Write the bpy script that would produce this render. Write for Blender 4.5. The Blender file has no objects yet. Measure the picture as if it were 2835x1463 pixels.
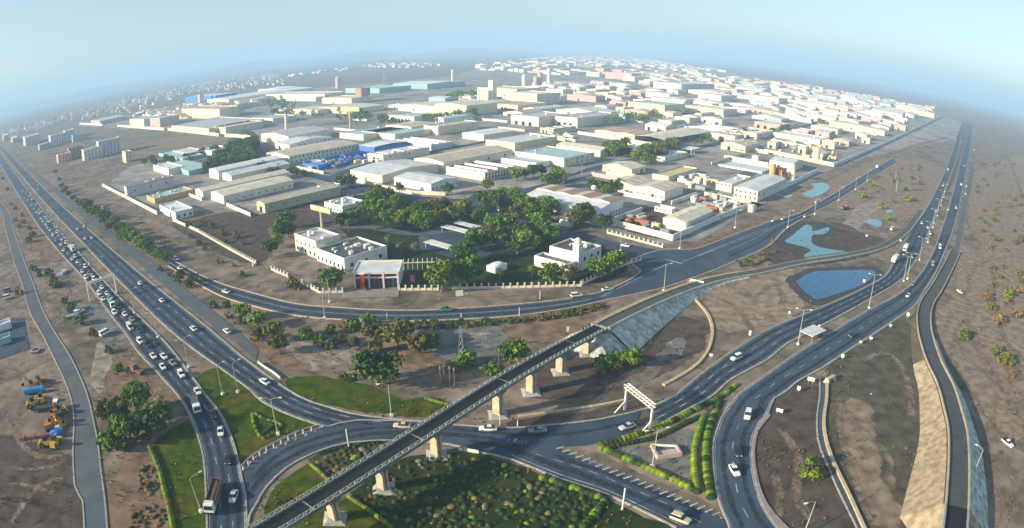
# Aerial view of an industrial estate beside a motorway interchange. Metres; camera hovers above the origin looking north (+Y).
import bpy, math, random
from mathutils import Vector, Matrix, noise

R = random.Random(11)
sc = bpy.context.scene
C = sc.collection
rad = math.radians

# ---------------------------------------------------------------- camera (wide fisheye drone lens)
cd = bpy.data.cameras.new('drone_camera'); cam = bpy.data.objects.new('drone_camera', cd); C.objects.link(cam)
sc.camera = cam
cam.location = (0, 0, 90.0); cam.rotation_euler = (math.pi/2 - rad(18.96), 0, 0)
cd.type = 'PANO'; cd.panorama_type = 'FISHEYE_LENS_POLYNOMIAL'
cd.sensor_fit = 'HORIZONTAL'; cd.sensor_width = 36.0
_f = 1824.0*36.0/2835.0
cd.fisheye_polynomial_k0 = 0; cd.fisheye_polynomial_k1 = -1/_f; cd.fisheye_polynomial_k2 = 0
cd.fisheye_polynomial_k3 = -0.1218/_f**3; cd.fisheye_polynomial_k4 = 0
cd.fisheye_fov = rad(200); cd.clip_start = 0.5; cd.clip_end = 90000

# ---------------------------------------------------------------- sky, sun, exposure
SUN_AZ = 202.0      # direction towards the sun, degrees counter-clockwise from +X
SUN_EL = 19.0
w = bpy.data.worlds.new('World'); sc.world = w; w.use_nodes = True
nt = w.node_tree
sky = nt.nodes.new('ShaderNodeTexSky'); sky.sky_type = 'NISHITA'; sky.sun_disc = False
sky.sun_elevation = rad(SUN_EL); sky.sun_rotation = rad(90 - SUN_AZ)
sky.altitude = 90; sky.air_density = 1.0; sky.dust_density = 1.0; sky.ozone_density = 1.6
tint = nt.nodes.new('ShaderNodeMixRGB'); tint.blend_type = 'MULTIPLY'; tint.inputs[0].default_value = 1.0
tint.inputs[2].default_value = (0.88, 0.98, 0.95, 1)
nt.links.new(sky.outputs[0], tint.inputs[1])
hs = nt.nodes.new('ShaderNodeHueSaturation'); hs.inputs['Saturation'].default_value = 0.76
nt.links.new(tint.outputs[0], hs.inputs['Color']); nt.links.new(hs.outputs[0], nt.nodes['Background'].inputs[0])
nt.nodes['Background'].inputs[1].default_value = 0.080
sl = bpy.data.lights.new('sun', 'SUN'); sl.energy = 4.2; sl.angle = rad(0.6); sl.color = (1.0, 0.86, 0.64)
so = bpy.data.objects.new('sun', sl); C.objects.link(so)
_s = Vector((math.cos(rad(SUN_AZ))*math.cos(rad(SUN_EL)), math.sin(rad(SUN_AZ))*math.cos(rad(SUN_EL)), math.sin(rad(SUN_EL))))
so.rotation_euler = _s.to_track_quat('Z', 'Y').to_euler(); so.location = (-300, -100, 300)
sc.view_settings.view_transform = 'Standard'; sc.view_settings.look = 'None'
sc.view_settings.gamma = 1.0; sc.view_settings.use_curve_mapping = False
sc.view_settings.exposure = 1.15
sc.render.engine = 'CYCLES'
sc.cycles.use_denoising = True
sc.cycles.max_bounces = 5; sc.cycles.diffuse_bounces = 2; sc.cycles.glossy_bounces = 2
sc.cycles.transmission_bounces = 2; sc.cycles.volume_bounces = 2; sc.cycles.transparent_max_bounces = 12
sc.cycles.caustics_reflective = False; sc.cycles.caustics_refractive = False

HAZE_D = 0.00025

# ---------------------------------------------------------------- materials
_M = {}
def mat(name, col, rough=0.8, var=0.18, scale=0.3, metal=0.0, spec=0.3, bump=0.0, rnd=0.0, col2=None, thr=None, det=5.0):
    """Procedural paint / concrete / soil: colour broken up by two noises in world space, optional second colour in patches."""
    if name in _M: return _M[name]
    m = bpy.data.materials.new(name); m.use_nodes = True; t = m.node_tree; N = t.nodes; L = t.links
    b = N['Principled BSDF']; b.inputs['Roughness'].default_value = rough; b.inputs['Metallic'].default_value = metal
    b.inputs['Specular IOR Level'].default_value = spec
    g = N.new('ShaderNodeNewGeometry')
    n1 = N.new('ShaderNodeTexNoise'); n1.inputs['Scale'].default_value = scale; n1.inputs['Detail'].default_value = det
    L.new(g.outputs['Position'], n1.inputs['Vector'])
    mr = N.new('ShaderNodeMapRange'); mr.inputs[1].default_value = 0.3; mr.inputs[2].default_value = 0.7
    mr.inputs[3].default_value = 1-var; mr.inputs[4].default_value = 1+var
    L.new(n1.outputs[0], mr.inputs[0])
    v = mr.outputs[0]
    if rnd:
        oi = N.new('ShaderNodeObjectInfo'); r2 = N.new('ShaderNodeMapRange'); r2.inputs[3].default_value = 1-rnd; r2.inputs[4].default_value = 1+rnd
        L.new(oi.outputs['Random'], r2.inputs[0]); mu = N.new('ShaderNodeMath'); mu.operation = 'MULTIPLY'
        L.new(v, mu.inputs[0]); L.new(r2.outputs[0], mu.inputs[1]); v = mu.outputs[0]
    c = N.new('ShaderNodeRGB'); c.outputs[0].default_value = (*col, 1); src = c.outputs[0]
    if col2:
        n2 = N.new('ShaderNodeTexNoise'); n2.inputs['Scale'].default_value = scale*0.23; n2.inputs['Detail'].default_value = 6; n2.inputs['Roughness'].default_value = 0.65
        L.new(g.outputs['Position'], n2.inputs['Vector'])
        m2 = N.new('ShaderNodeMapRange'); a, bb = thr or (0.45, 0.6); m2.inputs[1].default_value = a; m2.inputs[2].default_value = bb
        L.new(n2.outputs[0], m2.inputs[0])
        mx = N.new('ShaderNodeMixRGB'); L.new(m2.outputs[0], mx.inputs[0]); L.new(src, mx.inputs[1]); mx.inputs[2].default_value = (*col2, 1); src = mx.outputs[0]
    vm = N.new('ShaderNodeVectorMath'); vm.operation = 'SCALE'; L.new(src, vm.inputs[0]); L.new(v, vm.inputs['Scale'])
    L.new(vm.outputs[0], b.inputs['Base Color'])
    if bump:
        bp = N.new('ShaderNodeBump'); bp.inputs['Strength'].default_value = bump; bp.inputs['Distance'].default_value = 0.4
        L.new(n1.outputs[0], bp.inputs['Height']); L.new(bp.outputs[0], b.inputs['Normal'])
    _M[name] = m; return m

def sheet_mat(name, col, **kw):
    """A ground stain / grass / sand sheet whose border breaks up raggedly ('fade' is 0 at the rim, 1 inside)."""
    if name in _M: return _M[name]
    m = mat(name, col, **kw); t = m.node_tree; N = t.nodes; L = t.links
    at = N.new('ShaderNodeAttribute'); at.attribute_name = 'fade'
    g = N.new('ShaderNodeNewGeometry'); n = N.new('ShaderNodeTexNoise'); n.inputs['Scale'].default_value = 0.35; n.inputs['Detail'].default_value = 6
    n.inputs['Roughness'].default_value = 0.7
    L.new(g.outputs['Position'], n.inputs['Vector'])
    a = N.new('ShaderNodeMath'); a.operation = 'ADD'; L.new(at.outputs['Fac'], a.inputs[0]); L.new(n.outputs[0], a.inputs[1])
    mr = N.new('ShaderNodeMapRange'); mr.inputs[1].default_value = 0.72; mr.inputs[2].default_value = 1.0; L.new(a.outputs[0], mr.inputs[0])
    tr = N.new('ShaderNodeBsdfTransparent'); mx = N.new('ShaderNodeMixShader')
    L.new(mr.outputs[0], mx.inputs[0]); L.new(tr.outputs[0], mx.inputs[1]); L.new(N['Principled BSDF'].outputs[0], mx.inputs[2])
    L.new(mx.outputs[0], N['Material Output'].inputs[0]); return m

def leaf_mat(name, col, col2):
    if name in _M: return _M[name]
    m = mat(name, col, rough=0.75, var=0.35, scale=0.55, spec=0.15, rnd=0.22, col2=col2, thr=(0.42, 0.58))
    return m

WALLS = dict(
    cream=(0.72,0.67,0.54), white=(0.74,0.75,0.73), warm=(0.73,0.66,0.52), yellow=(0.71,0.63,0.44), grey=(0.42,0.44,0.45),
    pink=(0.62,0.40,0.36), brown=(0.36,0.24,0.17), blue=(0.07,0.19,0.50), teal=(0.30,0.48,0.48), lav=(0.58,0.56,0.60), ochre=(0.58,0.38,0.14), olive=(0.46,0.46,0.32))
ROOFS = dict(
    tan=(0.55,0.47,0.37), brown=(0.34,0.22,0.15), pale=(0.60,0.63,0.64), white=(0.72,0.73,0.72), teal=(0.40,0.54,0.54), grey=(0.28,0.30,0.31),
    dark=(0.09,0.09,0.09), yellow=(0.62,0.52,0.24), blue=(0.10,0.28,0.52), pink=(0.55,0.36,0.30), sand=(0.66,0.60,0.48), lav=(0.48,0.46,0.50))
def W_(k): return mat('wall_'+k, WALLS[k], rough=0.8, var=0.12, scale=0.25)
def RF(k): return mat('roof_'+k, ROOFS[k], rough=0.55, var=0.16, scale=0.2, spec=0.35)
asph = mat('asphalt', (0.042,0.066,0.106), rough=0.85, var=0.22, scale=0.12, spec=0.25, col2=(0.058,0.084,0.122), thr=(0.4,0.62))
asph_d = mat('asphalt_new', (0.022,0.026,0.031), rough=0.9, var=0.25, scale=0.3, spec=0.1)
asph_dust = mat('asphalt_dusty', (0.085,0.112,0.140), rough=0.85, var=0.2, scale=0.15, col2=(0.125,0.118,0.110), thr=(0.45,0.65))
paint = mat('road_paint', (0.40,0.42,0.42), rough=0.7, var=0.35, scale=0.8, col2=(0.16,0.17,0.18), thr=(0.5,0.62))
kerbm = mat('kerb_concrete', (0.36,0.34,0.30), rough=0.85, var=0.25, scale=1.0)
kerbt = mat('kerb_sunbleached', (0.55,0.43,0.27), rough=0.85, var=0.2, scale=0.8)
conc = mat('concrete', (0.36,0.35,0.33), rough=0.85, var=0.2, scale=0.6)
conc_w = mat('concrete_pale', (0.50,0.40,0.28), rough=0.85, var=0.25, scale=0.8)
glass = mat('dark_glass', (0.02,0.025,0.03), rough=0.12, var=0.1, spec=0.6)
rubber = mat('rubber', (0.02,0.02,0.02), rough=0.9, var=0.1)
steel = mat('galvanised', (0.45,0.46,0.46), rough=0.45, var=0.1, metal=0.6)
signm = mat('sign_white', (0.80,0.76,0.66), rough=0.5, var=0.08)
trunkm = mat('bark', (0.16,0.12,0.09), rough=0.95, var=0.3, scale=2.0)
dark = mat('black_and_opening_shade', (0.025,0.025,0.025), rough=0.9, var=0.1)  # near-black: black parts, and the shade inside openings painted flat

# ---------------------------------------------------------------- mesh and object helpers
class MB:
    def __init__(s): s.v = []; s.f = []; s.m = []
    def face(s, pts, m=0):
        n = len(s.v); s.v += [tuple(p) for p in pts]; s.f.append(tuple(range(n, n+len(pts)))); s.m.append(m); return s
    def box(s, x0, y0, z0, x1, y1, z1, m=0, bot=False):
        n = len(s.v); s.v += [(x0,y0,z0),(x1,y0,z0),(x1,y1,z0),(x0,y1,z0),(x0,y0,z1),(x1,y0,z1),(x1,y1,z1),(x0,y1,z1)]
        fs = [(4,5,6,7),(0,1,5,4),(1,2,6,5),(2,3,7,6),(3,0,4,7)] + ([(3,2,1,0)] if bot else [])
        for f in fs: s.f.append(tuple(n+i for i in f)); s.m.append(m)
        return s
    def frus(s, a, b, z0, z1, m=0):
        """box between rectangle a=(x0,y0,x1,y1) at z0 and b at z1"""
        n = len(s.v)
        s.v += [(a[0],a[1],z0),(a[2],a[1],z0),(a[2],a[3],z0),(a[0],a[3],z0),(b[0],b[1],z1),(b[2],b[1],z1),(b[2],b[3],z1),(b[0],b[3],z1)]
        for f in [(4,5,6,7),(0,1,5,4),(1,2,6,5),(2,3,7,6),(3,0,4,7),(3,2,1,0)]: s.f.append(tuple(n+i for i in f)); s.m.append(m)
        return s
    def loft(s, rings, m=0, caps=True, closed=True):
        n = len(s.v); k = len(rings[0])
        for r in rings: s.v += [tuple(p) for p in r]
        for i in range(len(rings)-1):
            for j in range(k if closed else k-1):
                a = n+i*k+j; b = n+i*k+(j+1) % k; s.f.append((a, b, b+k, a+k)); s.m.append(m)
        if caps:
            s.f.append(tuple(n+j for j in range(k))[::-1]); s.m.append(m)
            s.f.append(tuple(n+(len(rings)-1)*k+j for j in range(k))); s.m.append(m)
        return s
    def cyl(s, x, y, z0, z1, r0, r1=None, n=8, m=0):
        r1 = r0 if r1 is None else r1
        return s.loft([[(x+r*math.cos(2*math.pi*i/n), y+r*math.sin(2*math.pi*i/n), z) for i in range(n)] for z, r in ((z0, r0), (z1, r1))], m)
    def tube(s, p, q, r, n=6, m=0, r1=None):
        p = Vector(p); q = Vector(q); d = (q-p).normalized(); a = d.orthogonal().normalized(); b = d.cross(a)
        r1 = r if r1 is None else r1
        return s.loft([[o+(a*math.cos(2*math.pi*i/n)+b*math.sin(2*math.pi*i/n))*rr for i in range(n)] for o, rr in ((p, r), (q, r1))], m)
    def mesh(s, name, mats, smooth=False):
        me = bpy.data.meshes.new(name); me.from_pydata(s.v, [], s.f)
        for m in (mats if isinstance(mats, (list, tuple)) else [mats]): me.materials.append(m)
        if any(s.m): me.polygons.foreach_set('material_index', s.m)
        if smooth: me.polygons.foreach_set('use_smooth', [True]*len(s.f))
        me.update(); return me

def obj(name, me, parent=None, loc=(0,0,0), rot=0.0, scale=None):
    o = bpy.data.objects.new(name, me); C.objects.link(o)
    o.location = loc
    if isinstance(rot, (tuple, list)): o.rotation_euler = rot
    elif rot: o.rotation_euler = (0, 0, rot)
    if scale is not None: o.scale = scale if isinstance(scale, (tuple, list)) else (scale,)*3
    if parent: o.parent = parent
    return o
def tag(o, label, cat, group=None):
    o['label'] = label; o['category'] = cat
    if group: o['group'] = group
    return o
def thing(name, label, cat, loc=(0,0,0), rot=0.0, group=None, scale=None):
    o = obj(name, None, None, (loc[0], loc[1], loc[2] if len(loc) > 2 else 0), rot, scale); o.empty_display_size = 0.1
    return tag(o, label, cat, group)
def struct(name, me, parent=None):
    o = obj(name, me, parent)
    if not parent: o['kind'] = 'structure'
    return o
def ordn(i):
    return '%d%s' % (i, 'th' if 10 <= i % 100 <= 20 else {1:'st',2:'nd',3:'rd'}.get(i % 10, 'th'))
_ORD = ['zeroth','first','second','third','fourth','fifth','sixth','seventh','eighth','ninth','tenth','eleventh','twelfth','thirteenth','fourteenth','fifteenth','sixteenth','seventeenth','eighteenth','nineteenth','twentieth']
def nth(i): return _ORD[i] if i < len(_ORD) else ordn(i)

# ---- polylines
def P3(p, z=0.0): return Vector((p[0], p[1], p[2] if len(p) > 2 else z))
def smooth(pts, step=4.0):
    """Catmull-Rom through the points, resampled about every step metres."""
    p = [P3(q) for q in pts]
    if len(p) < 3:
        a, b = p; n = max(1, int((b-a).length/step)); return [a.lerp(b, i/n) for i in range(n+1)]
    p = [p[0]*2-p[1]] + p + [p[-1]*2-p[-2]]; out = []
    for i in range(1, len(p)-2):
        n = max(2, int((p[i+1]-p[i]).length/step))
        for k in range(n):
            t = k/n; a, b, c, d = p[i-1], p[i], p[i+1], p[i+2]
            out.append(0.5*((2*b)+(c-a)*t+(2*a-5*b+4*c-d)*t*t+(3*b-a-3*c+d)*t**3))
    out.append(p[-2]); return out
def resample(pl, n):
    d = [0.0]
    for a, b in zip(pl, pl[1:]): d.append(d[-1]+(b-a).length)
    out = []; j = 0
    for i in range(n):
        s = d[-1]*i/(n-1)
        while j < len(d)-2 and d[j+1] < s: j += 1
        seg = d[j+1]-d[j]; out.append(pl[j].lerp(pl[j+1], (s-d[j])/seg if seg > 1e-9 else 0))
    return out
def length(pl): return sum((b-a).length for a, b in zip(pl, pl[1:]))
def normals(pl):
    out = []
    for i in range(len(pl)):
        t = pl[min(i+1, len(pl)-1)]-pl[max(i-1, 0)]; t.z = 0; t.normalize() if t.length > 1e-9 else None
        out.append(Vector((-t.y, t.x, 0)))
    return out
def offset(pl, d):
    return [p+n*d for p, n in zip(pl, normals(pl))]
def ribbon(pl, wd, z, mb=None, m=0):
    """flat sheet of width wd along pl"""
    mb = mb or MB(); ns = normals(pl)
    n0 = len(mb.v)
    for p, n in zip(pl, ns):
        for s in (-.5, .5): q = p+n*(wd*s); mb.v.append((q.x, q.y, q.z+z))
    for i in range(len(pl)-1): mb.f.append((n0+2*i+1, n0+2*i, n0+2*i+2, n0+2*i+3)); mb.m.append(m)
    return mb
def rail(pl, wd, z0, z1, mb=None, m=0):
    """solid bar of rectangular section along pl (kerbs, walls)"""
    mb = mb or MB(); ns = normals(pl)
    rings = [[(p.x-n.x*wd/2, p.y-n.y*wd/2, p.z+z0), (p.x+n.x*wd/2, p.y+n.y*wd/2, p.z+z0), (p.x+n.x*wd/2, p.y+n.y*wd/2, p.z+z1), (p.x-n.x*wd/2, p.y-n.y*wd/2, p.z+z1)] for p, n in zip(pl, ns)]
    return mb.loft(rings, m)
def strip(l, r, z, mb=None, m=0):
    mb = mb or MB(); n0 = len(mb.v)
    for a, b in zip(l, r): mb.v += [(a.x, a.y, a.z+z), (b.x, b.y, b.z+z)]
    for i in range(len(l)-1): mb.f.append((n0+2*i, n0+2*i+1, n0+2*i+3, n0+2*i+2)); mb.m.append(m)
    return mb
def pick(pl, s):
    """point and heading at distance s along pl"""
    for a, b in zip(pl, pl[1:]):
        L = (b-a).length
        if s <= L: return a.lerp(b, s/L if L else 0), math.atan2(b.y-a.y, b.x-a.x)
        s -= L
    a, b = pl[-2], pl[-1]; return b.copy(), math.atan2(b.y-a.y, b.x-a.x)
def inpoly(x, y, poly):
    c = False; j = len(poly)-1
    for i in range(len(poly)):
        xi, yi = poly[i][0], poly[i][1]; xj, yj = poly[j][0], poly[j][1]
        if (yi > y) != (yj > y) and x < (xj-xi)*(y-yi)/(yj-yi)+xi: c = not c
        j = i
    return c
def tess(poly):
    from mathutils.geometry import tessellate_polygon
    return tessellate_polygon([[Vector((p[0], p[1], 0)) for p in poly]])
def fill(poly, z, mb=None, m=0):
    mb = mb or MB(); n = len(mb.v); mb.v += [(p[0], p[1], z) for p in poly]
    for t in tess(poly):
        a, b, c = [Vector(poly[i][:2]) for i in t]
        if (b-a).x*(c-a).y-(b-a).y*(c-a).x < 0: t = (t[0], t[2], t[1])
        mb.f.append(tuple(n+i for i in t)); mb.m.append(m)
    return mb
_LV = [0]
def level():
    """every ground sheet lies on its own level, a hair above the one before"""
    _LV[0] += 1; return 0.004+0.0013*_LV[0]
def track(name, pts, wd, z, m, step=3.0, wob=0.4):
    """a worn path: three points across, fading out at both sides"""
    if z is None: z = level()
    pl = smooth(pts, step); ns = normals(pl); mb = MB(); f = []
    for i, (p, n) in enumerate(zip(pl, ns)):
        o = R.uniform(-wob, wob)*0.5; e = 1.0 if 0 < i < len(pl)-1 else 0.0
        for s in (-.5, -.18, .18, .5): q = p+n*(wd*s+o); mb.v.append((q.x, q.y, z)); f.append(e*(0.40 if abs(s) < .3 else 0.0))
    for i in range(len(pl)-1):
        for j in range(3): a = 4*i+j; mb.f.append((a+1, a, a+4, a+5)); mb.m.append(0)
    me = mb.mesh(name, m); at = me.attributes.new('fade', 'FLOAT', 'POINT'); at.data.foreach_set('value', f)
    return me
def ragged(name, pts, z, m, rim=2.5, step=3.0, jitter=0.8, parent=None):
    """a patch with a broken-up border: inner polygon plus a fading rim"""
    if z < 0.065: z = level()
    pl = smooth([P3(p) for p in pts]+[P3(pts[0])], step)[:-1]
    area = sum(pl[i].x*pl[(i+1) % len(pl)].y-pl[(i+1) % len(pl)].x*pl[i].y for i in range(len(pl)))
    if area < 0: pl = pl[::-1]
    pl = [p+Vector((R.uniform(-jitter, jitter), R.uniform(-jitter, jitter), 0)) for p in pl]
    n = len(pl); out = []
    for i in range(n):
        t = pl[(i+1) % n]-pl[i-1]; t.normalize(); out.append(pl[i]+Vector((t.y, -t.x, 0))*rim)
    mb = MB(); fill([(p.x, p.y) for p in pl], z, mb); k = len(mb.v)
    mb.v += [(p.x, p.y, z) for p in out]
    for i in range(n): j = (i+1) % n; mb.f.append((i, k+i, k+j, j)); mb.m.append(0)
    me = mb.mesh(name, m); a = me.attributes.new('fade', 'FLOAT', 'POINT')
    a.data.foreach_set('value', [1.0]*k+[0.0]*n)
    return struct(name, me, parent)

# ================================================================= SETTING
U = Vector((math.cos(rad(49)), math.sin(rad(49)), 0)); V = Vector((-U.y, U.x, 0)); AZU = rad(49)   # the estate's street grid

# ---- ground sheet
gm = mat('soil', (0.235,0.185,0.150), rough=0.95, var=0.42, scale=0.16, spec=0.1, bump=0.3, col2=(0.122,0.108,0.080), thr=(0.44,0.60), det=10)
_g = gm.node_tree
def _soil():
    N, L = _g.nodes, _g.links; b = N['Principled BSDF']; old = b.inputs['Base Color'].links[0].from_socket
    geo = N.new('ShaderNodeNewGeometry')
    # fine speckle of stones and scrub, and broad drifts of paler dust
    n = N.new('ShaderNodeTexNoise'); n.inputs['Scale'].default_value = 0.9; n.inputs['Detail'].default_value = 8; n.inputs['Roughness'].default_value = 0.75
    L.new(geo.outputs['Position'], n.inputs['Vector'])
    r = N.new('ShaderNodeMapRange'); r.inputs[1].default_value = 0.56; r.inputs[2].default_value = 0.66; L.new(n.outputs[0], r.inputs[0])
    m = N.new('ShaderNodeMixRGB'); m.inputs[2].default_value = (0.046,0.048,0.030,1); L.new(old, m.inputs[1])
    k = N.new('ShaderNodeMath'); k.operation = 'MULTIPLY'; k.inputs[1].default_value = 0.55; L.new(r.outputs[0], k.inputs[0]); L.new(k.outputs[0], m.inputs[0])
    n2 = N.new('ShaderNodeTexNoise'); n2.inputs['Scale'].default_value = 0.02; n2.inputs['Detail'].default_value = 7; n2.inputs['Roughness'].default_value = 0.6
    L.new(geo.outputs['Position'], n2.inputs['Vector'])
    r2 = N.new('ShaderNodeMapRange'); r2.inputs[1].default_value = 0.48; r2.inputs[2].default_value = 0.66; r2.inputs[4].default_value = 0.6; L.new(n2.outputs[0], r2.inputs[0])
    m2 = N.new('ShaderNodeMixRGB'); m2.inputs[2].default_value = (0.260,0.195,0.150,1); L.new(m.outputs[0], m2.inputs[1]); L.new(r2.outputs[0], m2.inputs[0])
    L.new(m2.outputs[0], b.inputs['Base Color'])
_soil()
struct('ground', MB().face([(-40000,-6000,0),(40000,-6000,0),(40000,60000,0),(-40000,60000,0)]).mesh('ground', gm))

sand = sheet_mat('sand_patch', (0.26,0.205,0.15), rough=0.95, var=0.42, scale=0.22, spec=0.1, det=8)
pale = sheet_mat('pale_dust', (0.27,0.235,0.195), rough=0.95, var=0.42, scale=0.22, spec=0.1, det=8)
redd = sheet_mat('red_soil', (0.20,0.135,0.095), rough=0.95, var=0.42, scale=0.22, spec=0.1, det=8)
dusk = sheet_mat('dark_soil_and_vignette', (0.092,0.072,0.060), rough=0.95, var=0.42, scale=0.22, spec=0.1, det=8)  # dark earth; also carries the lens vignetting of the near corners
gray = sheet_mat('grey_gravel', (0.16,0.165,0.155), rough=0.95, var=0.42, scale=0.22, spec=0.1, det=8)
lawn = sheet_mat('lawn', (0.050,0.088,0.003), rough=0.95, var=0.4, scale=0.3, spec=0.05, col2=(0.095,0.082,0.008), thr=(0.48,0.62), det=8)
lawn_d = sheet_mat('lawn_dark_variety', (0.022,0.042,0.010), rough=0.95, var=0.35, scale=0.3, spec=0.1, col2=(0.042,0.046,0.012), thr=(0.5,0.62), det=8)  # darker, duller green grass
grave = sheet_mat('olive_scrub', (0.098,0.088,0.064), rough=0.95, var=0.42, scale=0.22, spec=0.1, det=8)
worn = sheet_mat('worn_earth', (0.24,0.185,0.138), rough=0.95, var=0.4, scale=0.25, spec=0.1, det=9)
estg = sheet_mat('estate_hardstanding', (0.34,0.315,0.285), rough=0.9, var=0.3, scale=0.06, spec=0.15, col2=(0.19,0.19,0.19), thr=(0.42,0.60), det=8)
mud = sheet_mat('wet_mud', (0.052,0.045,0.038), rough=0.6, var=0.3, scale=0.4, spec=0.3, det=8)
water = mat('water', (0.010,0.105,0.25), rough=0.10, var=0.03, scale=0.05, spec=0.5)
water2 = mat('shallow_water', (0.085,0.25,0.31), rough=0.10, var=0.10, scale=0.05, spec=0.5)

ragged('estate_ground', [(40.0,333.3),(77.5,296.3),(145.8,370.7),(301.3,542.2),(1540.3,1889.2),(1192.9,4017.5),(1.1,3886.4),(-217.4,2138.9),(-664.1,1709.5),(-698.6,1418.3),(-1029.4,1469.8),(-1149.4,1397.6),(-298.0,705.4),(-260.5,499.1),(-388.4,581.8),(-358.9,479.2),(-307.0,435.6),(-248.2,382.1),(-209.4,368.6),(-183.5,376.6),(-150.8,349.8),(-120.0,396.8),(-113.7,419.6),(-95.2,394.2),(-19.5,389.8),(8.2,374.1)], 0.016, estg, 8, 10, 2)
ragged('dark_ground', [(-148.7,103.9),(-136.0,104.0),(-120.8,102.5),(-111.4,99.6),(-101.7,89.6),(-95.7,80.4),(-93.6,74.6),(-129.4,59.0),(-159.7,91.2)], 0.03, dusk, 6, 5, 1.5)  # lens vignetting at lower left, darkened into the ground colour
ragged('dark_ground', [(63.5,131.4),(69.5,138.1),(83.1,150.5),(90.3,152.5),(81.5,132.4),(74.6,107.9),(72.9,87.8),(73.0,81.7),(49.5,87.9),(55.8,98.5),(57.5,111.5)], 0.03, dusk, 4, 5, 1.5)  # same vignetting put into the ground at lower right
ragged('pale_plain', [(555.9,594.1),(991.2,900.4),(568.5,466.2),(319.8,261.6),(257.4,215.5),(207.6,183.9),(307.8,307.0),(369.1,390.7)], 0.03, worn, 14, 8, 3)
ragged('pale_plain', [(270.7,477.6),(421.5,622.1),(508.2,627.0),(359.1,447.5),(290.9,377.8),(246.9,356.0),(216.2,377.3)], 0.03, worn, 12, 8, 3)
ragged('pale_plain', [(-506.5,716.8),(-483.3,808.9),(-350.3,741.9),(-336.9,655.8),(-406.4,652.4)], 0.03, worn, 14, 8, 3)
ragged('red_plain', [(-492.8,448.9),(-470.8,451.5),(-356.2,360.2),(-291.2,305.9),(-247.6,268.2),(-283.3,285.4),(-347.3,333.4)], 0.03, redd, 6, 5, 2)
# ---- broad soil patches (each its own sheet, stacked a few centimetres apart)
ragged('sand_clearing', [(-73.0,183.6),(-64.0,180.6),(-55.2,178.4),(-50.5,180.8),(-48.5,174.7),(-41.4,174.4),(-44.4,170.3),(-53.7,167.0),(-61.6,167.6),(-65.9,173.3)], 0.03, pale, 3)
ragged('red_soil_patch', [(-39.8,179.3),(-26.4,177.8),(-17.0,174.1),(-13.6,168.5),(-22.3,167.6),(-31.6,171.0)], 0.034, redd, 4)
ragged('red_soil_patch', [(-84.9,182.5),(-80.0,181.5),(-70.6,172.8),(-62.9,167.5),(-62.3,164.3),(-69.1,168.2),(-80.1,175.5)], 0.036, redd, 2)
ragged('gravel_patch', [(-34.0,195.9),(-18.8,197.1),(-5.6,195.7),(-0.4,189.6),(-8.3,179.6),(-12.4,171.7),(-22.1,180.7),(-29.2,187.7)], 0.03, gray, 5)
ragged('sand_patch', [(-13.6,193.3),(-10.1,194.1),(-8.0,190.3),(-10.8,188.5)], 0.05, pale, 1)
ragged('brown_verge', [(0.1,203.8),(10.3,207.2),(24.5,211.4),(32.1,215.8),(18.1,193.2),(10.5,188.1),(0.1,191.1)], 0.035, redd, 4)
ragged('dry_bed', [(10.3,171.7),(23.9,174.6),(42.4,191.7),(58.7,202.4),(64.2,195.3),(56.4,179.0),(43.9,166.5),(30.8,159.4),(19.0,154.3),(7.1,154.7)], 0.032, dusk, 4)
ragged('gravel_bed', [(55.9,187.9),(52.8,179.2),(44.5,169.6),(37.6,160.2),(31.8,156.5),(33.9,161.0),(38.4,165.0),(45.1,175.6),(52.0,185.9)], 0.05, gray, 1.5)
ragged('sandy_ground', [(111.4,251.1),(124.6,252.2),(113.6,221.6),(99.7,201.6),(83.7,197.4),(71.4,194.9),(73.7,208.7),(75.9,223.2),(96.1,245.0)], 0.033, sand, 5)
ragged('olive_ground', [(104.1,163.9),(147.4,191.5),(147.7,182.1),(127.8,152.9),(123.1,138.5),(111.2,117.8),(94.9,98.3),(84.2,84.3),(76.6,86.7),(78.3,102.9),(80.5,117.3),(91.7,144.6)], 0.03, grave, 4)
ragged('worn_track', [(95.3,136.4),(101.2,139.3),(91.7,117.6),(87.4,102.6),(86.8,91.2),(81.6,86.2),(83.7,101.5),(86.9,115.8),(89.2,128.3)], 0.045, worn, 4, 3, 1.5)
ragged('gravel_track', [(271.1,294.6),(277.7,285.2),(254.9,258.3),(222.8,223.5),(204.5,204.7),(192.4,183.8),(186.2,190.9),(172.8,184.4),(162.5,170.9),(159.7,157.6),(160.2,144.8),(158.9,129.7),(153.2,114.8),(149.3,109.1),(144.3,109.5),(147.6,124.8),(153.5,144.0),(155.4,159.3),(160.1,173.1),(170.5,188.7),(184.6,203.1),(210.0,222.9),(239.1,258.4)], 0.04, worn, 5, 3, 1.5)
ragged('orange_scrub_ground', [(257.3,251.7),(305.2,261.6),(177.1,134.7),(172.9,143.6),(189.8,176.0),(216.2,212.2)], 0.03, worn, 12, 5, 2)
ragged('brown_garden_bed', [(-94.4,117.9),(-90.8,114.9),(-81.9,101.9),(-76.9,94.5),(-73.5,87.6),(-87.9,83.1),(-94.0,93.0),(-96.8,105.8),(-97.1,116.3)], 0.04, redd, 2)
ragged('dark_field', [(-203.3,337.2),(-118.5,267.2),(-147.1,340.6),(-172.9,356.8),(-190.6,340.3)], 0.03, dusk, 6)
ragged('dark_field', [(-148.4,347.3),(-121.4,380.8),(-112.0,360.1),(-96.5,336.8),(-113.6,321.8),(-129.0,326.7),(-137.6,323.4)], 0.03, dusk, 3)
ragged('sandy_yard', [(-150.7,172.7),(-144.5,173.7),(-124.9,142.4),(-133.8,143.9)], 0.05, pale, 0.5, 4, 0.1)
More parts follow.
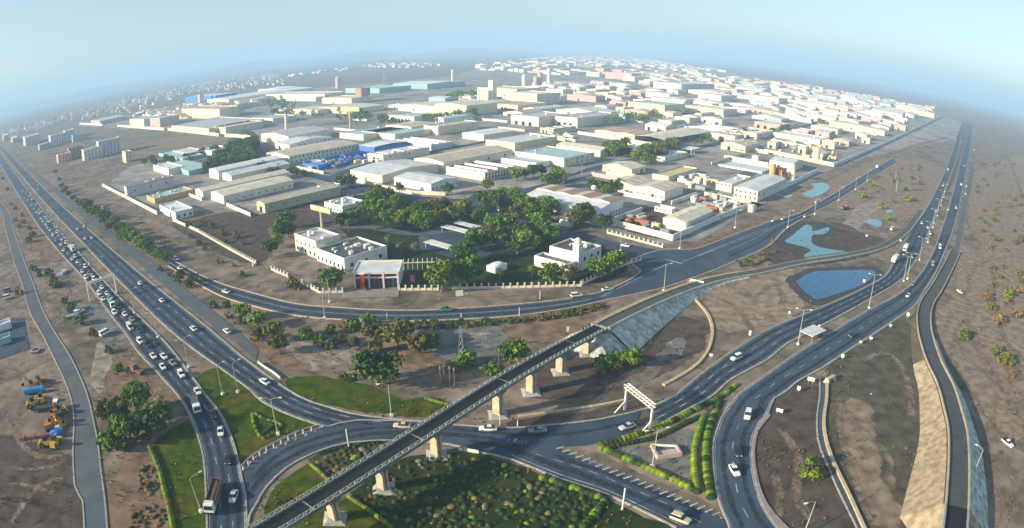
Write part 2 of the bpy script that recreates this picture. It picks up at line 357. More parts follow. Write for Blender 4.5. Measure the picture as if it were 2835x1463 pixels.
ragged('dusty_layby', [(-196.4,210.2),(-175.2,207.4),(-147.3,187.7),(-137.6,178.1),(-145.5,174.4),(-162.4,187.7),(-175.3,192.2),(-191.0,199.1)], 0.035, gray, 3)
ragged('brown_verge', [(-134.3,175.1),(-113.6,157.5),(-97.1,143.4),(-118.2,139.3),(-126.8,147.4),(-133.2,167.1)], 0.034, redd, 4)
ragged('estate_concrete', [(-121.7,450.5),(-111.5,449.0),(-83.9,416.4),(-65.8,391.8),(-39.8,379.9),(-19.5,389.8),(-20.6,412.6),(-40.8,390.4),(-63.3,400.0),(-89.2,429.5)], 0.05, pale, 1)
ragged('estate_yard', [(72.8,352.7),(81.9,362.5),(83.3,342.4),(78.8,320.1),(84.8,311.1),(75.5,298.7),(53.9,323.0)], 0.04, dusk, 2)
ragged('sand_bank', [(33.2,1450.5),(168.4,1584.1),(291.5,1519.9),(386.3,1374.1),(261.8,1194.5),(157.3,1291.5),(48.2,1320.2)], 0.04, sand, 10, 12, 2)
ragged('sandy_strip', [(190.8,327.4),(244.2,389.7),(266.2,396.3),(195.7,317.6)], 0.05, pale, 0.8, 6, 0.2)
ragged('sand_mound', [(166.5,297.0),(176.9,306.7),(187.2,302.6),(175.8,292.2),(164.6,288.3)], 0.06, sand, 0.8)
ragged('sand_mound', [(171.6,286.8),(181.7,294.2),(193.6,296.5),(194.0,291.1),(179.2,283.7)], 0.06, sand, 0.8)
ragged('muddy_ground', [(151.4,330.4),(192.9,334.0),(197.6,315.7),(207.4,300.9),(175.4,277.0),(122.5,265.8)], 0.035, dusk, 6)

ragged('pond_margin', [(118.7,240.9),(130.9,250.8),(140.4,254.7),(157.1,255.7),(173.1,255.5),(171.8,246.0),(154.9,231.0),(142.9,224.5),(123.1,215.2),(117.8,215.0),(116.9,221.4),(116.0,229.2)], 0.055, mud, 3, 2, 0.8)
ragged('flood_margin', [(138.2,299.3),(151.0,314.5),(170.2,336.2),(174.9,331.3),(187.0,331.3),(180.3,318.5),(164.4,305.9),(158.6,291.5),(173.9,280.3),(154.2,268.2),(136.7,265.8),(139.9,276.4),(136.4,292.3)], 0.055, mud, 4, 2, 0.8)
# ---- standing water
def sheet(name, pts, z, m, step=2.0, jit=0.3):
    pl = smooth([P3(p) for p in pts]+[P3(pts[0])], step)[:-1]
    pl = [p+Vector((R.uniform(-jit, jit), R.uniform(-jit, jit), 0)) for p in pl]
    return struct(name, fill([(p.x, p.y) for p in pl], z).mesh(name, m))
sheet('pond_water', [(120.6,239.6),(130.7,248.2),(139.0,251.8),(155.5,252.6),(170.2,252.7),(169.5,247.4),(154.8,234.8),(143.1,228.0),(125.2,219.3),(121.0,218.8),(119.8,223.4),(119.4,231.3)], 0.128, water)
sheet('flood_water', [(140.6,299.4),(151.2,310.8),(168.3,330.8),(170.9,326.8),(167.1,317.5),(181.7,326.7),(179.6,320.4),(170.8,312.0),(163.4,310.5),(156.8,298.3),(155.8,289.7),(161.5,284.9),(170.6,280.2),(156.0,271.7),(140.4,268.8),(141.5,274.8),(148.8,282.9),(147.5,287.7),(140.6,295.0)], 0.128, water2)
sheet('flood_water', [(205.1,415.2),(226.1,436.8),(232.7,453.0),(246.5,458.6),(246.8,448.0),(232.8,426.7),(213.3,407.6),(205.2,404.7)], 0.128, water2)
sheet('puddle', [(220.1,343.4),(228.8,350.9),(234.5,345.0),(225.2,331.6),(221.6,332.4),(219.0,338.7)], 0.128, water2)
sheet('puddle', [(257.6,375.4),(264.9,379.2),(267.3,374.2),(255.0,368.5)], 0.128, water2)
sheet('puddle', [(180.7,408.1),(185.3,405.9),(194.7,408.9),(185.3,398.6)], 0.128, water2)

# ---- lawns
ragged('lawn', [(-96.6,155.4),(-90.7,162.3),(-72.9,149.0),(-69.9,144.6),(-59.9,139.0),(-50.2,135.0),(-56.8,129.1),(-62.5,120.8),(-64.3,114.4),(-67.1,120.0),(-72.9,128.9),(-79.8,138.1),(-86.1,144.4)], 0.06, lawn, 0.6, 3, 0.2)
ragged('lawn', [(-88.0,131.7),(-79.5,120.3),(-74.5,112.3),(-69.3,101.1),(-64.7,90.0),(-72.5,87.9),(-77.3,95.9),(-82.0,103.6),(-88.8,113.5),(-93.2,118.2),(-91.8,123.6)], 0.06, lawn, 0.6, 3, 0.2)
ragged('lawn', [(-66.0,157.6),(-58.2,160.3),(-44.3,158.5),(-34.7,153.5),(-21.9,143.0),(-27.4,141.7),(-33.1,143.8),(-41.1,143.2),(-50.3,146.4),(-58.5,149.4)], 0.06, lawn, 1.0)
ragged('lawn', [(-23.3,151.2),(-16.6,147.8),(-21.0,142.1),(-31.1,148.6)], 0.06, lawn, 1.0)
ragged('lawn', [(-47.6,118.1),(-41.1,111.8),(-48.7,101.3),(-52.3,97.4),(-53.1,102.3),(-52.7,108.4)], 0.06, lawn, 0.6, 3, 0.2)
ragged('lawn', [(-35.3,106.6),(-24.4,97.3),(-44.1,94.6),(-39.4,101.1)], 0.06, lawn, 0.8)
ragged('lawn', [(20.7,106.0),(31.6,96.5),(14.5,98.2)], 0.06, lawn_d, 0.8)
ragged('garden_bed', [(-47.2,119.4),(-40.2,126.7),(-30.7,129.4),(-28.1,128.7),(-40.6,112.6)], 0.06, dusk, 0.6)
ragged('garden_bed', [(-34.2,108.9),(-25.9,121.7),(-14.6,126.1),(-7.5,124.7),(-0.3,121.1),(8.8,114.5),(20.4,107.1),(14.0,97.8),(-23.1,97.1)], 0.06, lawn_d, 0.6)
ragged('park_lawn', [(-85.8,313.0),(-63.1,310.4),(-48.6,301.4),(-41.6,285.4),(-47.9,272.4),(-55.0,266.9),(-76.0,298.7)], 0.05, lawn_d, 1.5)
ragged('park_lawn', [(0.1,261.7),(12.9,268.1),(18.9,282.2),(9.3,289.8),(0.1,279.3),(-12.1,279.3),(-9.3,261.7)], 0.05, lawn, 1.5)
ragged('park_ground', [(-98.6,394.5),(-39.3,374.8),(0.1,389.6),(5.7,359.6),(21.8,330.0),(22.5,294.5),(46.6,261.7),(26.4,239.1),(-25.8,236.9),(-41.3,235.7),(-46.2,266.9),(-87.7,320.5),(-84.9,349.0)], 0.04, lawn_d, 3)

# ---- car park inside the park
_cp = struct('car_park', fill([(p[0], p[1]) for p in [(-45.8,309.9),(-36.4,324.4),(-18.8,322.2),(0.1,309.4),(7.2,301.0),(15.5,296.1),(11.3,283.7),(0.1,279.3),(-7.7,282.2),(-12.0,266.8),(-22.3,266.8),(-42.3,283.9)]], 0.13).mesh('car_park', asph))
_SL = MB().face([(-0.1,-2.2,0),(0.1,-2.2,0),(0.1,2.2,0),(-0.1,2.2,0)]).mesh('bay_line', paint)
for a, b, n in (((-44.7,301.3),(-21.0,279.3),22), ((-35.8,318.8),(-16.3,301.0),18), ((-12.2,282.2),(-0.1,289.7),12), ((-11.8,309.5),(4.7,291.3),14)):
    for i in range(n): p = P3(a).lerp(P3(b), i/(n-1)); obj('bay_line', _SL, _cp, (p.x, p.y, 0.14), rad(-41))
struct('park_road', ribbon(smooth([(14.8,311.2), (0.1,322.1), (-11.5,329.8), (-23.7,318.6), (-42.6,308.1), (-55.5,310.2), (-72.9,319.9), (-86.6,320.4), (-96.2,315.3)], 5), 6.5, 0.138).mesh('park_road', asph_dust))
# ---- roads
ROADP = []
oil = sheet_mat('tyre_wear', (0.032,0.041,0.054), rough=0.7, var=0.3, scale=0.5, spec=0.3, det=6)
def road(name, l, r, z, m=asph, lines=(), kerbs='', km=kerbm, step=4.0, near=330, wear=()):
    z += 0.08
    l = smooth(l, step); r = smooth(r, step); n = max(len(l), len(r)); l = resample(l, n); r = resample(r, n)
    o = struct(name, strip(r, l, z).mesh(name, m))
    for t, style in lines:
        pl = [a.lerp(b, t) for a, b in zip(l, r)]
        if style == 'solid':
            obj('edge_line', ribbon(pl, 0.22, z+0.012).mesh('edge_line', paint), o)
        else:
            T = length(pl); s = 2.0
            while s < T-3:
                p, h = pick(pl, s)
                if p.length < near: obj('lane_dash', DASH, o, (p.x, p.y, p.z+z+0.012), h)
                s += 9.0
    ROADP.append([(p.x, p.y) for p in l]+[(p.x, p.y) for p in r[::-1]])
    for t, _w in wear:
        pl = [a.lerp(b, t) for a, b in zip(l, r) if ((a+b)/2).length < 420]
        if len(pl) > 3: obj('tyre_wear', track('tyre_wear', pl, _w, z+0.006, oil, 4.0, 0.25), o)
    for k in kerbs:
        pl = l if k == 'l' else r
        obj('kerb', rail(pl, 0.45, 0.0, z+0.14).mesh('kerb', km), o)
    o['_l'] = 0; del o['_l']
    return o, l, r
DASH = MB().face([(-1.6,-0.11,0),(1.6,-0.11,0),(1.6,0.11,0),(-1.6,0.11,0)]).mesh('lane_dash', paint)

hd = Vector((-math.cos(rad(40)), math.sin(rad(40)), 0))
def far_of(p, d, k=0): q = P3(p)+hd*d; return (q.x, q.y)
# left highway, carriageway coming towards the viewer
HWL_R = [far_of((-463.9,465.2),1500), (-463.9,465.2), (-316.4,339.9), (-245.8,282.3), (-175.9,223.8), (-124.3,181.5), (-98.0,155.9), (-86.8,144.2), (-79.9,137.5), (-72.2,127.0), (-66.0,116.6), (-63.4,111.2), (-59.3,103.3), (-55.3,92.3), (-52.7,84.0)]
_k = P3((-463.9,465.2)); _n = Vector((-hd.y, hd.x, 0))   # left of the outbound heading
HWL_L = [tuple((_k+hd*1500+_n*14)[:2]), tuple((_k+_n*13.5)[:2]), (-323.4,331.0), (-263.4,282.8), (-211.2,242.1), (-186.0,220.7), (-160.3,198.0), (-141.6,181.9), (-129.8,170.8), (-113.6,157.5), (-104.1,149.6), (-96.6,143.1), (-88.3,133.8), (-81.5,124.7), (-75.3,114.7), (-70.6,104.7), (-66.8,95.9), (-64.4,90.1), (-61.2,81.8)]
road('highway', HWL_L, HWL_R, 0.08, asph, [(0.06,'solid'),(0.36,'dash'),(0.66,'dash'),(0.95,'solid')], 'lr', kerbm, wear=((0.21,2.2),(0.51,2.2),(0.81,2.2)))
# left highway, outbound carriageway, and the merge into the interchange
HWR_L = [far_of((-462.8,472.8),1500), (-462.8,472.8), (-295.2,332.9), (-198.1,251.1), (-124.4,188.5), (-92.3,164.1), (-74.8,150.5), (-70.3,145.6), (-60.0,139.5), (-49.0,134.9), (-47.2,134.2)]
_k2 = P3((-462.8,472.8))
HWR_R = [tuple((_k2+hd*1500-_n*12)[:2]), tuple((_k2-_n*12)[:2]), tuple((P3((-295.2,332.9))-_n*12)[:2]), tuple((P3((-198.1,251.1))-_n*12.5)[:2]), tuple((P3((-124.4,188.5))-_n*13)[:2]), (-85.0,170.6), (-59.4,149.3), (-48.0,144.0), (-40.7,141.2), (-29.8,139.8), (-21.9,139.0)]
road('highway', HWR_L, HWR_R, 0.085, asph, [(0.05,'solid'),(0.36,'dash'),(0.68,'dash'),(0.95,'solid')], 'lr', kerbm, wear=((0.21,2.2),(0.51,2.2),(0.81,2.2)))
# service lane beside it
SV_L = [tuple((_k2+hd*300-_n*17)[:2]), tuple((P3((-295.2,332.9))-_n*17)[:2]), tuple((P3((-198.1,251.1))-_n*17)[:2]), (-116.9,202.1), (-97.2,185.3), (-80.1,169.8)]
SV_R = [tuple((_k2+hd*300-_n*23)[:2]), tuple((P3((-295.2,332.9))-_n*23)[:2]), tuple((P3((-198.1,251.1))-_n*24)[:2]), (-115.2,209.0), (-94.6,189.7), (-81.5,176.1)]
road('service_road', SV_L, SV_R, 0.06, asph_dust, [], '')
# the interchange: loop, through road and slip roads
LOOP = [(-62.9,110.5), (-61.4,117.5), (-55.9,126.0), (-48.4,133.5), (-40.1,138.3), (-23.1,138.1), (-13.2,137.6), (0.0,136.7), (10.0,138.2), (21.5,140.1), (33.9,144.3), (29.5,133.1), (17.6,128.5), (10.4,127.9), (18.3,121.0), (28.6,112.5), (38.3,103.3), (44.0,97.8), (47.3,94.0), (45.0,85.7), (37.6,90.2), (33.5,96.3), (29.0,101.1), (20.4,109.2), (11.0,115.2), (0.0,123.1), (-8.2,126.3), (-14.8,129.1), (-28.5,130.0), (-40.4,127.5), (-48.0,121.8), (-52.7,115.2), (-55.3,107.2), (-55.7,101.0), (-56.0,96.6), (-55.1,92.3), (-56.2,92.1), (-60.0,103.1)]
_lp = []
lo = struct('interchange_road', fill([(p[0], p[1]) for p in LOOP], 0.13).mesh('interchange_road', asph))
for pts in ([(-47.2,134.2),(-40.1,138.3),(-23.2,139.0),(-13.2,137.8),(0.0,136.8),(10.0,138.1),(21.5,140.0),(34.8,144.6),(44.7,150.8)],
            [(-55.1,92.3),(-56.0,96.6),(-55.7,101.0),(-55.3,107.2),(-52.7,115.2),(-48.0,121.8),(-40.4,127.5),(-28.5,130.0),(-14.8,129.1),(-8.2,126.3),(0.0,123.1),(11.0,115.2),(20.4,109.2),(29.0,101.1),(33.5,96.3)]):
    obj('kerb', rail(smooth(pts, 3), 0.5, 0, 0.28).mesh('kerb', kerbm), lo)
for pts in ([(0.0,124.8),(11.1,116.7),(20.6,110.6),(29.2,102.4),(34.7,97.0)],):
    obj('edge_line', ribbon(smooth(pts, 3), 0.25, 0.160).mesh('edge_line', paint), lo)
for pts in ([(5.8,125.1),(15.8,119.2),(24.1,112.5),(33.8,103.6),(39.1,97.0)],):
    pl = smooth(pts, 3); s = 1.0
    while s < length(pl): p, h = pick(pl, s); obj('lane_dash', DASH, lo, (p.x, p.y, 0.165), h, 0.8); s += 4.6
# diagonal hatch bars along the traffic island
HB = MB().face([(-1.15,-0.24,0),(1.15,-0.24,0),(1.15,0.24,0),(-1.15,0.24,0)]).mesh('hatch_bar', paint)
_ha = P3((11.4,127.7)); _hb = P3((44.6,98.3))
for i in range(24):
    p = _ha.lerp(_hb, i/23); obj('hatch_bar', HB, lo, (p.x, p.y, 0.17), rad(22))
# painted stripes of the white-posted gore on the loop
for i in range(9):
    a = P3((-63.2,112.9)).lerp(P3((-61.8,118.7)), min(1, i/2.0)) if i < 2 else P3((-61.8,118.7)).lerp(P3((-48.6,133.5)), (i-2)/6.5)
    obj('hatch_bar', HB, lo, (a.x, a.y, 0.17), rad(80), (0.55, 1.2, 1))

# right highway, outbound carriageway (upper) and inbound carriageway (lower)
RU_L = [(34.8,144.5), (44.7,150.8), (47.9,154.7), (58.0,165.3), (71.7,178.5), (88.7,192.3), (102.8,200.9), (129.6,216.1), (155.5,232.0), (177.9,248.6), (199.9,274.3), (241.5,319.1), (286.8,366.5), (340.2,422.8), (421.5,511.3), (528.1,628.9), (709.8,832.2), (953.4,1106.4), (1504.3,1721.2)]
RU_R = [(37.9,136.8), (47.0,143.6), (55.1,149.2), (59.1,153.6), (64.5,159.0), (80.2,169.8), (91.7,180.3), (115.5,195.7), (145.8,215.3), (179.2,237.7), (198.8,255.6), (231.9,289.1), (259.6,320.6), (301.0,365.9), (351.8,421.9), (417.2,493.1), (501.4,585.5), (635.6,733.1), (854.4,977.8), (1435.1,1627.0)]
ro, RUl, RUr = road('highway', RU_L, RU_R, 0.09, asph, [(0.05,'solid'),(0.36,'dash'),(0.67,'dash'),(0.95,'solid')], 'lr', kerbm, wear=((0.21,2.2),(0.51,2.2),(0.81,2.2)))
RD_L = [(44.4,88.9), (44.9,95.9), (44.7,101.6), (45.4,109.6), (48.2,123.1), (51.1,130.8), (55.8,140.0), (62.8,148.9), (67.7,153.5), (76.8,160.8), (92.7,173.4), (110.6,185.6), (136.8,203.3), (166.3,220.8), (193.0,241.3), (227.9,274.8), (265.3,314.7), (317.0,370.9), (386.3,446.6), (489.5,560.8), (652.5,740.7), (925.4,1041.3), (1488.4,1666.9)]
RD_R = [(56.6,86.3), (54.6,96.6), (54.5,102.8), (55.4,109.9), (57.3,118.2), (59.1,124.1), (62.7,131.5), (69.0,139.0), (73.2,145.8), (78.3,148.8), (84.8,154.6), (97.7,162.0), (108.3,169.2), (125.8,180.5), (153.1,197.8), (168.6,208.0), (183.5,222.1), (212.7,249.4), (246.9,284.1), (299.0,338.0), (371.5,416.1), (485.6,540.0), (682.2,754.3), (1019.8,1122.3), (1571.0,1728.8)]
rd, RDl, RDr = road('highway', RD_L, RD_R, 0.10, asph, [(0.05,'solid'),(0.5,'dash'),(0.95,'solid')], 'lr', kerbm, wear=((0.27,2.4),(0.74,2.4)))
# central reserve of the right highway: brown earth strip and tan kerbs
struct('central_reserve', strip([a for a in resample(RDl[len(RDl)//3:], 60)], [a for a in resample(RUr[len(RUr)//6:], 60)], 0.135).mesh('central_reserve', mat('reserve_soil', (0.12,0.095,0.068), rough=0.95, var=0.3, scale=0.4, det=8, spec=0.1)))
road('service_road', [(201.5,235.5), (246.7,275.2), (294.0,328.1), (361.7,401.5), (481.4,529.4), (637.5,698.8)], [(226.6,252.2), (258.9,284.5), (309.8,339.2), (367.9,402.7), (479.8,519.8), (648.6,703.6)], 0.06, asph_dust)
# collector road round the estate
CU = [(-170.1,270.8), (-141.9,249.3), (-121.0,235.4), (-101.3,225.4), (-80.7,216.0), (-62.0,213.0), (-44.9,211.3), (-27.0,212.2), (0.1,217.2), (20.4,222.6), (33.8,229.4), (46.8,242.3), (53.5,254.1), (50.8,265.5), (69.2,282.0), (86.3,283.8), (111.7,306.0), (145.1,335.1), (174.7,356.5), (205.1,387.7), (269.5,456.7), (331.5,523.9), (440.3,638.5)]
CLo = [(-164.0,258.8), (-134.4,235.5), (-114.5,221.0), (-96.2,212.2), (-77.2,204.9), (-57.5,202.2), (-39.7,201.9), (-19.3,203.7), (0.1,206.8), (19.3,213.2), (36.6,222.1), (49.1,228.1), (59.8,233.7), (78.7,247.7), (97.4,262.9), (126.5,288.7), (152.9,323.4), (193.9,365.3), (227.6,398.3), (275.4,449.2), (341.7,520.3), (426.7,606.9)]
co, CUl, CUr = road('collector_road', CU, CLo, 0.08, asph, [(0.06,'solid'),(0.95,'solid'),(0.5,'solid')], 'lr', kerbt, wear=((0.28,2.2),(0.72,2.2)))
struct('junction', fill([(p[0], p[1]) for p in [(20.4,222.6),(33.8,229.4),(46.8,242.3),(53.5,254.1),(48.1,271.0),(31.6,282.3),(19.7,296.1),(14.6,307.8),(20.8,314.0),(34.4,309.7),(47.1,294.8),(68.4,280.5),(85.9,282.2),(103.6,297.9),(98.7,267.1),(78.5,247.1),(59.7,233.2),(36.7,222.3)]], 0.185).mesh('junction', asph))
ju = bpy.data.objects['junction']
for i in range(4):
    a = P3((68.6,266.9)).lerp(P3((72.7,262.9)), i/3); obj('zebra_bar', HB, ju, (a.x, a.y, 0.20), rad(-30), (1.2, 2.0, 1))
obj('edge_line', ribbon(smooth([(33.2,224.4),(49.2,242.2),(67.0,261.7)], 4), 0.35, 0.20).mesh('edge_line', paint), ju)
ragged('brown_verge', [(75.5,282.1),(86.6,288.5),(114.8,315.3),(150.1,347.5),(146.4,338.4),(112.6,308.7),(86.8,285.3)], 0.03, redd, 1.5)
for pts in ([(74.0,264.2),(92.8,280.1),(115.0,299.2),(138.4,318.5)], [(83.3,272.6),(107.9,294.7),(140.4,323.5)]):
    obj('edge_line', ribbon(smooth(pts, 4), 0.3, 0.20).mesh('edge_line', paint), ju)
# estate streets
def street(a, b, wd, z=0.06, m=asph, name='estate_street'):
    pl = smooth([a, b] if isinstance(b[0], float) else [a]+list(b), 8); return struct(name, ribbon(pl, wd, z+0.08).mesh(name, m))
street((14.9,314.8), [(0.1,329.8), (-13.2,350.7), (-22.5,369.3), (-13.8,400.7), (6.3,400.7), (38.1,438.7), (68.3,489.8), (130.4,555.2), (236.8,671.3), (411.2,863.5), (656.1,1178.6), (1044.7,1679.9)], 11, 0.06)
street((-21.7,374.3), [(-42.5,377.4), (-72.2,392.3), (-100.7,418.1), (-122.7,440.3), (-158.3,475.2), (-198.0,513.0), (-225.5,548.4), (-341.4,788.5), (-335.7,710.4)], 11, 0.064)
street((-114.8,432.5), [(-130.4,451.8), (-126.2,477.3), (-116.5,504.7), (-103.1,520.7), (-78.4,551.8), (-34.4,605.1), (0.2,650.6), (62.2,677.2)], 9, 0.068)
street((121.4,397.0), [(140.1,423.2), (174.9,467.0), (221.4,523.5), (272.3,566.9)], 12, 0.05, asph_dust, 'yard_road')
# left dusty road, blue paved yard, strip of old paving
road('frontage_road', [(-691.9,564.1), (-481.3,424.5), (-375.2,336.2), (-288.8,261.7), (-248.0,227.5), (-213.5,196.6), (-187.1,176.5), (-168.0,161.2), (-148.6,145.1), (-135.2,132.5), (-125.0,119.8), (-117.7,108.6), (-105.8,92.2), (-102.9,91.4), (-95.4,80.5), (-90.3,72.2)],
     [(-678.7,570.6), (-463.6,421.0), (-363.1,335.0), (-278.0,261.7), (-241.7,230.8), (-207.7,200.8), (-179.0,177.7), (-159.3,162.7), (-142.9,148.5), (-130.7,136.8), (-119.5,124.1), (-110.2,112.8), (-104.4,104.6), (-96.3,93.5), (-89.2,82.6), (-84.5,74.4)], 0.06, asph_dust, [], 'lr', kerbm)
struct('paved_yard', fill([(p[0], p[1]) for p in [(-225.2,187.1),(-212.0,189.9),(-183.3,162.8),(-192.9,151.0),(-202.0,145.5),(-242.5,183.5)]], 0.14).mesh('paved_yard', mat('yard_paving', (0.045,0.072,0.105), rough=0.8, var=0.2, scale=0.3)))
# footway along the lower edge of the right highway
struct('footway', strip(resample(smooth([(56.6,86.3),(54.5,96.4),(54.5,102.8),(55.4,109.9),(57.3,118.2),(59.2,124.1),(62.8,131.5),(68.9,138.7)],3), 40),
                        resample(smooth([(59.3,87.2),(56.3,96.9),(55.6,103.3),(56.3,110.1),(58.0,118.1),(59.8,123.5),(63.2,130.5),(69.1,137.1)],3), 40), 0.30).mesh('footway', mat('footway_paving', (0.30,0.25,0.23), rough=0.9, var=0.25, scale=0.8)))
# the traffic island between the slip roads
ragged('island_paving', [(18.9,127.2),(37.1,135.2),(55.8,147.5),(64.1,156.6),(67.2,154.2),(61.9,148.4),(55.2,140.1),(50.3,130.4),(47.6,123.1),(44.7,109.7),(44.0,102.5),(41.0,105.4),(29.3,116.3)], 0.06, sand, 0.4, 3, 0.1)
ragged('island_gravel', [(26.0,126.3),(33.7,128.2),(45.3,133.9),(42.6,123.8),(39.3,112.4),(34.3,118.1)], 0.06, gray, 0.6)
# narrow drain-side path at lower right, with its tan kerb
_dl = [(93.0,155.3), (88.4,144.9), (82.9,134.8), (77.8,121.6), (75.8,108.5), (74.7,98.1), (74.0,87.1), (73.5,79.8)]
_dr = [(95.5,154.9), (90.2,143.7), (83.9,132.0), (80.3,122.1), (78.3,112.3), (77.0,99.9), (75.6,87.0), (74.9,79.4)]
road('drain_path', _dl, _dr, 0.07, mat('drain_bed', (0.055,0.085,0.115), rough=0.6, var=0.2, scale=0.4), [], 'l', kerbm)
obj('kerb', rail(smooth(_dr, 3), 0.9, 0, 0.6).mesh('kerb', kerbt), bpy.data.objects['drain_path'])
# curved culvert rim beyond the flyover and the long kerb of the wadi edge
struct('culvert_rim', rail(smooth([(68.5,224.5),(68.9,218.5),(69.7,207.1),(68.1,195.1),(65.1,185.7),(61.3,177.2),(55.7,168.8),(49.1,162.3),(42.5,156.9)], 3), 1.0, 0, 0.5).mesh('culvert_rim', kerbt))
struct('wadi_kerb', rail(smooth([(1.6,142.1),(12.9,144.9),(22.3,147.0),(30.7,149.7)], 3), 0.7, 0, 0.4).mesh('wadi_kerb', kerbt))
ragged('verge_gravel', [(0.0,140.7),(12.8,142.9),(23.4,145.4),(33.3,148.5),(35.0,145.7),(21.6,140.8),(10.0,138.9),(0.0,137.6)], 0.04, dusk, 0.5)

for wi, (pts, wd) in enumerate((([(-58.3,99.8),(-57.8,109.9),(-53.7,118.8),(-46.6,126.3),(-36.2,132.0),(-23.8,133.9),(-11.4,133.1),(0.0,131.1)], 3.0), ([(-60.0,107.0),(-56.6,119.6),(-48.6,128.8),(-36.7,134.7),(-24.1,136.2),(-9.1,135.4),(7.3,133.2),(22.3,135.8),(38.7,140.9)], 2.6), ([(-13.8,131.7),(0.0,127.3),(13.5,118.1),(25.9,109.1),(37.3,99.0)], 3.0), ([(7.0,126.3),(20.2,117.8),(32.4,107.7),(42.6,97.8)], 2.4))):
    obj('tyre_wear', track('tyre_wear', pts, wd, 0.136+0.003*wi, oil, 4, 0.3), lo)
# ---- worn vehicle tracks over the bare ground
for pts, wd, m in (([(-60.0,166.4),(-49.5,168.0),(-38.1,173.3),(-22.6,170.7),(-7.9,171.1),(3.1,178.3),(12.4,183.7)], 5, worn), ([(-56.9,172.0),(-54.4,177.7),(-51.2,179.3),(-48.9,175.3),(-50.7,170.5),(-55.0,172.2)], 2.0, worn), ([(-65.0,176.9),(-56.9,172.0),(-53.9,170.2)], 2.2, worn), ([(-66.3,178.9),(-57.8,174.0),(-52.8,171.0)], 2.0, worn),
    ([(-74.7,223.3),(-57.4,217.9),(-40.0,214.6),(-36.9,221.4),(-34.6,226.4)], 3, worn), ([(-38.9,214.7),(-24.5,222.5),(-2.6,225.6),(14.9,228.6)], 3.5, worn),
    ([(75.9,223.2),(81.9,215.9),(83.0,201.0),(81.6,189.2)], 4, worn), ([(86.2,242.8),(92.7,222.6),(108.5,236.4),(104.3,212.8)], 5, worn), ([(16.3,155.0),(27.7,157.9),(40.6,165.4),(52.4,176.4)], 4, worn), ([(5.3,148.6),(18.6,150.3),(24.5,154.1)], 4, worn),
    ([(91.8,138.7),(84.6,119.2),(80.9,102.2),(77.8,86.3)], 4, worn), ([(112.4,164.1),(127.9,167.9),(125.8,149.7),(111.4,123.2)], 5, worn), ([(93.4,145.8),(93.3,127.4),(95.5,111.8),(88.6,95.9)], 5, worn), ([(69.4,132.0),(69.9,117.7),(64.0,102.3),(64.6,90.0)], 5, worn), ([(61.8,114.9),(59.7,103.2),(54.6,92.4)], 4, worn),
    ([(-163.7,120.3),(-132.7,102.9),(-116.6,104.9)], 5, worn), ([(-139.3,93.1),(-126.9,95.4),(-119.0,100.1),(-116.5,105.9)], 3, worn), ([(-117.4,71.8),(-119.4,85.5),(-116.6,93.1),(-110.4,98.0)], 4, worn), ([(-129.6,81.6),(-115.7,83.3),(-102.2,83.2)], 3, dusk), ([(-133.3,86.0),(-122.1,89.2),(-109.8,89.0)], 3, worn), ([(-112.8,73.7),(-108.6,81.6),(-101.5,87.6)], 4, dusk),
    ([(-178.9,136.6),(-173.2,144.3),(-167.8,153.6),(-166.2,158.9)], 6, worn), ([(-232.1,195.7),(-222.1,201.7),(-208.3,201.9),(-196.1,205.5),(-170.7,201.2)], 5, worn), ([(-250.4,251.8),(-219.2,231.9),(-197.2,217.4),(-181.5,209.1)], 4, worn), ([(-142.6,173.9),(-128.0,164.7),(-110.8,152.4),(-102.0,142.5)], 5, worn),
    ([(-357.8,440.1),(-319.9,418.6),(-295.5,410.6)], 6, worn), ([(-342.0,416.7),(-293.7,378.3),(-244.3,346.1),(-199.7,310.0),(-166.8,270.6)], 7, worn), ([(-237.7,345.3),(-205.9,320.4),(-170.1,288.5),(-135.6,261.7)], 5, worn), ([(-497.8,563.6),(-410.7,508.1),(-369.3,472.2)], 6, worn), ([(-578.5,624.8),(-528.0,634.8),(-442.5,612.9),(-416.4,644.0),(-373.0,698.7)], 8, worn), ([(-520.1,723.2),(-412.4,688.1),(-336.4,712.0)], 14, worn),
    ([(185.7,348.8),(190.8,327.4),(205.1,318.3),(224.8,321.9)], 5, worn), ([(258.4,428.6),(285.1,430.9),(311.6,429.9),(312.7,398.7)], 8, worn), ([(454.4,647.4),(483.5,640.9),(501.6,618.6),(501.4,596.2)], 9, worn), ([(427.0,642.2),(613.0,816.5),(847.1,1017.4)], 12, worn), ([(630.4,676.0),(619.5,616.9),(629.4,565.7)], 9, worn), ([(907.7,878.3),(687.1,641.6),(507.4,452.2)], 7, worn), ([(401.2,415.5),(440.0,416.4),(496.7,442.3)], 8, worn),
    ([(261.9,251.6),(213.4,194.3),(189.9,157.0),(177.1,134.7)], 5, worn), ([(180.2,183.4),(173.6,164.6),(165.7,137.5),(156.4,117.1)], 4, worn), ([(135.8,105.2),(131.3,90.8),(118.2,71.4)], 4, worn), ([(123.7,98.5),(120.2,85.2),(112.9,73.7)], 3, worn)):
    struct('dirt_track', track('dirt_track', pts, wd, None, m))
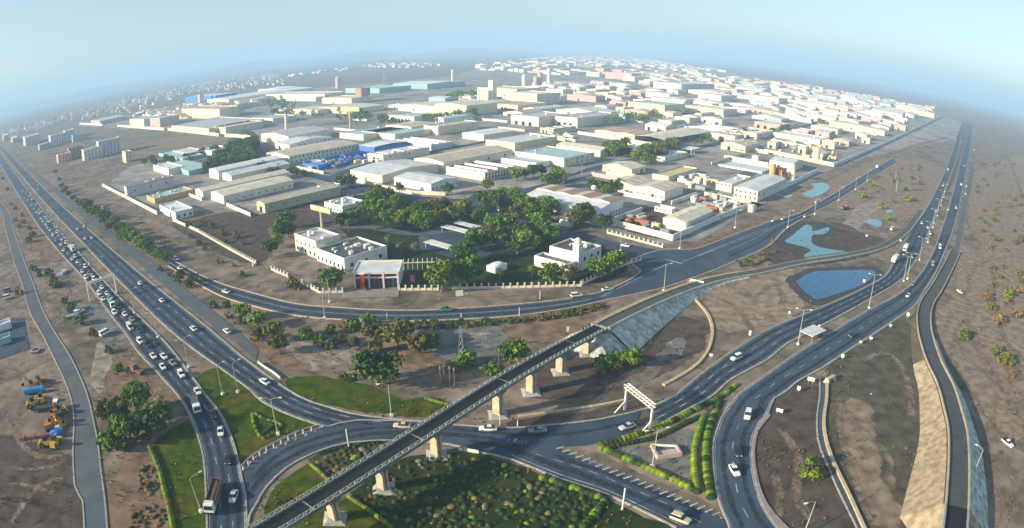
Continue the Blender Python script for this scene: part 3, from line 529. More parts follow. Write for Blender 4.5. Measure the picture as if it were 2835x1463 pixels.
# ---- far hills
def hills(name, x0, x1, y, hmax, seed, dep=2500, kx=1/900.0):
    mb = MB(); n = 90; rows = []
    for j in range(7):
        t = j/6.0; row = []
        for i in range(n+1):
            x = x0+(x1-x0)*i/n; a = math.sin(math.pi*i/n)**0.5
            hgt = hmax*a*(0.45+0.75*(noise.fractal(Vector((x*kx, seed, t*0.7)), 1.0, 2.1, 5)+0.35))*math.sin(math.pi*min(1, t*0.62+0.0))
            row.append((x, y+dep*t+noise.noise(Vector((x*kx, seed+3, 0)))*300, max(-5, hgt)))
        rows.append(row)
    mb.loft(rows, caps=False, closed=False)
    return struct(name, mb.mesh(name, mat('hill_rock', (0.17,0.155,0.14), rough=0.95, var=0.3, scale=0.004, bump=0.3), True))
hills('hills', -9000, 500, 9000, 130, 1.0)
hills('hills', -13000, -3500, 6500, 120, 5.0)
hills('hills', 1500, 16000, 15000, 230, 9.0, 4000, 1/1800.0)

# ================================================================= FLYOVERS
def deck_line(pairs, step=3.0):
    """centre line from (left edge, right edge) pairs of surveyed deck points"""
    return smooth([(P3(a)+P3(b))/2 for a, b in pairs], step)
_fa = (P3((-48.4,87.4,7))+P3((-42.6,87.3,7)))/2; _fb = (P3((26.9,186.9,5.8))+P3((28.8,183.0,5.8)))/2
_zp = [(-0.4,5.8),(0,7.0),(0.14,7.6),(0.3,8.2),(0.4,8.6),(0.5,8.9),(0.6,8.9),(0.7,8.5),(0.8,7.8),(0.9,6.9),(1.0,5.8)]
def _zat(t):
    for (a, za), (b, zb) in zip(_zp, _zp[1:]):
        if t <= b: k = (t-a)/(b-a); return za+(zb-za)*k
    return _zp[-1][1]
FD = []
for i in range(-14, 43):
    t = i/42.0; p = _fa.lerp(_fb, t); p.z = sum(_zat(min(1.0, t+d)) for d in (-.06, -.03, 0, .03, .06))/5 if t < 0.94 else _zat(t); FD.append(p)
FR = deck_line([((26.9,186.9,5.8),(28.8,183.0,5.8)), ((36.5,198.9,4.8),(38.8,194.7,4.8)), ((52.1,215.7,3.3),(53.9,211.8,3.3)), ((70.3,233.4,1.5),(71.6,229.0,1.5)), ((86.5,244.2,0.6),(87.7,240.6,0.6)), ((108.6,253.1,0.22),(108.4,249.9,0.22)),
                ((135.4,266.6,0.22),(132.2,259.7,0.22)), ((169.7,278.7,0.22),(167.2,270.7,0.22)), ((201.2,293.4,0.22),(200.9,287.2,0.22)), ((231.8,317.6,0.22),(236.6,315.9,0.22)), ((265.1,350.2,0.22),(266.5,345.5,0.22)), ((298.4,383.8,0.22),(298.5,378.2,0.22))])
DW = 5.0
fly = thing('flyover', 'long narrow flyover with dark deck and pale lattice railings crossing the interchange', 'flyover', (0,0,0))
# deck girder
mb = MB(); ns = normals(FD)
rings = []
for p, n in zip(FD, ns):
    def q(s, z): return (p.x+n.x*s, p.y+n.y*s, p.z+z)
    rings.append([q(DW/2,0), q(-DW/2,0), q(-DW/2,-0.55), q(-1.4,-0.7), q(-1.2,-1.5), q(1.2,-1.5), q(1.4,-0.7), q(DW/2,-0.55)])
mb.loft(rings); obj('deck_girder', mb.mesh('deck_girder', conc), fly)
obj('road_surface', ribbon(FD, DW-0.9, 0.02).mesh('road_surface', asph_d), fly)
par = mat('parapet_concrete', (0.25,0.29,0.28), rough=0.85, var=0.3, scale=1.2)
for s in (-1, 1):
    e = offset(FD, s*(DW/2-0.12))
    obj('parapet', rail(e, 0.24, -0.5, 0.3).mesh('parapet', par), fly)
    # lattice railing: posts, braces and two rails, one bay every 2 m
    T = length(e); i = 0; d = 0.5
    bay = MB().box(-0.09,-0.1,0.29,0.09,0.1,1.1).tube((0,0,0.35),(1.0,0,1.0),0.045,4).tube((1.0,0,1.0),(2.0,0,0.35),0.045,4).mesh('railing_bay', mat('railing_steel', (0.42,0.44,0.40), rough=0.6, var=0.3, scale=1.5))
    while d < T-2 and i < 150:
        p, h = pick(e, d); obj('railing_bay', bay, fly, p, h); d += 2.0; i += 1
    obj('handrail', rail(e, 0.09, 1.05, 1.15).mesh('handrail', _M['railing_steel']), fly)
# piers: twin-leg column with a cap, on a chamfered pedestal
pm = MB().box(-0.9,-1.1,0.0,-0.25,1.1,5.6).box(0.25,-1.1,0.0,0.9,1.1,5.6).box(-0.25,-0.8,0.0,0.25,0.8,5.6,1)
PIER = pm.mesh('pier', [conc_w, mat('pier_recess', (0.34,0.22,0.13), rough=0.9, var=0.3, scale=1.5)])
CAP = MB().frus((-1.0,-1.2,1.0,1.2),(-1.2,-2.1,1.2,2.1),5.6,6.5).mesh('pier_cap', conc)
PED = MB().frus((-2.4,-2.4,2.4,2.4),(-1.5,-1.5,1.5,1.5),0.05,0.5).mesh('pedestal', conc)
piers = [(-36.6,96.4), (-26.2,109.8), (-16.3,124.4), (-4.3,141.4), (5.6,154.1), (14.3,165.7), (22.7,177.3)]
def nearest(pl, x, y): return min(range(len(pl)), key=lambda i: (pl[i].x-x)**2+(pl[i].y-y)**2)
for k in piers:
    x, y = k[0]-0.3, k[1]+0.9
    i = min(max(nearest(FD, x, y), 1), len(FD)-2); p = FD[i]; h = math.atan2(FD[i+1].y-FD[i-1].y, FD[i+1].x-FD[i-1].x)
    sz = (p.z-1.45)/6.5
    o = obj('pier', PIER, fly, (p.x, p.y, 0), h, (1, 1, sz)); obj('pier_cap', CAP, o); 
    obj('pedestal', PED, fly, (p.x, p.y, 0), h+rad(45), (1.05, 1.05, 1))
for i in range(6, len(FD)-4, 11):
    p = FD[i]; h = math.atan2(FD[i+1].y-FD[i].y, FD[i+1].x-FD[i].x)
    obj('expansion_joint', MB().face([(-0.15,-2.0,0.03),(0.15,-2.0,0.03),(0.15,2.0,0.03),(-0.15,2.0,0.03)]).mesh('expansion_joint', conc), fly, p, h)

# approach embankment with stone-pitched slopes
pitch = mat('stone_pitching_and_shade', (0.46,0.49,0.43), rough=0.95, var=0.5, scale=0.5, bump=0.3, det=8)  # grey-teal stone; also stands for the shaded side of the second ramp
tanv = mat('tan_verge', (0.44,0.34,0.23), rough=0.95, var=0.25, scale=0.5)
mb = MB(); ns = normals(FR); rr = []; keep = []
for p, n in zip(FR, ns):
    if p.z < 0.3: break
    z = p.z; keep.append(p)
    rr.append([(p.x+n.x*(4.6+z*1.1), p.y+n.y*(4.6+z*1.1), 0.02), (p.x+n.x*4.6, p.y+n.y*4.6, z-0.06), (p.x-n.x*3.2, p.y-n.y*3.2, z-0.06), (p.x-n.x*(3.2+z*1.6), p.y-n.y*(3.2+z*1.6), 0.02)])
mb.loft(rr, closed=False, caps=False)
mb.m = [(1, 1, 0)[i % 3] for i in range(len(mb.f))]
# rounded cone at the abutment
p0, n0 = FR[0], ns[0]; t0 = Vector((-n0.y, n0.x, 0)); t0 = -t0 if (FR[1]-FR[0]).dot(t0) > 0 else t0
fan = []
for i in range(13):
    a = math.pi*i/12; d = -n0*math.cos(a)+t0*math.sin(a)
    fan.append(((p0+d*(4.0+6.2*1.25*(0.75+0.25*abs(math.cos(a))))), p0+d*(3.6 if i in (0,12) else 2.6)))
c0 = len(mb.v)
for o_, i_ in fan: mb.v += [(o_.x, o_.y, 0.02), (i_.x, i_.y, 6.1 if 0 else 4.6)]
for i in range(12): mb.f.append((c0+2*i, c0+2*i+2, c0+2*i+3, c0+2*i+1)); mb.m.append(0)
emb = struct('ramp_embankment', mb.mesh('ramp_embankment', [pitch, tanv]))
obj('abutment', MB().box(-0.6,-3.4,0,0.6,3.4,6.1).mesh('abutment', conc), emb, (p0.x, p0.y, 0), math.atan2(t0.y, t0.x))
rs = struct('ramp_road', ribbon(FR, 5.0, 0.03).mesh('ramp_road', mat('asphalt_ramp', (0.085,0.095,0.085), rough=0.8, var=0.2, scale=0.3)))
obj('kerb', rail(offset(FR, -2.65), 0.35, -0.05, 0.75).mesh('kerb', mat('ramp_wall', (0.48,0.52,0.46), rough=0.8, var=0.2)), rs)
obj('kerb', rail(offset(FR, 2.65), 0.35, -0.05, 0.35).mesh('kerb', kerbt), rs)
# low dark posts guarding the curved ramp by the flood water
e = offset(FR[len(FR)//3:], 4.2); d = 0; i = 0
POST = MB().box(-0.18,-0.18,0,0.18,0.18,1.0).mesh('guard_post', mat('guard_post', (0.14,0.12,0.11), rough=0.9))
gf = thing('guard_rail', 'row of small dark posts along the curved ramp beside the flood water', 'guard rail', tuple(e[0][:2])+(0,))
while d < length(e) and i < 75:
    p, h = pick(e, d); q = p-e[0]; obj('guard_post', POST, gf, (q.x, q.y, 0), h); d += 2.6; i += 1
obj('guard_beam', rail([Vector((p.x-e[0].x, p.y-e[0].y, 0)) for p in e], 0.12, 0.6, 0.85).mesh('guard_beam', _M['guard_post']), gf)

# second flyover ramp at lower right: sun and shade coloured into its slopes, walls, dark deck at its end
S2 = deck_line([((255.5,283.7,0.22),(258.9,285.7,0.22)), ((216.1,248.9,0.15),(229.5,254.9,0.15)), ((192.4,227.1,0.3),(197.2,224.2,0.3)), ((177.6,214.0,0.5),(180.4,209.1,0.5)), ((165.5,200.8,0.8),(168.2,195.3,0.8)), ((153.7,183.9,1.3),(158.4,181.4,1.3)), ((144.1,166.8,2),(149.9,166.8,2)), ((137.3,152.9,2.8),(142.0,151.2,2.8)), ((130.7,137.0,3.6),(136.4,137.1,3.6)),
                ((122.5,121.5,4.4),(127.8,120.2,4.4)), ((116.5,110.8,5),(121.8,109.4,5)), ((108.5,99.4,5.7),(113.8,97.7,5.7)), ((101.3,89.5,6.2),(106.5,87.8,6.2)), ((95.3,81.3,6.5),(99.5,78.2,6.5))])
E2 = S2[-1]; t2 = (S2[-1]-S2[-4]).normalized(); t2.z = 0
mb = MB(); ns = normals(S2); rr = []
for p, n in zip(S2, ns):
    z = max(p.z, 0.1); rr.append([(p.x+n.x*(3.8+z*1.35), p.y+n.y*(3.8+z*1.35), 0.02), (p.x+n.x*3.8, p.y+n.y*3.8, z-0.06), (p.x-n.x*3.9, p.y-n.y*3.9, z-0.06), (p.x-n.x*(3.9+z*1.45), p.y-n.y*(3.9+z*1.45), 0.02)])
mb.loft(rr, closed=False, caps=False)
mb.m = [(0 if (i % 3 == 2 and S2[i//3].z > 2.5) else (2 if i % 3 == 0 and S2[i//3].z > 1.5 else 1)) for i in range(len(mb.f))]  # tan painted on the sunlit slope, grey-teal on the shaded one
n2 = ns[-1]; z = 6.5
end = [rr[-1][0], rr[-1][1], rr[-1][2], rr[-1][3]]
out = [Vector(end[0])+t2*3, Vector(end[3])+t2*3]
toe_l = Vector((E2.x, E2.y, 0))+t2*11+n2*5; toe_r = Vector((E2.x, E2.y, 0))+t2*11-n2*5
mb.face([end[1], end[2], (toe_r.x, toe_r.y, 0.02), (toe_l.x, toe_l.y, 0.02)][::-1]); mb.face([end[0], end[1], (toe_l.x, toe_l.y, 0.02)][::-1]); mb.face([end[2], end[3], (toe_r.x, toe_r.y, 0.02)][::-1])
emb2 = struct('ramp_embankment', mb.mesh('ramp_embankment', [mat('riprap_lit_tan', (0.36,0.285,0.185), rough=0.95, var=0.4, scale=0.45, bump=0.15, det=8), _M['reserve_soil'], pitch]))
rs2 = struct('ramp_road', ribbon(S2, 6.6, 0.03).mesh('ramp_road', mat('asphalt_ramp_b', (0.070,0.080,0.088), rough=0.8, var=0.2, scale=0.3)))
for s in (-1, 1): obj('kerb', rail(offset(S2, s*3.25), 0.45, -0.05, 0.65).mesh('kerb', mat('ramp_wall_tan', (0.46,0.37,0.26), rough=0.8, var=0.2)), rs2)
fl2 = thing('flyover', 'dark bridge deck leaving the ramp at the lower right corner', 'flyover', (E2.x, E2.y, 0), math.atan2(t2.y, t2.x))
obj('deck_girder', MB().box(0.1,-3.4,5.3,22,3.4,6.5, bot=True).mesh('deck_girder', conc), fl2)
obj('road_surface', MB().face([(0.1,-3.0,6.52),(22,-3.0,6.52),(22,3.0,6.52),(0.1,3.0,6.52)]).mesh('road_surface', asph_d), fl2)
for s in (-1, 1): obj('parapet', MB().box(0.1,s*3.25-0.15,6.4,22,s*3.25+0.15,7.3).mesh('parapet', par), fl2)
for x in (12, 20.5): obj('pier', PIER, fl2, (x, 0, 0), 0, (1, 1, 0.95))

# ================================================================= BUILDINGS
FOOT = []     # footprints already taken (grid coordinates u0,v0,u1,v1)
def uv(p): q = P3(p); return q.dot(U), q.dot(V)
WIN = MB().box(-0.04,-0.55,0,0.06,0.55,1.3, bot=True).mesh('window', glass)
def gable_roof(mb, x0, x1, y0, y1, h, rise, axis, m0, m1, over=0.35, th=0.12):
    """two sloped slabs; axis 'u' = ridge along x"""
    if axis == 'u':
        ym = (y0+y1)/2
        for a, b, m in ((y0-over, ym, m0), (y1+over, ym, m1)):
            za = h-over*rise/((y1-y0)/2)
            pts = [(x0-over,a,za),(x1+over,a,za),(x1+over,b,h+rise),(x0-over,b,h+rise)]
            n = len(mb.v); mb.v += pts+[(p[0],p[1],p[2]+th) for p in pts]
            for f in [(4,5,6,7),(3,2,1,0),(0,1,5,4),(1,2,6,5),(3,0,4,7)]: mb.f.append(tuple(n+i for i in f)); mb.m.append(m)
    else:
        xm = (x0+x1)/2
        for a, b, m in ((x0-over, xm, m0), (x1+over, xm, m1)):
            za = h-over*rise/((x1-x0)/2)
            pts = [(a,y0-over,za),(a,y1+over,za),(b,y1+over,h+rise),(b,y0-over,h+rise)]
            n = len(mb.v); mb.v += pts+[(p[0],p[1],p[2]+th) for p in pts]
            for f in [(4,5,6,7),(3,2,1,0),(0,1,5,4),(1,2,6,5),(3,0,4,7)]: mb.f.append(tuple(n+i for i in f)); mb.m.append(m)
def walls(mb, lu, lv, h, rise=0, axis=None, bays=1, m=0):
    def gab(pts): mb.face(pts, m)
    if axis == 'u':
        for x, s in ((0, 1), (lu, -1)):
            pts = [(x,lv,0),(x,0,0),(x,0,h)]
            for b in range(bays): pts += [(x, lv*(b+0.5)/bays, h+rise), (x, lv*(b+1)/bays, h)]
            gab(pts if s > 0 else pts[::-1])
        mb.face([(0,0,0),(lu,0,0),(lu,0,h),(0,0,h)], m); mb.face([(lu,lv,0),(0,lv,0),(0,lv,h),(lu,lv,h)], m)
    elif axis == 'v':
        for y, s in ((0, 1), (lv, -1)):
            pts = [(0,y,0),(lu,y,0),(lu,y,h)]
            for b in range(bays): pts += [(lu*(1-(b+0.5)/bays), y, h+rise), (lu*(1-(b+1)/bays), y, h)]
            gab(pts if s > 0 else pts[::-1])
        mb.face([(0,lv,0),(0,0,0),(0,0,h),(0,lv,h)], m); mb.face([(lu,0,0),(lu,lv,0),(lu,lv,h),(lu,0,h)], m)
    else:
        mb.face([(0,0,0),(lu,0,0),(lu,0,h),(0,0,h)], m); mb.face([(lu,0,0),(lu,lv,0),(lu,lv,h),(lu,0,h)], m)
        mb.face([(lu,lv,0),(0,lv,0),(0,lv,h),(lu,lv,h)], m); mb.face([(0,lv,0),(0,0,0),(0,0,h),(0,lv,h)], m)
def dims(K, L, Rr):
    k = P3(K); lv = L if isinstance(L, (int, float)) else abs((P3(L)-k).dot(V)); lu = Rr if isinstance(Rr, (int, float)) else abs((P3(Rr)-k).dot(U))
    return lu, lv
def building(K, L, Rr, h, label, wall='cream', roof='tan', kind='u', rise=1.6, cat='warehouse', name='warehouse', doors=(), wins=(), lights=0, vents=0, bays=1, roof2=None, group=None, clutter=0, rot=AZU, band=None):
    """K nearest base corner; lit gable wall runs K->L (grid v), shaded side wall runs K->R (grid u). kind: u/v gable, f flat with parapet."""
    lu, lv = dims(K, L, Rr); u0, v0 = uv(K); FOOT.append((u0-3, v0-3, u0+lu+3, v0+lv+3))
    t = thing(name, label, cat, (K[0], K[1], 0), rot, group)
    mb = MB(); ax = kind if kind in 'uv' else None
    walls(mb, lu, lv, h, rise, ax, bays)
    if not ax:                                     # parapet inner faces and top
        e = 0.35
        for a in ((0,0,lu,e), (0,lv-e,lu,lv), (0,e,e,lv-e), (lu-e,e,lu,lv-e)): mb.box(a[0]+.01,a[1]+.01,h-1.0,a[2]-.01,a[3]-.01,h+0.02)
    wo = obj('wall', mb.mesh('wall', W_(wall)), t)
    mb = MB()
    if kind == 'u':
        for b in range(bays): gable_roof(mb, 0, lu, lv*b/bays, lv*(b+1)/bays, h, rise, 'u', 0, 1)
    elif kind == 'v':
        for b in range(bays): gable_roof(mb, lu*b/bays, lu*(b+1)/bays, 0, lv, h, rise, 'v', 0, 1)
    else: mb.box(0.3,0.3,h-1.2,lu-0.3,lv-0.3,h-0.8)
    ro = obj('roof', mb.mesh('roof', [RF(roof), RF(roof2 or roof)]), t)
    for (f, c, wd, hh) in doors:
        if f == 'x': obj('door', MB().box(-0.12,-wd/2,0.05,0.06,wd/2,hh, bot=True).mesh('door', dark if hh > 3.2 else glass), t, (0, c*lv, 0))
        else: obj('door', MB().box(-wd/2,-0.12,0.05,wd/2,0.06,hh, bot=True).mesh('door', dark if hh > 3.2 else glass), t, (c*lu, 0, 0))
    for (f, n, z, s) in wins:
        for i in range(n):
            c = (i+0.5)/n
            if f == 'x': obj('window', WIN, wo, (0, lv*c, z), math.pi, (1, s, s))
            else: obj('window', WIN, wo, (lu*c, 0, z), -math.pi/2, (1, s, s))
    if lights and kind == 'u':
        for i in range(lights):
            x = lu*(i+0.5)/lights; bw = lv/bays
            for b in range(bays):
                for s, y in ((0, 0.27), (1, 0.73)):
                    z = h+rise*(0.54)+0.16; sl = math.atan2(rise, bw/2)*(1 if s == 0 else -1)
                    obj('roof_light', MB().box(-0.5,-bw*0.16,-0.02,0.5,bw*0.16,0.04).mesh('roof_light', mat('roof_light', (0.62,0.66,0.66), rough=0.3, var=0.1)), ro, (x, bw*(b+y), z), (sl, 0, 0))
    if lights and kind == 'f':
        for i in range(lights):
            x = lu*(i+0.6)/lights
            obj('roof_light', MB().frus((-0.9,lv*0.08,0.9,lv*0.92),(-0.5,lv*0.08,0.2,lv*0.92),h-0.82,h+0.5).mesh('roof_light', RF('white')), ro, (x, 0, 0))
    for i in range(vents):
        x = lu*(i+0.5)/vents; z = h+(rise if ax == 'u' else 0)
        obj('roof_vent', MB().cyl(0,0,-0.2,0.5,0.35,0.35,8).cyl(0,0,0.5,0.8,0.55,0.2,8).mesh('roof_vent', steel), ro, (x, lv/2/bays if bays > 1 else lv/2, z))
    for i in range(clutter):
        x, y = R.uniform(1.5, lu-2.5), R.uniform(1.5, lv-2.5); s = R.uniform(0.7, 1.4)
        obj('rooftop_unit', MB().box(-s,-s*.7,0,s,s*.7,s*1.1).mesh('rooftop_unit', W_(R.choice(['white','white','cream','grey']))), ro, (x, y, h-0.8))
    if band:
        obj('wall_band', MB().box(-0.05,-0.05,h*0.82,lu+0.05,0.0,h*0.97).box(-0.05,0.0,h*0.82,0.0,lv,h*0.97).mesh('wall_band', W_(band)), t)
    return t

# ---- right-hand front block
building((88.0,311.3), (77.7,320.0), (110.3,337.7), 5.2, 'cream gabled warehouse nearest the estate corner wall', 'cream', 'sand', 'u', 1.3, doors=[('y',0.5,1.6,2.6)], wins=[('y',6,0.8,1.0)], lights=0, vents=3)
building((89.1,347.0), (80.7,354.3), 6.0, 3.0, 'low white cabin row beside the corner warehouse', 'white', 'white', 'f', cat='office', name='site_office', wins=[('x',4,1.1,0.7)])
_wl, _wv = dims((44.4,332.4), (8.7,369.1), (65.2,349.0)); _wk = P3((44.4,332.4))+U*13.0
building((_wk.x, _wk.y), _wv, max(14.0, _wl-13.0), 7.6, 'wide white warehouse with patchy brown striped roof', 'white', 'brown', 'u', 0.7, bays=4, roof2='tan', wins=[('y',5,0.9,1.0)], vents=2)
_lt = thing('lean_to_hall', 'pale sloping front hall of the brown-roofed white warehouse', 'warehouse', ((44.4,332.4)[0], (44.4,332.4)[1], 0), AZU)
obj('wall', MB().face([(0,_wv,0),(0,0,0),(0,0,5.0),(0,_wv,5.0)]).face([(0,0,0),(12.9,0,0),(12.9,0,7.2),(0,0,5.0)]).face([(12.9,_wv,0),(0,_wv,0),(0,_wv,5.0),(12.9,_wv,7.2)]).mesh('wall', W_('white')), _lt)
obj('roof', MB().face([(-0.4,-0.3,5.0),(12.9,-0.3,7.3),(12.9,_wv+0.3,7.3),(-0.4,_wv+0.3,5.0)]).mesh('roof', RF('pale')), _lt)
for i in range(5): obj('door', MB().box(-0.1,_wv*(0.12+0.17*i),0.05,0.0,_wv*(0.12+0.17*i)+3.2,3.4).mesh('door', W_('ochre') if i == 2 else dark), _lt)
building((92.7,380.6), (65.5,414.8), (108.2,401.1), 5.6, 'cream twin-gabled warehouse behind the white boundary wall', 'cream', 'tan', 'u', 1.8, bays=2, doors=[('x',0.2,1.6,2.8)], wins=[('x',10,1.4,0.7)], lights=3)
building((85.7,456.6), (66.9,473.5), (101.7,469.7), 4.6, 'yellow gabled warehouse with a broad tan roof', 'yellow', 'sand', 'u', 2.2, lights=0, vents=2, doors=[('y',0.7,3,3.0)])
building((84.5,444.0), (68.7,460.3), 4.0, 3.0, 'yellow lean-to along the front of the yellow warehouse', 'yellow', 'yellow', 'f', cat='annex', name='annex')
building((108.9,438.4), (96.8,444.4), (137.2,479.1), 3.8, 'low shed with a bright yellow flat roof', 'yellow', 'yellow', 'f', cat='shed', name='shed')
building((146.6,408.8), (137.7,416.6), (169.1,441.0), 6.0, 'two storey cream office with windows along its shaded side', 'warm', 'pale', 'f', cat='office', name='office_block', wins=[('y',7,1.0,1.0),('y',7,4.0,1.0),('x',4,4.0,0.9)], clutter=3)
building((156.4,383.5), (144.2,395.6), (191.7,438.4), 7.0, 'cream office wing with a pale grey roof by the estate wall', 'cream', 'pale', 'u', 1.0, cat='office', name='office_block', wins=[('x',5,1.2,1.0),('x',5,4.4,1.0),('y',8,3.5,1.0)], roof2='pale')
building((39.0,485.4), (8.2,524.2), (56.6,524.3), 7.0, 'cream warehouse with grey roof and a white side wing', 'cream', 'teal', 'f', wins=[('y',6,1.2,1.0),('y',6,4.2,1.0)], doors=[('x',0.3,1.5,2.5),('x',0.7,1.5,2.5)], clutter=3)
building((72.9,533.3), (49.6,576.1), (83.3,549.8), 5.6, 'pale gabled warehouse behind the grey-roofed one', 'cream', 'sand', 'v', 2.0, wins=[('y',4,3.0,1.0)])
building((17.8,480.4), (-4.5,507.9), (33.7,508.8), 4.0, 'low teal-roofed shed with a row of small openings', 'white', 'teal', 'f', cat='shed', name='shed', wins=[('x',9,1.4,0.8)])
building((120.7,633.6), (86.0,666.5), (141.1,663.1), 6.5, 'long cream shed with a stepped brown roof', 'yellow', 'pink', 'u', 1.2, bays=2, wins=[('x',3,2.0,1.2)], vents=3)
building((20.3,309.2), (17.1,313.9), (22.8,313.1), 3.6, 'small white gatehouse at the park entrance', 'white', 'white', 'f', cat='gatehouse', name='gatehouse', doors=[('y',0.6,1.6,2.4)])
building((28.7,318.6), (25.3,324.2), (31.1,323.3), 3.4, 'white guard cabin under trees by the entrance road', 'white', 'white', 'f', cat='cabin', name='guard_cabin')
def canopy(K, L, Rr, h, label, roof='sand', th=0.3, cat='canopy', name='canopy', ncol=4, cw=0.35, rise=0.0, rot=AZU):
    lu, lv = dims(K, L, Rr); u0, v0 = uv(K); FOOT.append((u0-2, v0-2, u0+lu+2, v0+lv+2))
    t = thing(name, label, cat, (K[0], K[1], 0), rot)
    mb = MB()
    if rise: gable_roof(mb, 0, lu, 0, lv, h, rise, 'u', 0, 0, 0.6, th)
    else: mb.box(-0.4,-0.4,h,lu+0.4,lv+0.4,h+th, bot=True)
    obj('roof', mb.mesh('roof', RF(roof)), t)
    col = MB().box(-cw/2,-cw/2,0,cw/2,cw/2,h).mesh('column', W_('white'))
    for i in range(ncol):
        for y in (0.3, lv-0.3): obj('column', col, t, (0.3+(lu-0.6)*i/max(1, ncol-1), y, 0))
    return t
canopy((146.8,613.5), (123.5,637.7), (216.0,705.4), 5.6, 'open-sided loading shed under a large tan gabled roof', 'sand', 0.25, 'shed', 'open_shed', 5, 0.5, 1.6)
canopy((160.8,564.6), (155.7,574.3), (171.2,580.9), 4.0, 'white flat canopy on columns beside the yard', 'white', 0.4)
canopy((-25.3,272.3), (-39.5,285.4), (-23.4,276.5), 2.6, 'front row carport with a long white roof in the park', 'white', 0.2, 'carport', 'carport', 2, 0.15)
canopy((-21.9,299.4), (-34.1,311.5), (-20.2,303.5), 2.6, 'middle carport with a white roof among the park trees', 'white', 0.2, 'carport', 'carport', 2, 0.15)
canopy((-17.6,307.8), (-29.1,317.7), (-15.8,311.3), 2.6, 'rear carport with a narrow white roof under the park trees', 'white', 0.2, 'carport', 'carport', 2, 0.15)

# ---- centre blocks
building((-87.7,429.3), (-116.0,455.0), 52, 5.6, 'grey-roofed warehouse with a sunlit tan end wall', 'warm', 'pale', 'v', 2.0, doors=[('x',0.5,1.4,2.4)])
building((-50.7,400.6), (-79.8,423.7), (-33.8,417.5), 5.2, 'white low warehouse with a pale blue-grey roof', 'white', 'pale', 'v', 1.5, wins=[('y',7,1.2,1.0),('x',6,1.3,0.8)], doors=[('x',0.93,1.5,2.5)])
building((-50.0,471.3), (-75.3,492.6), (-10.1,539.0), 6.2, 'large tan-roofed warehouse with a big dark doorway', 'cream', 'tan', 'u', 2.0, doors=[('x',0.52,8.0,4.6)], wins=[('y',4,2.0,1.4)], vents=3)
building((-18.2,433.0), (-46.2,458.6), (3.3,455.3), 6.0, 'cream workshop with dark roof and white strip skylights', 'cream', 'dark', 'f', lights=3, wins=[('y',10,1.0,1.3),('y',10,3.4,1.0)])
building((-188.1,521.8), (-221.9,549.9), (-140.7,579.2), 7.0, 'long white factory with two rows of windows and blue plinth', 'cream', 'tan', 'u', 1.6, wins=[('y',16,1.2,1.1),('y',18,4.2,1.1),('x',5,3.6,0.9)], doors=[('x',0.55,3.5,3.4)], vents=6)
building((-119.7,555.7), (-135.3,572.4), (-94.0,584.5), 6.5, 'open-fronted shed with a bright blue shaded side', 'blue', 'white', 'v', 1.0, cat='shed', name='shed')
building((-153.1,491.0), (-168.9,508.4), 9.0, 3.4, 'bright blue store at the left end of the factory yard', 'blue', 'blue', 'f', cat='shed', name='shed')
building((-140.8,534.6), 7.0, (-126.0,555.4), 3.2, 'long bright blue shed along the factory yard', 'blue', 'blue', 'f', cat='shed', name='shed')
building((-155.7,523.5), 6.0, (-143.4,537.6), 2.8, 'low blue stack of panels between the two blue sheds', 'blue', 'blue', 'f', cat='stack', name='panel_stack')
building((-70.8,567.0), (-107.4,614.4), (-63.1,595.2), 5.2, 'grey workshop with white ridge strips beside the blue shed', 'lav', 'tan', 'f', lights=3, wins=[('x',4,1.5,1.0)])
building((-146.5,355.1), (-155.7,362.0), (-122.7,408.6), 5.6, 'long olive-sided store with a sunlit yellow end wall', 'olive', 'tan', 'u', 1.2, wins=[('y',6,2.6,0.7)], doors=[('x',0.5,3.4,3.3)])
building((-121.3,401.2), 9.0, (-111.6,410.2), 4.6, 'pale block with square openings at the end of the olive store', 'white', 'white', 'f', cat='shed', name='shed', wins=[('y',4,1.5,1.5)])
building((-187.7,381.7), (-206.4,396.3), (-150.3,423.1), 5.6, 'long pale warehouse with a cream gable facing the left road', 'cream', 'sand', 'u', 1.7, wins=[('y',9,1.5,0.8)], vents=0)
building((-215.0,402.6), (-229.0,411.9), (-182.0,472.3), 4.8, 'middle warehouse of the left row with a cream gable', 'cream', 'sand', 'u', 1.5, vents=3)
building((-216.1,457.3), (-232.3,472.0), 55, 4.8, 'rear warehouse of the left row with a short yellow gable', 'cream', 'pale', 'u', 1.5)
building((-233.5,468.5), (-249.3,482.0), 62, 7.0, 'tall white store behind the left warehouse row', 'white', 'white', 'u', 1.2, wins=[('y',4,2.5,1.0)])
building((-95.4,348.5), (-109.8,361.1), (-83.8,360.2), 4.6, 'low white office with cluttered roof among trees', 'white', 'pale', 'f', cat='office', name='office_block', wins=[('x',6,1.0,0.9),('y',9,1.0,1.0)], clutter=9)
building((-297.5,418.9), 9.0, (-275.9,458.3), 9.0, 'tall plain white store with a narrow pink end wall', 'lav', 'grey', 'f', name='warehouse', band='pink', wins=[('y',3,4.0,1.1)], clutter=5)
building((-253.4,393.5), (-272.5,406.3), (-232.6,418.7), 3.8, 'long low olive-roofed stores with a yellow end', 'ochre', 'teal', 'f', cat='shed', name='shed', clutter=6)
building((-207.1,345.4), (-235.2,366.5), (-198.9,355.5), 5.0, 'boxy white office with cut-out roof by the left boundary wall', 'white', 'white', 'f', cat='office', name='office_block', wins=[('y',3,1.0,1.2)], clutter=2, doors=[('x',0.3,3,3.0)])
building((-305.7,601.0), (-337.1,627.5), 24, 5.0, 'teal-roofed open store near the hedge of trees', 'white', 'pale', 'f', cat='shed', name='shed')
building((-334.3,600.2), (-381.5,632.9), 20, 5.0, 'pale roofed store with a dark open side on the left', 'grey', 'pale', 'f', cat='shed', name='shed', doors=[('y',0.5,14,3.6)])
building((-329.0,576.5), (-415.2,613.8), 24, 3.6, 'broad low teal roof beyond the left warehouses', 'teal', 'teal', 'f', cat='shed', name='shed')
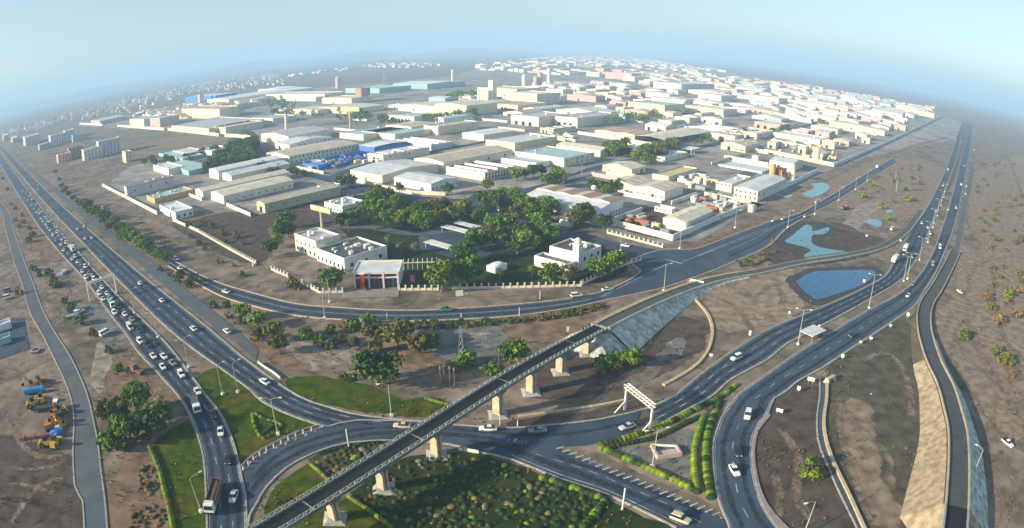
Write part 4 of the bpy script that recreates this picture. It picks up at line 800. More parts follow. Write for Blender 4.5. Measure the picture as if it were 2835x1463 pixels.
building((-277.6,495.4), (-335.2,543.5), 22, 4.2, 'green-roofed shed between the left stores', 'teal', 'teal', 'u', 1.0, cat='shed', name='shed')
building((-303.9,502.7), (-346.5,533.1), 16, 6.0, 'cream stepped building above the white store', 'cream', 'white', 'f', cat='office', name='office_block', wins=[('x',4,1.0,0.9),('x',4,3.6,0.9)], clutter=3)
building((-231.2,641.8), (-278.5,687.4), (-203.6,689.3), 9.0, 'tall cream plant with a pink-lit gable behind the long factory', 'cream', 'lav', 'u', 2.4, wins=[('x',2,1.0,1.4),('y',8,4.0,1.0)], doors=[('x',0.35,3,3.4)])

# ---- white offices in the park
adm = building((-87.4,269.1), (-103.8,279.8), 13.5, 8.4, 'two storey white office with rows of small windows in the park', 'cream', 'lav', 'f', cat='office', name='office_block', wins=[('x',5,1.0,1.2),('x',5,4.4,0.9),('y',2,4.2,0.8)], clutter=4)
adm2 = building((-69.9,252.1), (-85.8,267.7), (-55.2,270.3), 5.9, 'low white office around an open roof court of machinery', 'white', 'dark', 'f', cat='office', name='office_block', wins=[('x',7,1.0,1.1),('y',3,1.2,1.3)], clutter=12)
# portal building with the red pillar
pb = thing('showroom', 'grey-roofed portal building with three dark glazed bays', 'showroom', (-60.8,232.6), math.atan2((-43.7,233.5)[1]-(-60.8,232.6)[1], (-43.7,233.5)[0]-(-60.8,232.6)[0]))
PL = (P3((-43.7,233.5))-P3((-60.8,232.6))).length
colm = mat('portal_frame', (0.70,0.62,0.60), rough=0.7, var=0.1)
for i in range(4): x = PL*i/3; obj('column', MB().box(x-0.35,-0.35,0,x+0.35,0.35,6.6).mesh('column', colm), pb)
obj('beam', MB().box(0.36,-0.25,5.9,PL-0.36,0.25,6.5).mesh('beam', colm), pb)
obj('beam', MB().box(0.36,-0.22,4.2,PL-0.36,0.2,4.7).mesh('beam', colm), pb)
for i in range(3):
    x0 = PL*i/3+0.35; x1 = PL*(i+1)/3-0.35
    obj('glazing', MB().box(x0,0.5,0.1,x1,0.6,4.2).mesh('glazing', glass), pb)
    g2 = obj('upper_glazing', MB().box(x0,0.5,4.7,x1,0.6,5.9).mesh('upper_glazing', mat('maroon_panel', (0.10,0.03,0.035), rough=0.3)), pb)
    for k in (1, 2): xx = x0+(x1-x0)*k/3; obj('mullion', MB().box(xx-0.06,0.4,0.1,xx+0.06,0.5,4.2).mesh('mullion', steel), pb)
obj('wall', MB().box(-0.3,0.6,0,PL+0.3,13,6.1).mesh('wall', W_('white')), pb)
obj('roof', MB().box(-0.35,0.36,6.12,PL+0.35,13.2,6.4).mesh('roof', RF('pale')), pb)
obj('roof_coping', MB().box(-0.4,13.2,5.9,PL+0.4,13.6,7.0).box(PL+0.36,0.36,6.0,PL+0.7,13.2,6.8).box(-0.7,0.36,6.0,-0.36,13.2,6.8).mesh('roof_coping', W_('cream')), pb)
redm = mat('red_cladding', (0.50,0.03,0.05), rough=0.5, var=0.2)
rp = thing('sign_pillar', 'tall red advertising pillar standing in front of the portal building', 'sign', (-57.4,231.1))
obj('pillar', MB().box(-0.8,-0.5,0.8,0.8,0.5,6.6).mesh('pillar', redm), rp); obj('plinth', MB().frus((-1.9,-1.0,1.9,1.0),(-1.5,-0.8,1.5,0.8),0,0.8).mesh('plinth', mat('plinth', (0.12,0.10,0.11), rough=0.8)), rp)
obj('cap', MB().box(-0.95,-0.6,6.6,0.95,0.6,7.1).mesh('cap', signm), rp)
struct('forecourt', fill([(p[0], p[1]) for p in [(-65.1,230.4),(-60.5,231.5),(-43.2,232.4),(-42.2,224.2),(-64.3,222.1)]], 0.17).mesh('forecourt', mat('forecourt_paving', (0.27,0.235,0.21), rough=0.85, var=0.15)))
# glazed canopy to the right of it and the pink board
gc = thing('pergola', 'white ribbed pergola beside the portal building', 'pergola', (-45.0,254.1), rad(6))
for i in range(8): obj('rib', MB().box(i*2.0-0.12,0,2.7,i*2.0+0.12,6.0,3.0).mesh('rib', signm), gc); obj('column', MB().box(i*2.0-0.1,0.1,0,i*2.0+0.1,0.3,2.7).mesh('column', signm), gc)
obj('edge_beam', MB().box(-0.3,-0.15,3.0,14.3,0.15,3.3).mesh('edge_beam', signm), gc)
ps = thing('sign_board', 'pink panel sign on posts beside the portal building', 'sign', (-38.7,237.9), rad(6))
obj('panel', MB().box(-0.9,-0.1,0.8,0.9,0.1,3.6, bot=True).mesh('panel', mat('pink_panel', (0.75,0.16,0.28), rough=0.5)), ps)
for x in (-0.7, 0.7): obj('post', MB().box(x-0.06,0.1,0,x+0.06,0.2,3.2).mesh('post', steel), ps)
# white building with a square tower
tb = building((28.2,253.0), (18.4,266.8), (35.0,266.8), 7.5, 'white two-level building with a square domed tower', 'white', 'dark', 'f', cat='mosque', name='tower_building', wins=[('y',3,4.0,1.2)], clutter=2)
obj('tower', MB().box(-1.6,0.3,0,1.4,3.3,11.2).box(-1.9,0.0,11.2,1.7,3.6,11.6).mesh('tower', W_('white')), tb)
_d = MB(); _d.loft([[(-0.1+r*math.cos(a*math.pi/6), 1.8+r*math.sin(a*math.pi/6), z) for a in range(12)] for z, r in ((11.6,1.5),(12.6,1.6),(13.4,1.25),(13.9,0.6),(14.1,0.05))])
obj('dome', _d.mesh('dome', W_('warm'), True), tb)
building((22.5,248.2), (12.0,262.9), 6.0, 4.6, 'low white annex with a curved parapet in front of the tower building', 'white', 'dark', 'f', cat='annex', name='annex', wins=[('x',2,1.2,1.0)])
kd = thing('kiosk', 'small white round-roofed kiosk among park trees', 'kiosk', (-6.2,254.1), AZU)
obj('wall', MB().box(-3.6,-2.4,0,3.6,2.4,2.6).mesh('wall', W_('white')), kd)
_d = MB(); _d.loft([[(r*1.5*math.cos(a*math.pi/8), r*math.sin(a*math.pi/8), z) for a in range(16)] for z, r in ((2.6,2.3),(2.9,2.2),(3.15,1.4),(3.25,0.05))]); obj('roof', _d.mesh('roof', W_('white'), True), kd)

# ---- boundary walls
def wall_run(pts, h, wd, m, label, name='boundary_wall', cat='wall', cap=True):
    pl = [P3(p) for p in pts]; o = pl[0].copy(); pl = [p-o for p in pl]; pl2 = []
    for a, b in zip(pl, pl[1:]): pl2 += [a, a.lerp(b, 0.999)]
    pl2.append(pl[-1])
    t = thing(name, label, cat, (o.x, o.y, 0))
    obj('wall', rail(pl2, wd, 0, h).mesh('wall', m), t)
    if cap: obj('coping', rail(pl2, wd+0.15, h, h+0.15).mesh('coping', W_('white')), t)
    return t
FP = MB().box(-0.28,-0.28,0,0.28,0.28,1.9).box(-0.36,-0.36,1.9,0.36,0.36,2.1).mesh('fence_post', W_('warm'))
def posted(pts, label, gap=2.7, h=0.9):
    t = wall_run(pts, h, 0.3, W_('warm'), label, 'fence', 'fence', False); pl = [P3(p)-P3(pts[0]) for p in pts]
    T = length(pl); n = max(1, round(T/gap))
    for i in range(n+1):
        p, hh = pick(pl, T*i/n); obj('fence_post', FP, t, p, hh)
    return t
posted([(-174.5,316.1), (-140.2,284.2), (-115.6,261.7), (-116.0,259.0)], 'long white posted fence along the left edge of the park field')
posted([(-104.5,253.7), (-93.8,245.1)], 'short white posted fence piece left of the big bushes')
posted([(-84.4,237.0), (-74.2,227.2), (-65.0,228.2)], 'white posted fence bending round the corner left of the portal building')
posted([(-43.0,231.1), (-28.0,231.4)], 'white posted fence between the portal building and the large tree')
posted([(-22.4,232.7), (0.1,233.8), (26.5,235.6)], 'long white posted fence right of the large tree')
posted([(27.4,237.4), (48.7,261.1), (55.7,265.5)], 'white posted fence on the shaded side of the tower building')
posted([(47.1,308.2), (70.0,285.3)], 'white posted fence along the entrance road')
wall_run([(-369.8,478.2), (-293.0,413.3), (-231.9,361.0)], 2.4, 0.4, W_('warm'), 'sunlit left boundary wall below the white stores')
wall_run([(-208.3,343.3), (-174.5,316.1)], 1.6, 0.4, W_('warm'), 'low cream wall joining the left office to the posted fence')
wall_run([(-183.5,376.6), (-153.6,347.8)], 2.2, 0.4, W_('warm'), 'cream yard wall in front of the long pale warehouse')
wall_run([(-234.9,414.5), (-212.9,395.9)], 2.0, 0.4, W_('warm'), 'short cream wall at the middle left warehouse')
wall_run([(-221.0,542.2), (-142.0,470.3)], 2.2, 0.4, W_('cream'), 'white yard wall in front of the long factory')
wall_run([(-121.7,450.5), (-83.3,413.3), (-62.7,395.7), (-40.8,390.4)], 2.2, 0.4, W_('warm'), 'tan yard wall in front of the grey-roofed warehouse')
wall_run([(40.0,333.3), (60.3,314.8), (77.5,296.3)], 3.0, 0.5, W_('cream'), 'tall sunlit cream wall along the entrance road')
wall_run([(77.5,296.3), (108.0,330.4), (146.1,369.5)], 3.0, 0.5, W_('white'), 'shaded white boundary wall facing the collector road')
wall_run([(186.5,418.1), (264.9,506.6)], 3.0, 0.5, W_('white'), 'shaded boundary wall beside the flood water')
wall_run([(248.8,601.3), (301.3,542.2)], 3.6, 0.6, W_('yellow'), 'bright yellow lit plot wall above the dark yard')
wall_run([(301.3,542.2), (506.9,762.3), (772.9,1051.6)], 3.4, 0.6, W_('white'), 'long shaded boundary wall along the far right side of the estate')
wall_run([(772.9,1051.6), (1540.3,1889.2)], 5, 0.8, W_('white'), 'farthest stretch of the shaded right boundary wall')
wall_run([(210.9,628.5), (249.1,590.0)], 3.4, 0.6, W_('cream'), 'sunlit plot wall below the crowded yards')
wall_run([(188.3,550.7), (220.8,521.0)], 3.0, 0.6, W_('warm'), 'sunlit wall behind the pale yard roof')
wall_run([(68.7,679.4), (132.4,607.0)], 3.0, 0.6, W_('cream'), 'sunlit wall along the front of the loading shed plot')
wall_run([(69.0,392.0), (89.3,374.0)], 2.4, 0.5, W_('white'), 'white wall in front of the twin-gabled warehouse')
wall_run([(52.1,328.7), (72.8,352.7)], 2.4, 0.5, W_('white'), 'white divider wall beside the brown-roofed warehouse')
wall_run([(94.8,370.7), (117.9,396.6)], 2.2, 0.5, W_('white'), 'white divider wall behind the corner warehouse')
wall_run([(123.6,397.2), (139.8,382.8), (150.3,378.9)], 2.6, 0.5, W_('warm'), 'cream wall across the scrap yard')
wall_run([(56.3,453.8), (80.6,428.6)], 2.4, 0.5, W_('pink'), 'pinkish wall in front of the yellow warehouse')
wall_run([(38.0,437.0), (59.2,459.5)], 2.2, 0.5, W_('white'), 'white wall along the estate street left of the yellow warehouse')
wall_run([(-1184.8,1441.0), (-940.7,1239.9)], 4, 0.8, W_('white'), 'farthest left boundary wall beside the pink building')
wall_run([(-822.8,1143.3), (-565.5,930.7)], 4, 0.8, W_('warm'), 'far left boundary wall in front of the yellow stores')
wall_run([(-552.4,922.7), (-378.1,768.9)], 4, 0.8, W_('warm'), 'far left boundary wall in front of the grey flat roof')
wall_run([(-364.6,759.7), (-299.9,710.1)], 4, 0.8, W_('warm'), 'far left boundary wall ending at the plant with the pink gable')

# ================================================================= FURTHER BUILDINGS
# landmarks ------------------------------------------------------
def water_tower(p, h, label, r=9, cw=2.0, plat=5):
    t = thing('water_tower', label, 'water tower', p)
    obj('shaft', MB().cyl(0,0,0,h-plat,cw,cw*0.9,10).mesh('shaft', W_('warm')), t)
    obj('tank', MB().cyl(0,0,h-plat,h-plat*0.45,cw,r,14).cyl(0,0,h-plat*0.45,h,r,r,14).mesh('tank', mat('tower_tank', (0.50,0.42,0.36), rough=0.8, var=0.2)), t)
    obj('hatch', MB().box(-1.5,-1.5,h,1.5,1.5,h+1.2).mesh('hatch', W_('white')), t)
water_tower((-286.9,789.8), 27, 'brown mushroom-shaped water tower on a pale shaft left of centre', 9, 2.2, 6)
def billboard(p, h, wd, ph, label, az, cw=0.7):
    t = thing('billboard', label, 'billboard', p, az)
    obj('mast', MB().cyl(0,0,0,h-ph,cw,cw,10).mesh('mast', conc_w), t)
    f = obj('frame', MB().box(-0.5,-wd/2,h-ph,0.5,wd/2,h, bot=True).mesh('frame', steel), t)
    for s in (-1, 1): obj('panel', MB().box(s*0.52-0.05,-wd/2+0.1,h-ph+0.1,s*0.52+0.05,wd/2-0.1,h-0.1, bot=True).mesh('panel', mat('billboard_skin', (0.74,0.55,0.30), rough=0.5, var=0.06)), f)
billboard((-189.9,750.2), 27, 30, 5.5, 'yellow billboard on a tall pale mast in the middle distance', rad(62), 1.6)
billboard((-92.8,298.4), 17.0, 17.0, 2.6, 'long yellow billboard on a single mast behind the white offices', rad(52), 0.75)
def silos(p, rows, label, r, h, m='cream', tower=None):
    t = thing('silo_cluster', label, 'silos', p, AZU)
    for i, (x, y, hh) in enumerate(rows):
        obj('silo', MB().cyl(x,y,0,h*hh,r,r,12).cyl(x,y,h*hh,h*hh+r*0.5,r,r*0.25,12).mesh('silo', W_(m)), t)
    if tower: obj('elevator_tower', MB().box(*tower).mesh('elevator_tower', W_(m)), t)
    return t
silos((-39.4,1074.9), [(x*6.6, y*6.6, 1) for x in range(2) for y in range(4)], 'row of tall tan grain silos with a square elevator tower', 3.4, 19, 'cream', (16,4,0,26,14,36))
silos((26.6,1450.0), [(0,0,1),(9,0,0.6)], 'pair of pale silos left of the cement towers', 5, 30, 'warm')
silos((63.4,1491.7), [(0,0,1),(10,8,0.75),(-10,4,0.7)], 'pinkish cement towers in a tight group', 5.5, 34, 'pink')
silos((86.2,1535.6), [(0,0,1),(8,0,0.3)], 'tallest pale tower of the cement works', 5, 42, 'warm')
silos((-157.1,1739.4), [(0,0,1),(10,6,1)], 'twin thin towers beside the long green-grey shed', 3.5, 34, 'warm')
silos((-459.5,1691.0), [(0,0,1)], 'lone pink tower block on the far left skyline', 7, 30, 'pink')
silos((199.4,461.0), [(0,0,1),(6,0,0.8)], 'ochre silos at the left of the batching plant', 2.6, 11, 'ochre')
silos((219.4,465.3), [(0,0,1)], 'single ochre silo at the right of the batching plant', 2.6, 12, 'cream')
silos((295.2,570.2), [(0,0,1)], 'fat yellow silo behind the lit plot wall', 4.0, 12, 'yellow')
bt = thing('batching_plant', 'rusty orange batching plant frame between the ochre silos', 'plant', (206.5,458.8), AZU)
for i in range(4):
    for j in range(2): obj('column', MB().box(i*4-0.3,j*5-0.3,0,i*4+0.3,j*5+0.3,8).mesh('column', W_('ochre')), bt)
obj('hopper', MB().frus((1,0,11,5),(-0.5,-1,12.5,6),4.0,8.6).mesh('hopper', mat('rust', (0.34,0.13,0.05), rough=0.9, var=0.3)), bt)
obj('conveyor', MB().tube((12,2,7),(24,2,0.6),0.8,6).mesh('conveyor', _M['rust']), bt)
# lattice masts
def mast(p, h, label, b=1.4, col=None):
    t = thing('lattice_mast', label, 'mast', p); n = max(4, int(h/3)); m = col or steel
    for k in range(4):
        sx, sy = ((1,1),(1,-1),(-1,-1),(-1,1))[k]
        obj('leg', MB().tube((sx*b,sy*b,0),(sx*b*0.2,sy*b*0.2,h),0.09*h/10,4).mesh('leg', m), t)
    mb = MB()
    for i in range(n):
        a = b*(1-0.8*i/n); c = b*(1-0.8*(i+1)/n); z0 = h*i/n; z1 = h*(i+1)/n
        for k in range(4):
            s = ((1,1),(1,-1),(-1,-1),(-1,1)); q = s[(k+1) % 4]
            mb.tube((s[k][0]*a,s[k][1]*a,z0),(q[0]*c,q[1]*c,z1),0.05*h/10,3)
    obj('bracing', mb.mesh('bracing', m), t)
mast((-15.4,177.8), 9.5, 'small grey lattice mast beside the dry ground shrubs', 0.8)
mast((-368.9,1878.2), 45, 'hazy lattice mast on the far skyline', 5)
mast((-1015.5,3722.1), 60, 'faint lattice mast near the distant hills', 7)

# surveyed larger buildings of the middle distance: K, L, R(u length), height, wall, roof, kind, label
FARB = [
 ((-59.4,856.0), (-100.6,903.0), 60, 14, 'yellow', 'sand', 'u', 'tall bright yellow factory with a stepped top'),
 ((-102.1,903.3), (-174.6,954.1), 55, 9, 'cream', 'sand', 'u', 'long tan shed left of the yellow factory'),
 ((-120.1,798.2), (-154.6,835.8), 40, 7, 'cream', 'teal', 'f', 'cream shed in front of the long tan one'),
 ((-107.0,1048.6), (-183.5,1021.1), 30, 10, 'teal', 'pale', 'v', 'long pale green factory with a dotted window row'),
 ((-107.1,688.6), (-141.0,717.4), 38, 7, 'cream', 'tan', 'u', 'cream block with a tan roof and small dark opening'),
 ((-116.7,641.9), (-147.7,694.3), 60, 6, 'cream', 'teal', 'f', 'pale teal roof with bright parapet'),
 ((-150.3,646.4), (-187.0,671.3), 70, 6, 'cream', 'teal', 'f', 'teal roof with a bright white skylight strip'),
 ((-76.2,671.3), (-90.0,689.4), 60, 9, 'warm', 'tan', 'f', 'tan stack house standing over the teal roofs'),
 ((-26.8,623.2), (-43.8,648.8), 45, 6, 'cream', 'white', 'u', 'white gabled store beside the estate street'),
 ((2.4,556.3), (-18.0,584.9), 60, 8, 'yellow', 'pale', 'f', 'yellow fronted store behind the big tan roof'),
 ((-233.0,935.9), (-286.9,1030.1), 60, 8, 'yellow', 'sand', 'u', 'yellow shed behind the billboard mast'),
 ((-295.2,960.1), (-348.0,1034.3), 45, 7, 'yellow', 'sand', 'u', 'yellow house-shaped store right of the water tower'),
 ((-334.6,864.4), (-375.9,921.6), 40, 8, 'cream', 'teal', 'f', 'cream end wall left of the water tower'),
 ((-373.3,1266.2), (-500.9,1524.6), 50, 13, 'cream', 'sand', 'f', 'double-height cream factory on the left horizon side'),
 ((-389.2,1255.3), (-461.2,1381.2), 45, 9, 'cream', 'white', 'f', 'bright block beside the double-height factory'),
 ((-281.0,1123.2), (-332.1,1215.8), 45, 11, 'yellow', 'sand', 'f', 'tall yellow block with clear skyline edges'),
 ((-270.5,1156.9), 20, 20, 26, 'brown', 'brown', 'f', 'brown process tower behind the yellow block'),
 ((-283.6,1385.8), (-340.0,1519.6), 90, 11, 'teal', 'teal', 'f', 'blue-grey long factory under the hills'),
 ((-189.0,1460.4), (-277.1,1546.5), 120, 12, 'teal', 'white', 'v', 'long factory with a bright white roof edge'),
 ((-620.5,1650.6), (-685.6,1764.9), 60, 14, 'white', 'white', 'f', 'white block on the far left horizon'),
 ((8.5,1182.7), (-29.6,1289.0), 70, 15, 'yellow', 'sand', 'f', 'yellow hall right of the silos'),
 ((38.8,1018.3), (0.3,1073.0), 60, 18, 'yellow', 'white', 'f', 'tall yellow box warehouse near the silos'),
 ((140.6,1097.2), (83.6,1123.1), 30, 10, 'pink', 'pink', 'u', 'long pinkish shed on the plain'),
 ((29.9,738.8), (-4.4,762.2), 60, 11, 'cream', 'lav', 'f', 'cream walled factory with dark roof left of the lorry doors'),
 ((73.5,734.2), (44.6,749.5), 90, 11, 'cream', 'lav', 'f', 'cream factory with three dark lorry doors'),
 ((114.3,776.0), (107.2,795.2), 30, 7, 'white', 'white', 'f', 'small white office among far trees'),
 ((146.9,845.1), (138.7,860.8), 25, 6, 'cream', 'pale', 'f', 'small cream hut beside the grey yards'),
 ((219.2,922.8), (179.2,971.0), 70, 14, 'yellow', 'teal', 'f', 'long bright yellow warehouse in the right distance'),
 ((321.2,953.9), (263.7,994.3), 60, 10, 'yellow', 'sand', 'f', 'long low yellow warehouse right of the bright one'),
 ((395.9,1497.4), (352.3,1563.8), 200, 20, 'lav', 'sand', 'f', 'huge open hall with blue columns and tan roof'),
 ((364.4,1984.1), (295.1,2051.6), 60, 22, 'pink', 'pink', 'f', 'pink boxy building on the plain'),
 ((426.2,1282.6), (396.5,1330.6), 70, 12, 'cream', 'pale', 'f', 'cream block with a rounded corner'),
 ((269.5,900.9), (245.1,889.3), 50, 6, 'cream', 'sand', 'u', 'tan roofed open shed right of the trees'),
 ((230.4,825.3), (215.2,840.9), 20, 7, 'cream', 'sand', 'f', 'cream cube in front of the tan roofed shed'),
 ((200.2,802.6), (162.4,789.4), 45, 4, 'cream', 'sand', 'f', 'flat tan roofs behind the loading shed'),
 ((566.0,1296.8), (474.5,1297.7), 70, 16, 'cream', 'sand', 'f', 'tall cream hall with a row of dark doors'),
 ((754.2,1305.0), (661.3,1431.0), 60, 10, 'cream', 'sand', 'f', 'very long pale yellow shed in the right distance'),
 ((588.8,884.4), (526.2,965.4), 40, 8, 'yellow', 'sand', 'u', 'long yellow store close to the far boundary wall'),
 ((466.7,834.9), (437.7,868.1), 40, 7, 'yellow', 'sand', 'f', 'stepped yellow store with dark bays'),
 ((476.1,753.6), (466.5,760.8), 14, 7, 'yellow', 'sand', 'f', 'small yellow cube near the far boundary wall'),
 ((1310.1,1654.7), (1206.2,1726.4), 80, 14, 'yellow', 'pink', 'f', 'orange-tinted works at the far estate corner'),
 ((737.8,1029.2), (736.4,1065.2), 40, 9, 'pink', 'sand', 'f', 'peach coloured store below the far corner works'),
 ((486.8,970.8), (424.4,1016.2), 20, 6, 'cream', 'sand', 'f', 'long thin pale shed with a lit front'),
 ((362.0,692.6), (325.3,745.3), 45, 6, 'cream', 'white', 'f', 'long white topped shed above the crowded yard'),
 ((367.8,664.2), (357.3,676.6), 12, 9, 'yellow', 'sand', 'f', 'yellow building with one dark doorway in the crowded yard'),
 ((274.2,630.3), (268.3,637.7), 12, 7, 'yellow', 'sand', 'f', 'yellow hut at the left of the crowded yard'),
 ((301.6,610.1), (296.3,617.0), 9, 7, 'yellow', 'sand', 'f', 'yellow cube beside the fat yellow silo'),
 ((249.5,635.2), (237.8,650.8), 12, 5, 'yellow', 'sand', 'f', 'low yellow hut inside the sunlit plot wall'),
 ((218.6,541.6), (213.4,545.0), 6, 5, 'cream', 'sand', 'f', 'small cream guard hut on the plot wall'),
 ((199.8,484.0), (179.7,522.1), 30, 1.6, 'white', 'pale', 'f', 'broad pale slab of stacked sheets in the yard'),
 ((-406.2,793.5), (-529.2,910.9), 90, 9, 'yellow', 'lav', 'f', 'wide grey flat roof behind the far left wall'),
 ((-375.9,787.0), (-408.2,817.5), 60, 9, 'yellow', 'sand', 'f', 'yellow end of the wide grey roof'),
 ((-686.9,1051.4), (-775.9,1131.7), 40, 14, 'yellow', 'teal', 'f', 'yellow lit store in the far left'),
 ((-615.2,998.4), (-662.3,1047.8), 40, 16, 'pink', 'teal', 'f', 'pinkish store right of the yellow lit one'),
 ((-967.8,1266.7), (-1066.6,1362.6), 70, 10, 'pink', 'teal', 'u', 'pink gabled store at the far left wall end'),
 ((-499.7,1024.2), (-622.1,1202.0), 40, 18, 'yellow', 'pink', 'f', 'two-step yellow building in the left distance'),
 ((-767.6,1456.1), 12, 12, 30, 'pink', 'pink', 'f', 'pink chimney-like tower in the left distance'),
 ((-722.9,1462.0), (-877.1,1652.1), 60, 22, 'blue', 'pale', 'f', 'blue clad plant in the left distance'),
 ((-642.6,1370.5), (-738.0,1498.9), 240, 14, 'cream', 'white', 'u', 'very long white roofed factory in the left distance'),
]
for (K, L, Rr, h, wl, rf, kd_, lab) in FARB:
    building(K, L, Rr, h, lab, wl, rf, kd_, max(1.0, h*0.18), cat='factory' if h > 8 else 'shed', name='factory' if h > 8 else 'shed',
             doors=[('x',0.3,4.5,4.2),('x',0.55,4.5,4.2),('x',0.8,4.5,4.2)] if 'lorry doors' in lab or 'dark doors' in lab else ([('x',0.6,3.0,3.6)] if h > 6 else ()),
             wins=[('y',10,h*0.5,1.6)] if 'window row' in lab else (), clutter=2 if kd_ == 'f' and h < 16 else 0)

# apartment blocks on the left (each storey's windows built)
def apartments(K, L, Rr, h, label, wl, roof='white', group=None):
    n = max(2, int(h/3.0))
    lu, lv = dims(K, L, Rr)
    t = building(K, L, Rr, h, label, wl, roof, 'f', cat='apartments', name='apartment_block', wins=[('y', max(2, int(lu/5)), 1.0+i*3.0, 1.25) for i in range(n)]+[('x', max(2, int(lv/5)), 1.0+i*3.0, 1.1) for i in range(n)], clutter=3, group=group)
    return t
apartments((-541.8,663.7), (-556.8,675.1), (-531.7,690.0), 14.5, 'yellow-ended apartment block with a green tinted long side', 'cream', 'teal')
apartments((-530.7,686.3), (-542.7,698.3), (-527.2,726.5), 20, 'taller pale apartment block behind the yellow-ended one', 'lav')
apartments((-605.4,704.0), (-618.1,716.6), (-595.4,725.5), 15, 'brown apartment block left of the yellow-ended one', 'brown', 'brown')
apartments((-603.9,674.8), (-621.6,688.7), (-615.3,713.3), 11, 'pink apartment block nearest the left highway', 'pink', 'pink')
apartments((-426.5,605.7), (-440.4,617.8), (-423.9,614.3), 12.5, 'lone yellow house standing in the bare field', 'yellow', 'sand')
apartments((-848.1,928.1), (-878.1,954.6), (-847.8,974.0), 20, 'red-edged apartment slab on the far left', 'lav', 'lav')
apartments((-784.0,927.7), (-794.6,938.6), (-774.0,947.4), 14, 'small grey apartment block right of the red-edged slab', 'grey')
apartments((-838.8,880.4), (-861.2,899.3), (-820.1,898.6), 11, 'low grey apartment block below the red-edged slab', 'grey')
apartments((-1012.0,1012.3), (-1087.8,1065.4), (-965.9,1019.6), 20, 'wide pale apartment block on the far left', 'lav', 'lav')
apartments((-1216.8,1163.1), (-1323.5,1238.5), (-1228.6,1196.2), 14, 'orange lit apartment block at the left edge of the town', 'ochre')
apartments((-878.9,1013.9), (-905.2,1040.8), (-877.3,1041.4), 18, 'pale apartment slab above the red-edged one', 'lav')
apartments((-1426.9,1321.5), (-1554.5,1414.4), (-1459.2,1371.8), 16, 'pinkish apartment block touching the left picture edge', 'pink')

# ---- ordinary sheds filling the estate plots (grid coordinates)
def simple_mesh(lu, lv, h, kind, wl, rf):
    mb = MB(); rise = max(0.8, min(lu, lv)*0.08)
    walls(mb, lu, lv, h, rise, kind if kind in 'uv' else None)
    k = len(mb.f)
    if kind in 'uv': gable_roof(mb, 0, lu, 0, lv, h, rise, kind, 1, 1, 0.3)
    else:
        mb.box(0.3,0.3,h-1.0,lu-0.3,lv-0.3,h-0.6,1)
        if R.random() < 0.6: x = R.uniform(2, max(2.1, lu-5)); mb.box(x, 2, h-0.6, x+2.5, 4.5, h+1.4, 0)
    if kind == 'f' and R.random() < 0.5 and lv > 12:
        for i in range(3): x = lu*(i+0.5)/3; mb.box(x-0.6, lv*0.15, h-0.6, x+0.6, lv*0.85, h-0.1, 2)
    for i in range(R.randint(1, 5)):                # tanks, ducts and coolers on the roof
        x, y = R.uniform(1, lu-2), R.uniform(1, lv-2); q = R.uniform(0.5, 1.2); zz = h-0.6 if kind == 'f' else h+rise*(1-abs((y/lv if kind == 'u' else x/lu)-0.5)*2)
        mb.box(x, y, zz-0.3, x+q*1.4, y+q, zz+q, R.choice((0, 2, 4)))
    if lv > 14: mb.box(-3.2, lv*0.1, 2.6, 0.0, lv*0.45, 2.8, R.choice((1, 2)), bot=True)
    for i in range(int(lu/5)):
        if R.random() < 0.5: mb.box(2+i*5, -0.06, h*0.55, 3.6+i*5, 0.0, h*0.55+1.1, 3)
    # dark doors along the lit front
    for i in range(R.randint(1, 3)):
        y = R.uniform(0.15, 0.8)*lv; mb.box(-0.08, y, 0.02, 0.0, y+min(4, lv*0.12), min(4, h*0.6), 3)
    return mb.mesh('shed', [W_(wl), RF(rf), RF('white'), dark, RF('grey')])
u00, v00 = uv((77.3,295.5))
fill_list = []
keep_out = [(uv((-98.6,394.5))[0]-200, uv((27.1,238.0))[1]-20, 0, 0)]
park = [(p[0], p[1]) for p in [(-104.5,253.7),(-74.3,227.5),(-43.0,231.1),(26.5,235.6),(48.7,261.1),(70.0,285.3),(47.1,308.2),(37.5,340.4),(8.2,374.1),(-19.5,389.8),(-65.8,391.8),(-104.2,418.5),(-118.0,380.4),(-148.9,345.2),(-183.7,348.6),(-209.0,344.5)]]
def free(u0, v0, u1, v1):
    for a in FOOT:
        if u0 < a[2] and u1 > a[0] and v0 < a[3] and v1 > a[1]: return False
    for uu in (u0, (u0+u1)/2, u1):
        for vv in (v0, (v0+v1)/2, v1):
            p = U*uu+V*vv
            if inpoly(p.x, p.y, park): return False
    return True
def vlimit(u):       # how far left the estate reaches at depth u
    return 430 if u < 330 else (640 if u < 700 else (760 if u < 1400 else 900))
uu = u00+30
rows = []
while uu < 2600:
    far = uu-u00
    dep = R.choice([R.uniform(26, 44), R.uniform(40, 80)])*(1+far/3200)
    vv = v00+8 if far > 60 else v00+150
    while vv < v00+vlimit(far):
        wv = R.choice([R.uniform(16, 40), R.uniform(36, 95)])*(1+far/3200)
        if R.random() < 0.80:
            for tries in range(3):
                lu = dep*R.uniform(0.55, 0.9); lv = wv*R.uniform(0.6, 0.92); a = uu+R.uniform(0, dep-lu); b = vv+R.uniform(0, wv-lv)
                p = U*a+V*b
                if p.length > 490 and free(a, b, a+lu, b+lv) and (far > 430 or b > v00+12):
                    FOOT.append((a-2, b-2, a+lu+2, b+lv+2)); fill_list.append((a, b, lu, lv, far)); break
        vv += wv+R.uniform(1, 8)
        if R.random() < 0.18: vv += 12
    uu += dep+R.choice([4, 6, 10, 14])
fill_list.sort(key=lambda q: -(q[2]*q[3])/((U*q[0]+V*q[1]).length**2))
cols_w = ['cream','cream','warm','warm','white','yellow','lav','pink','cream']
cols_r = ['tan','sand','pale','white','pale','lav','teal','white','pale','pink']
stuffb = MB()
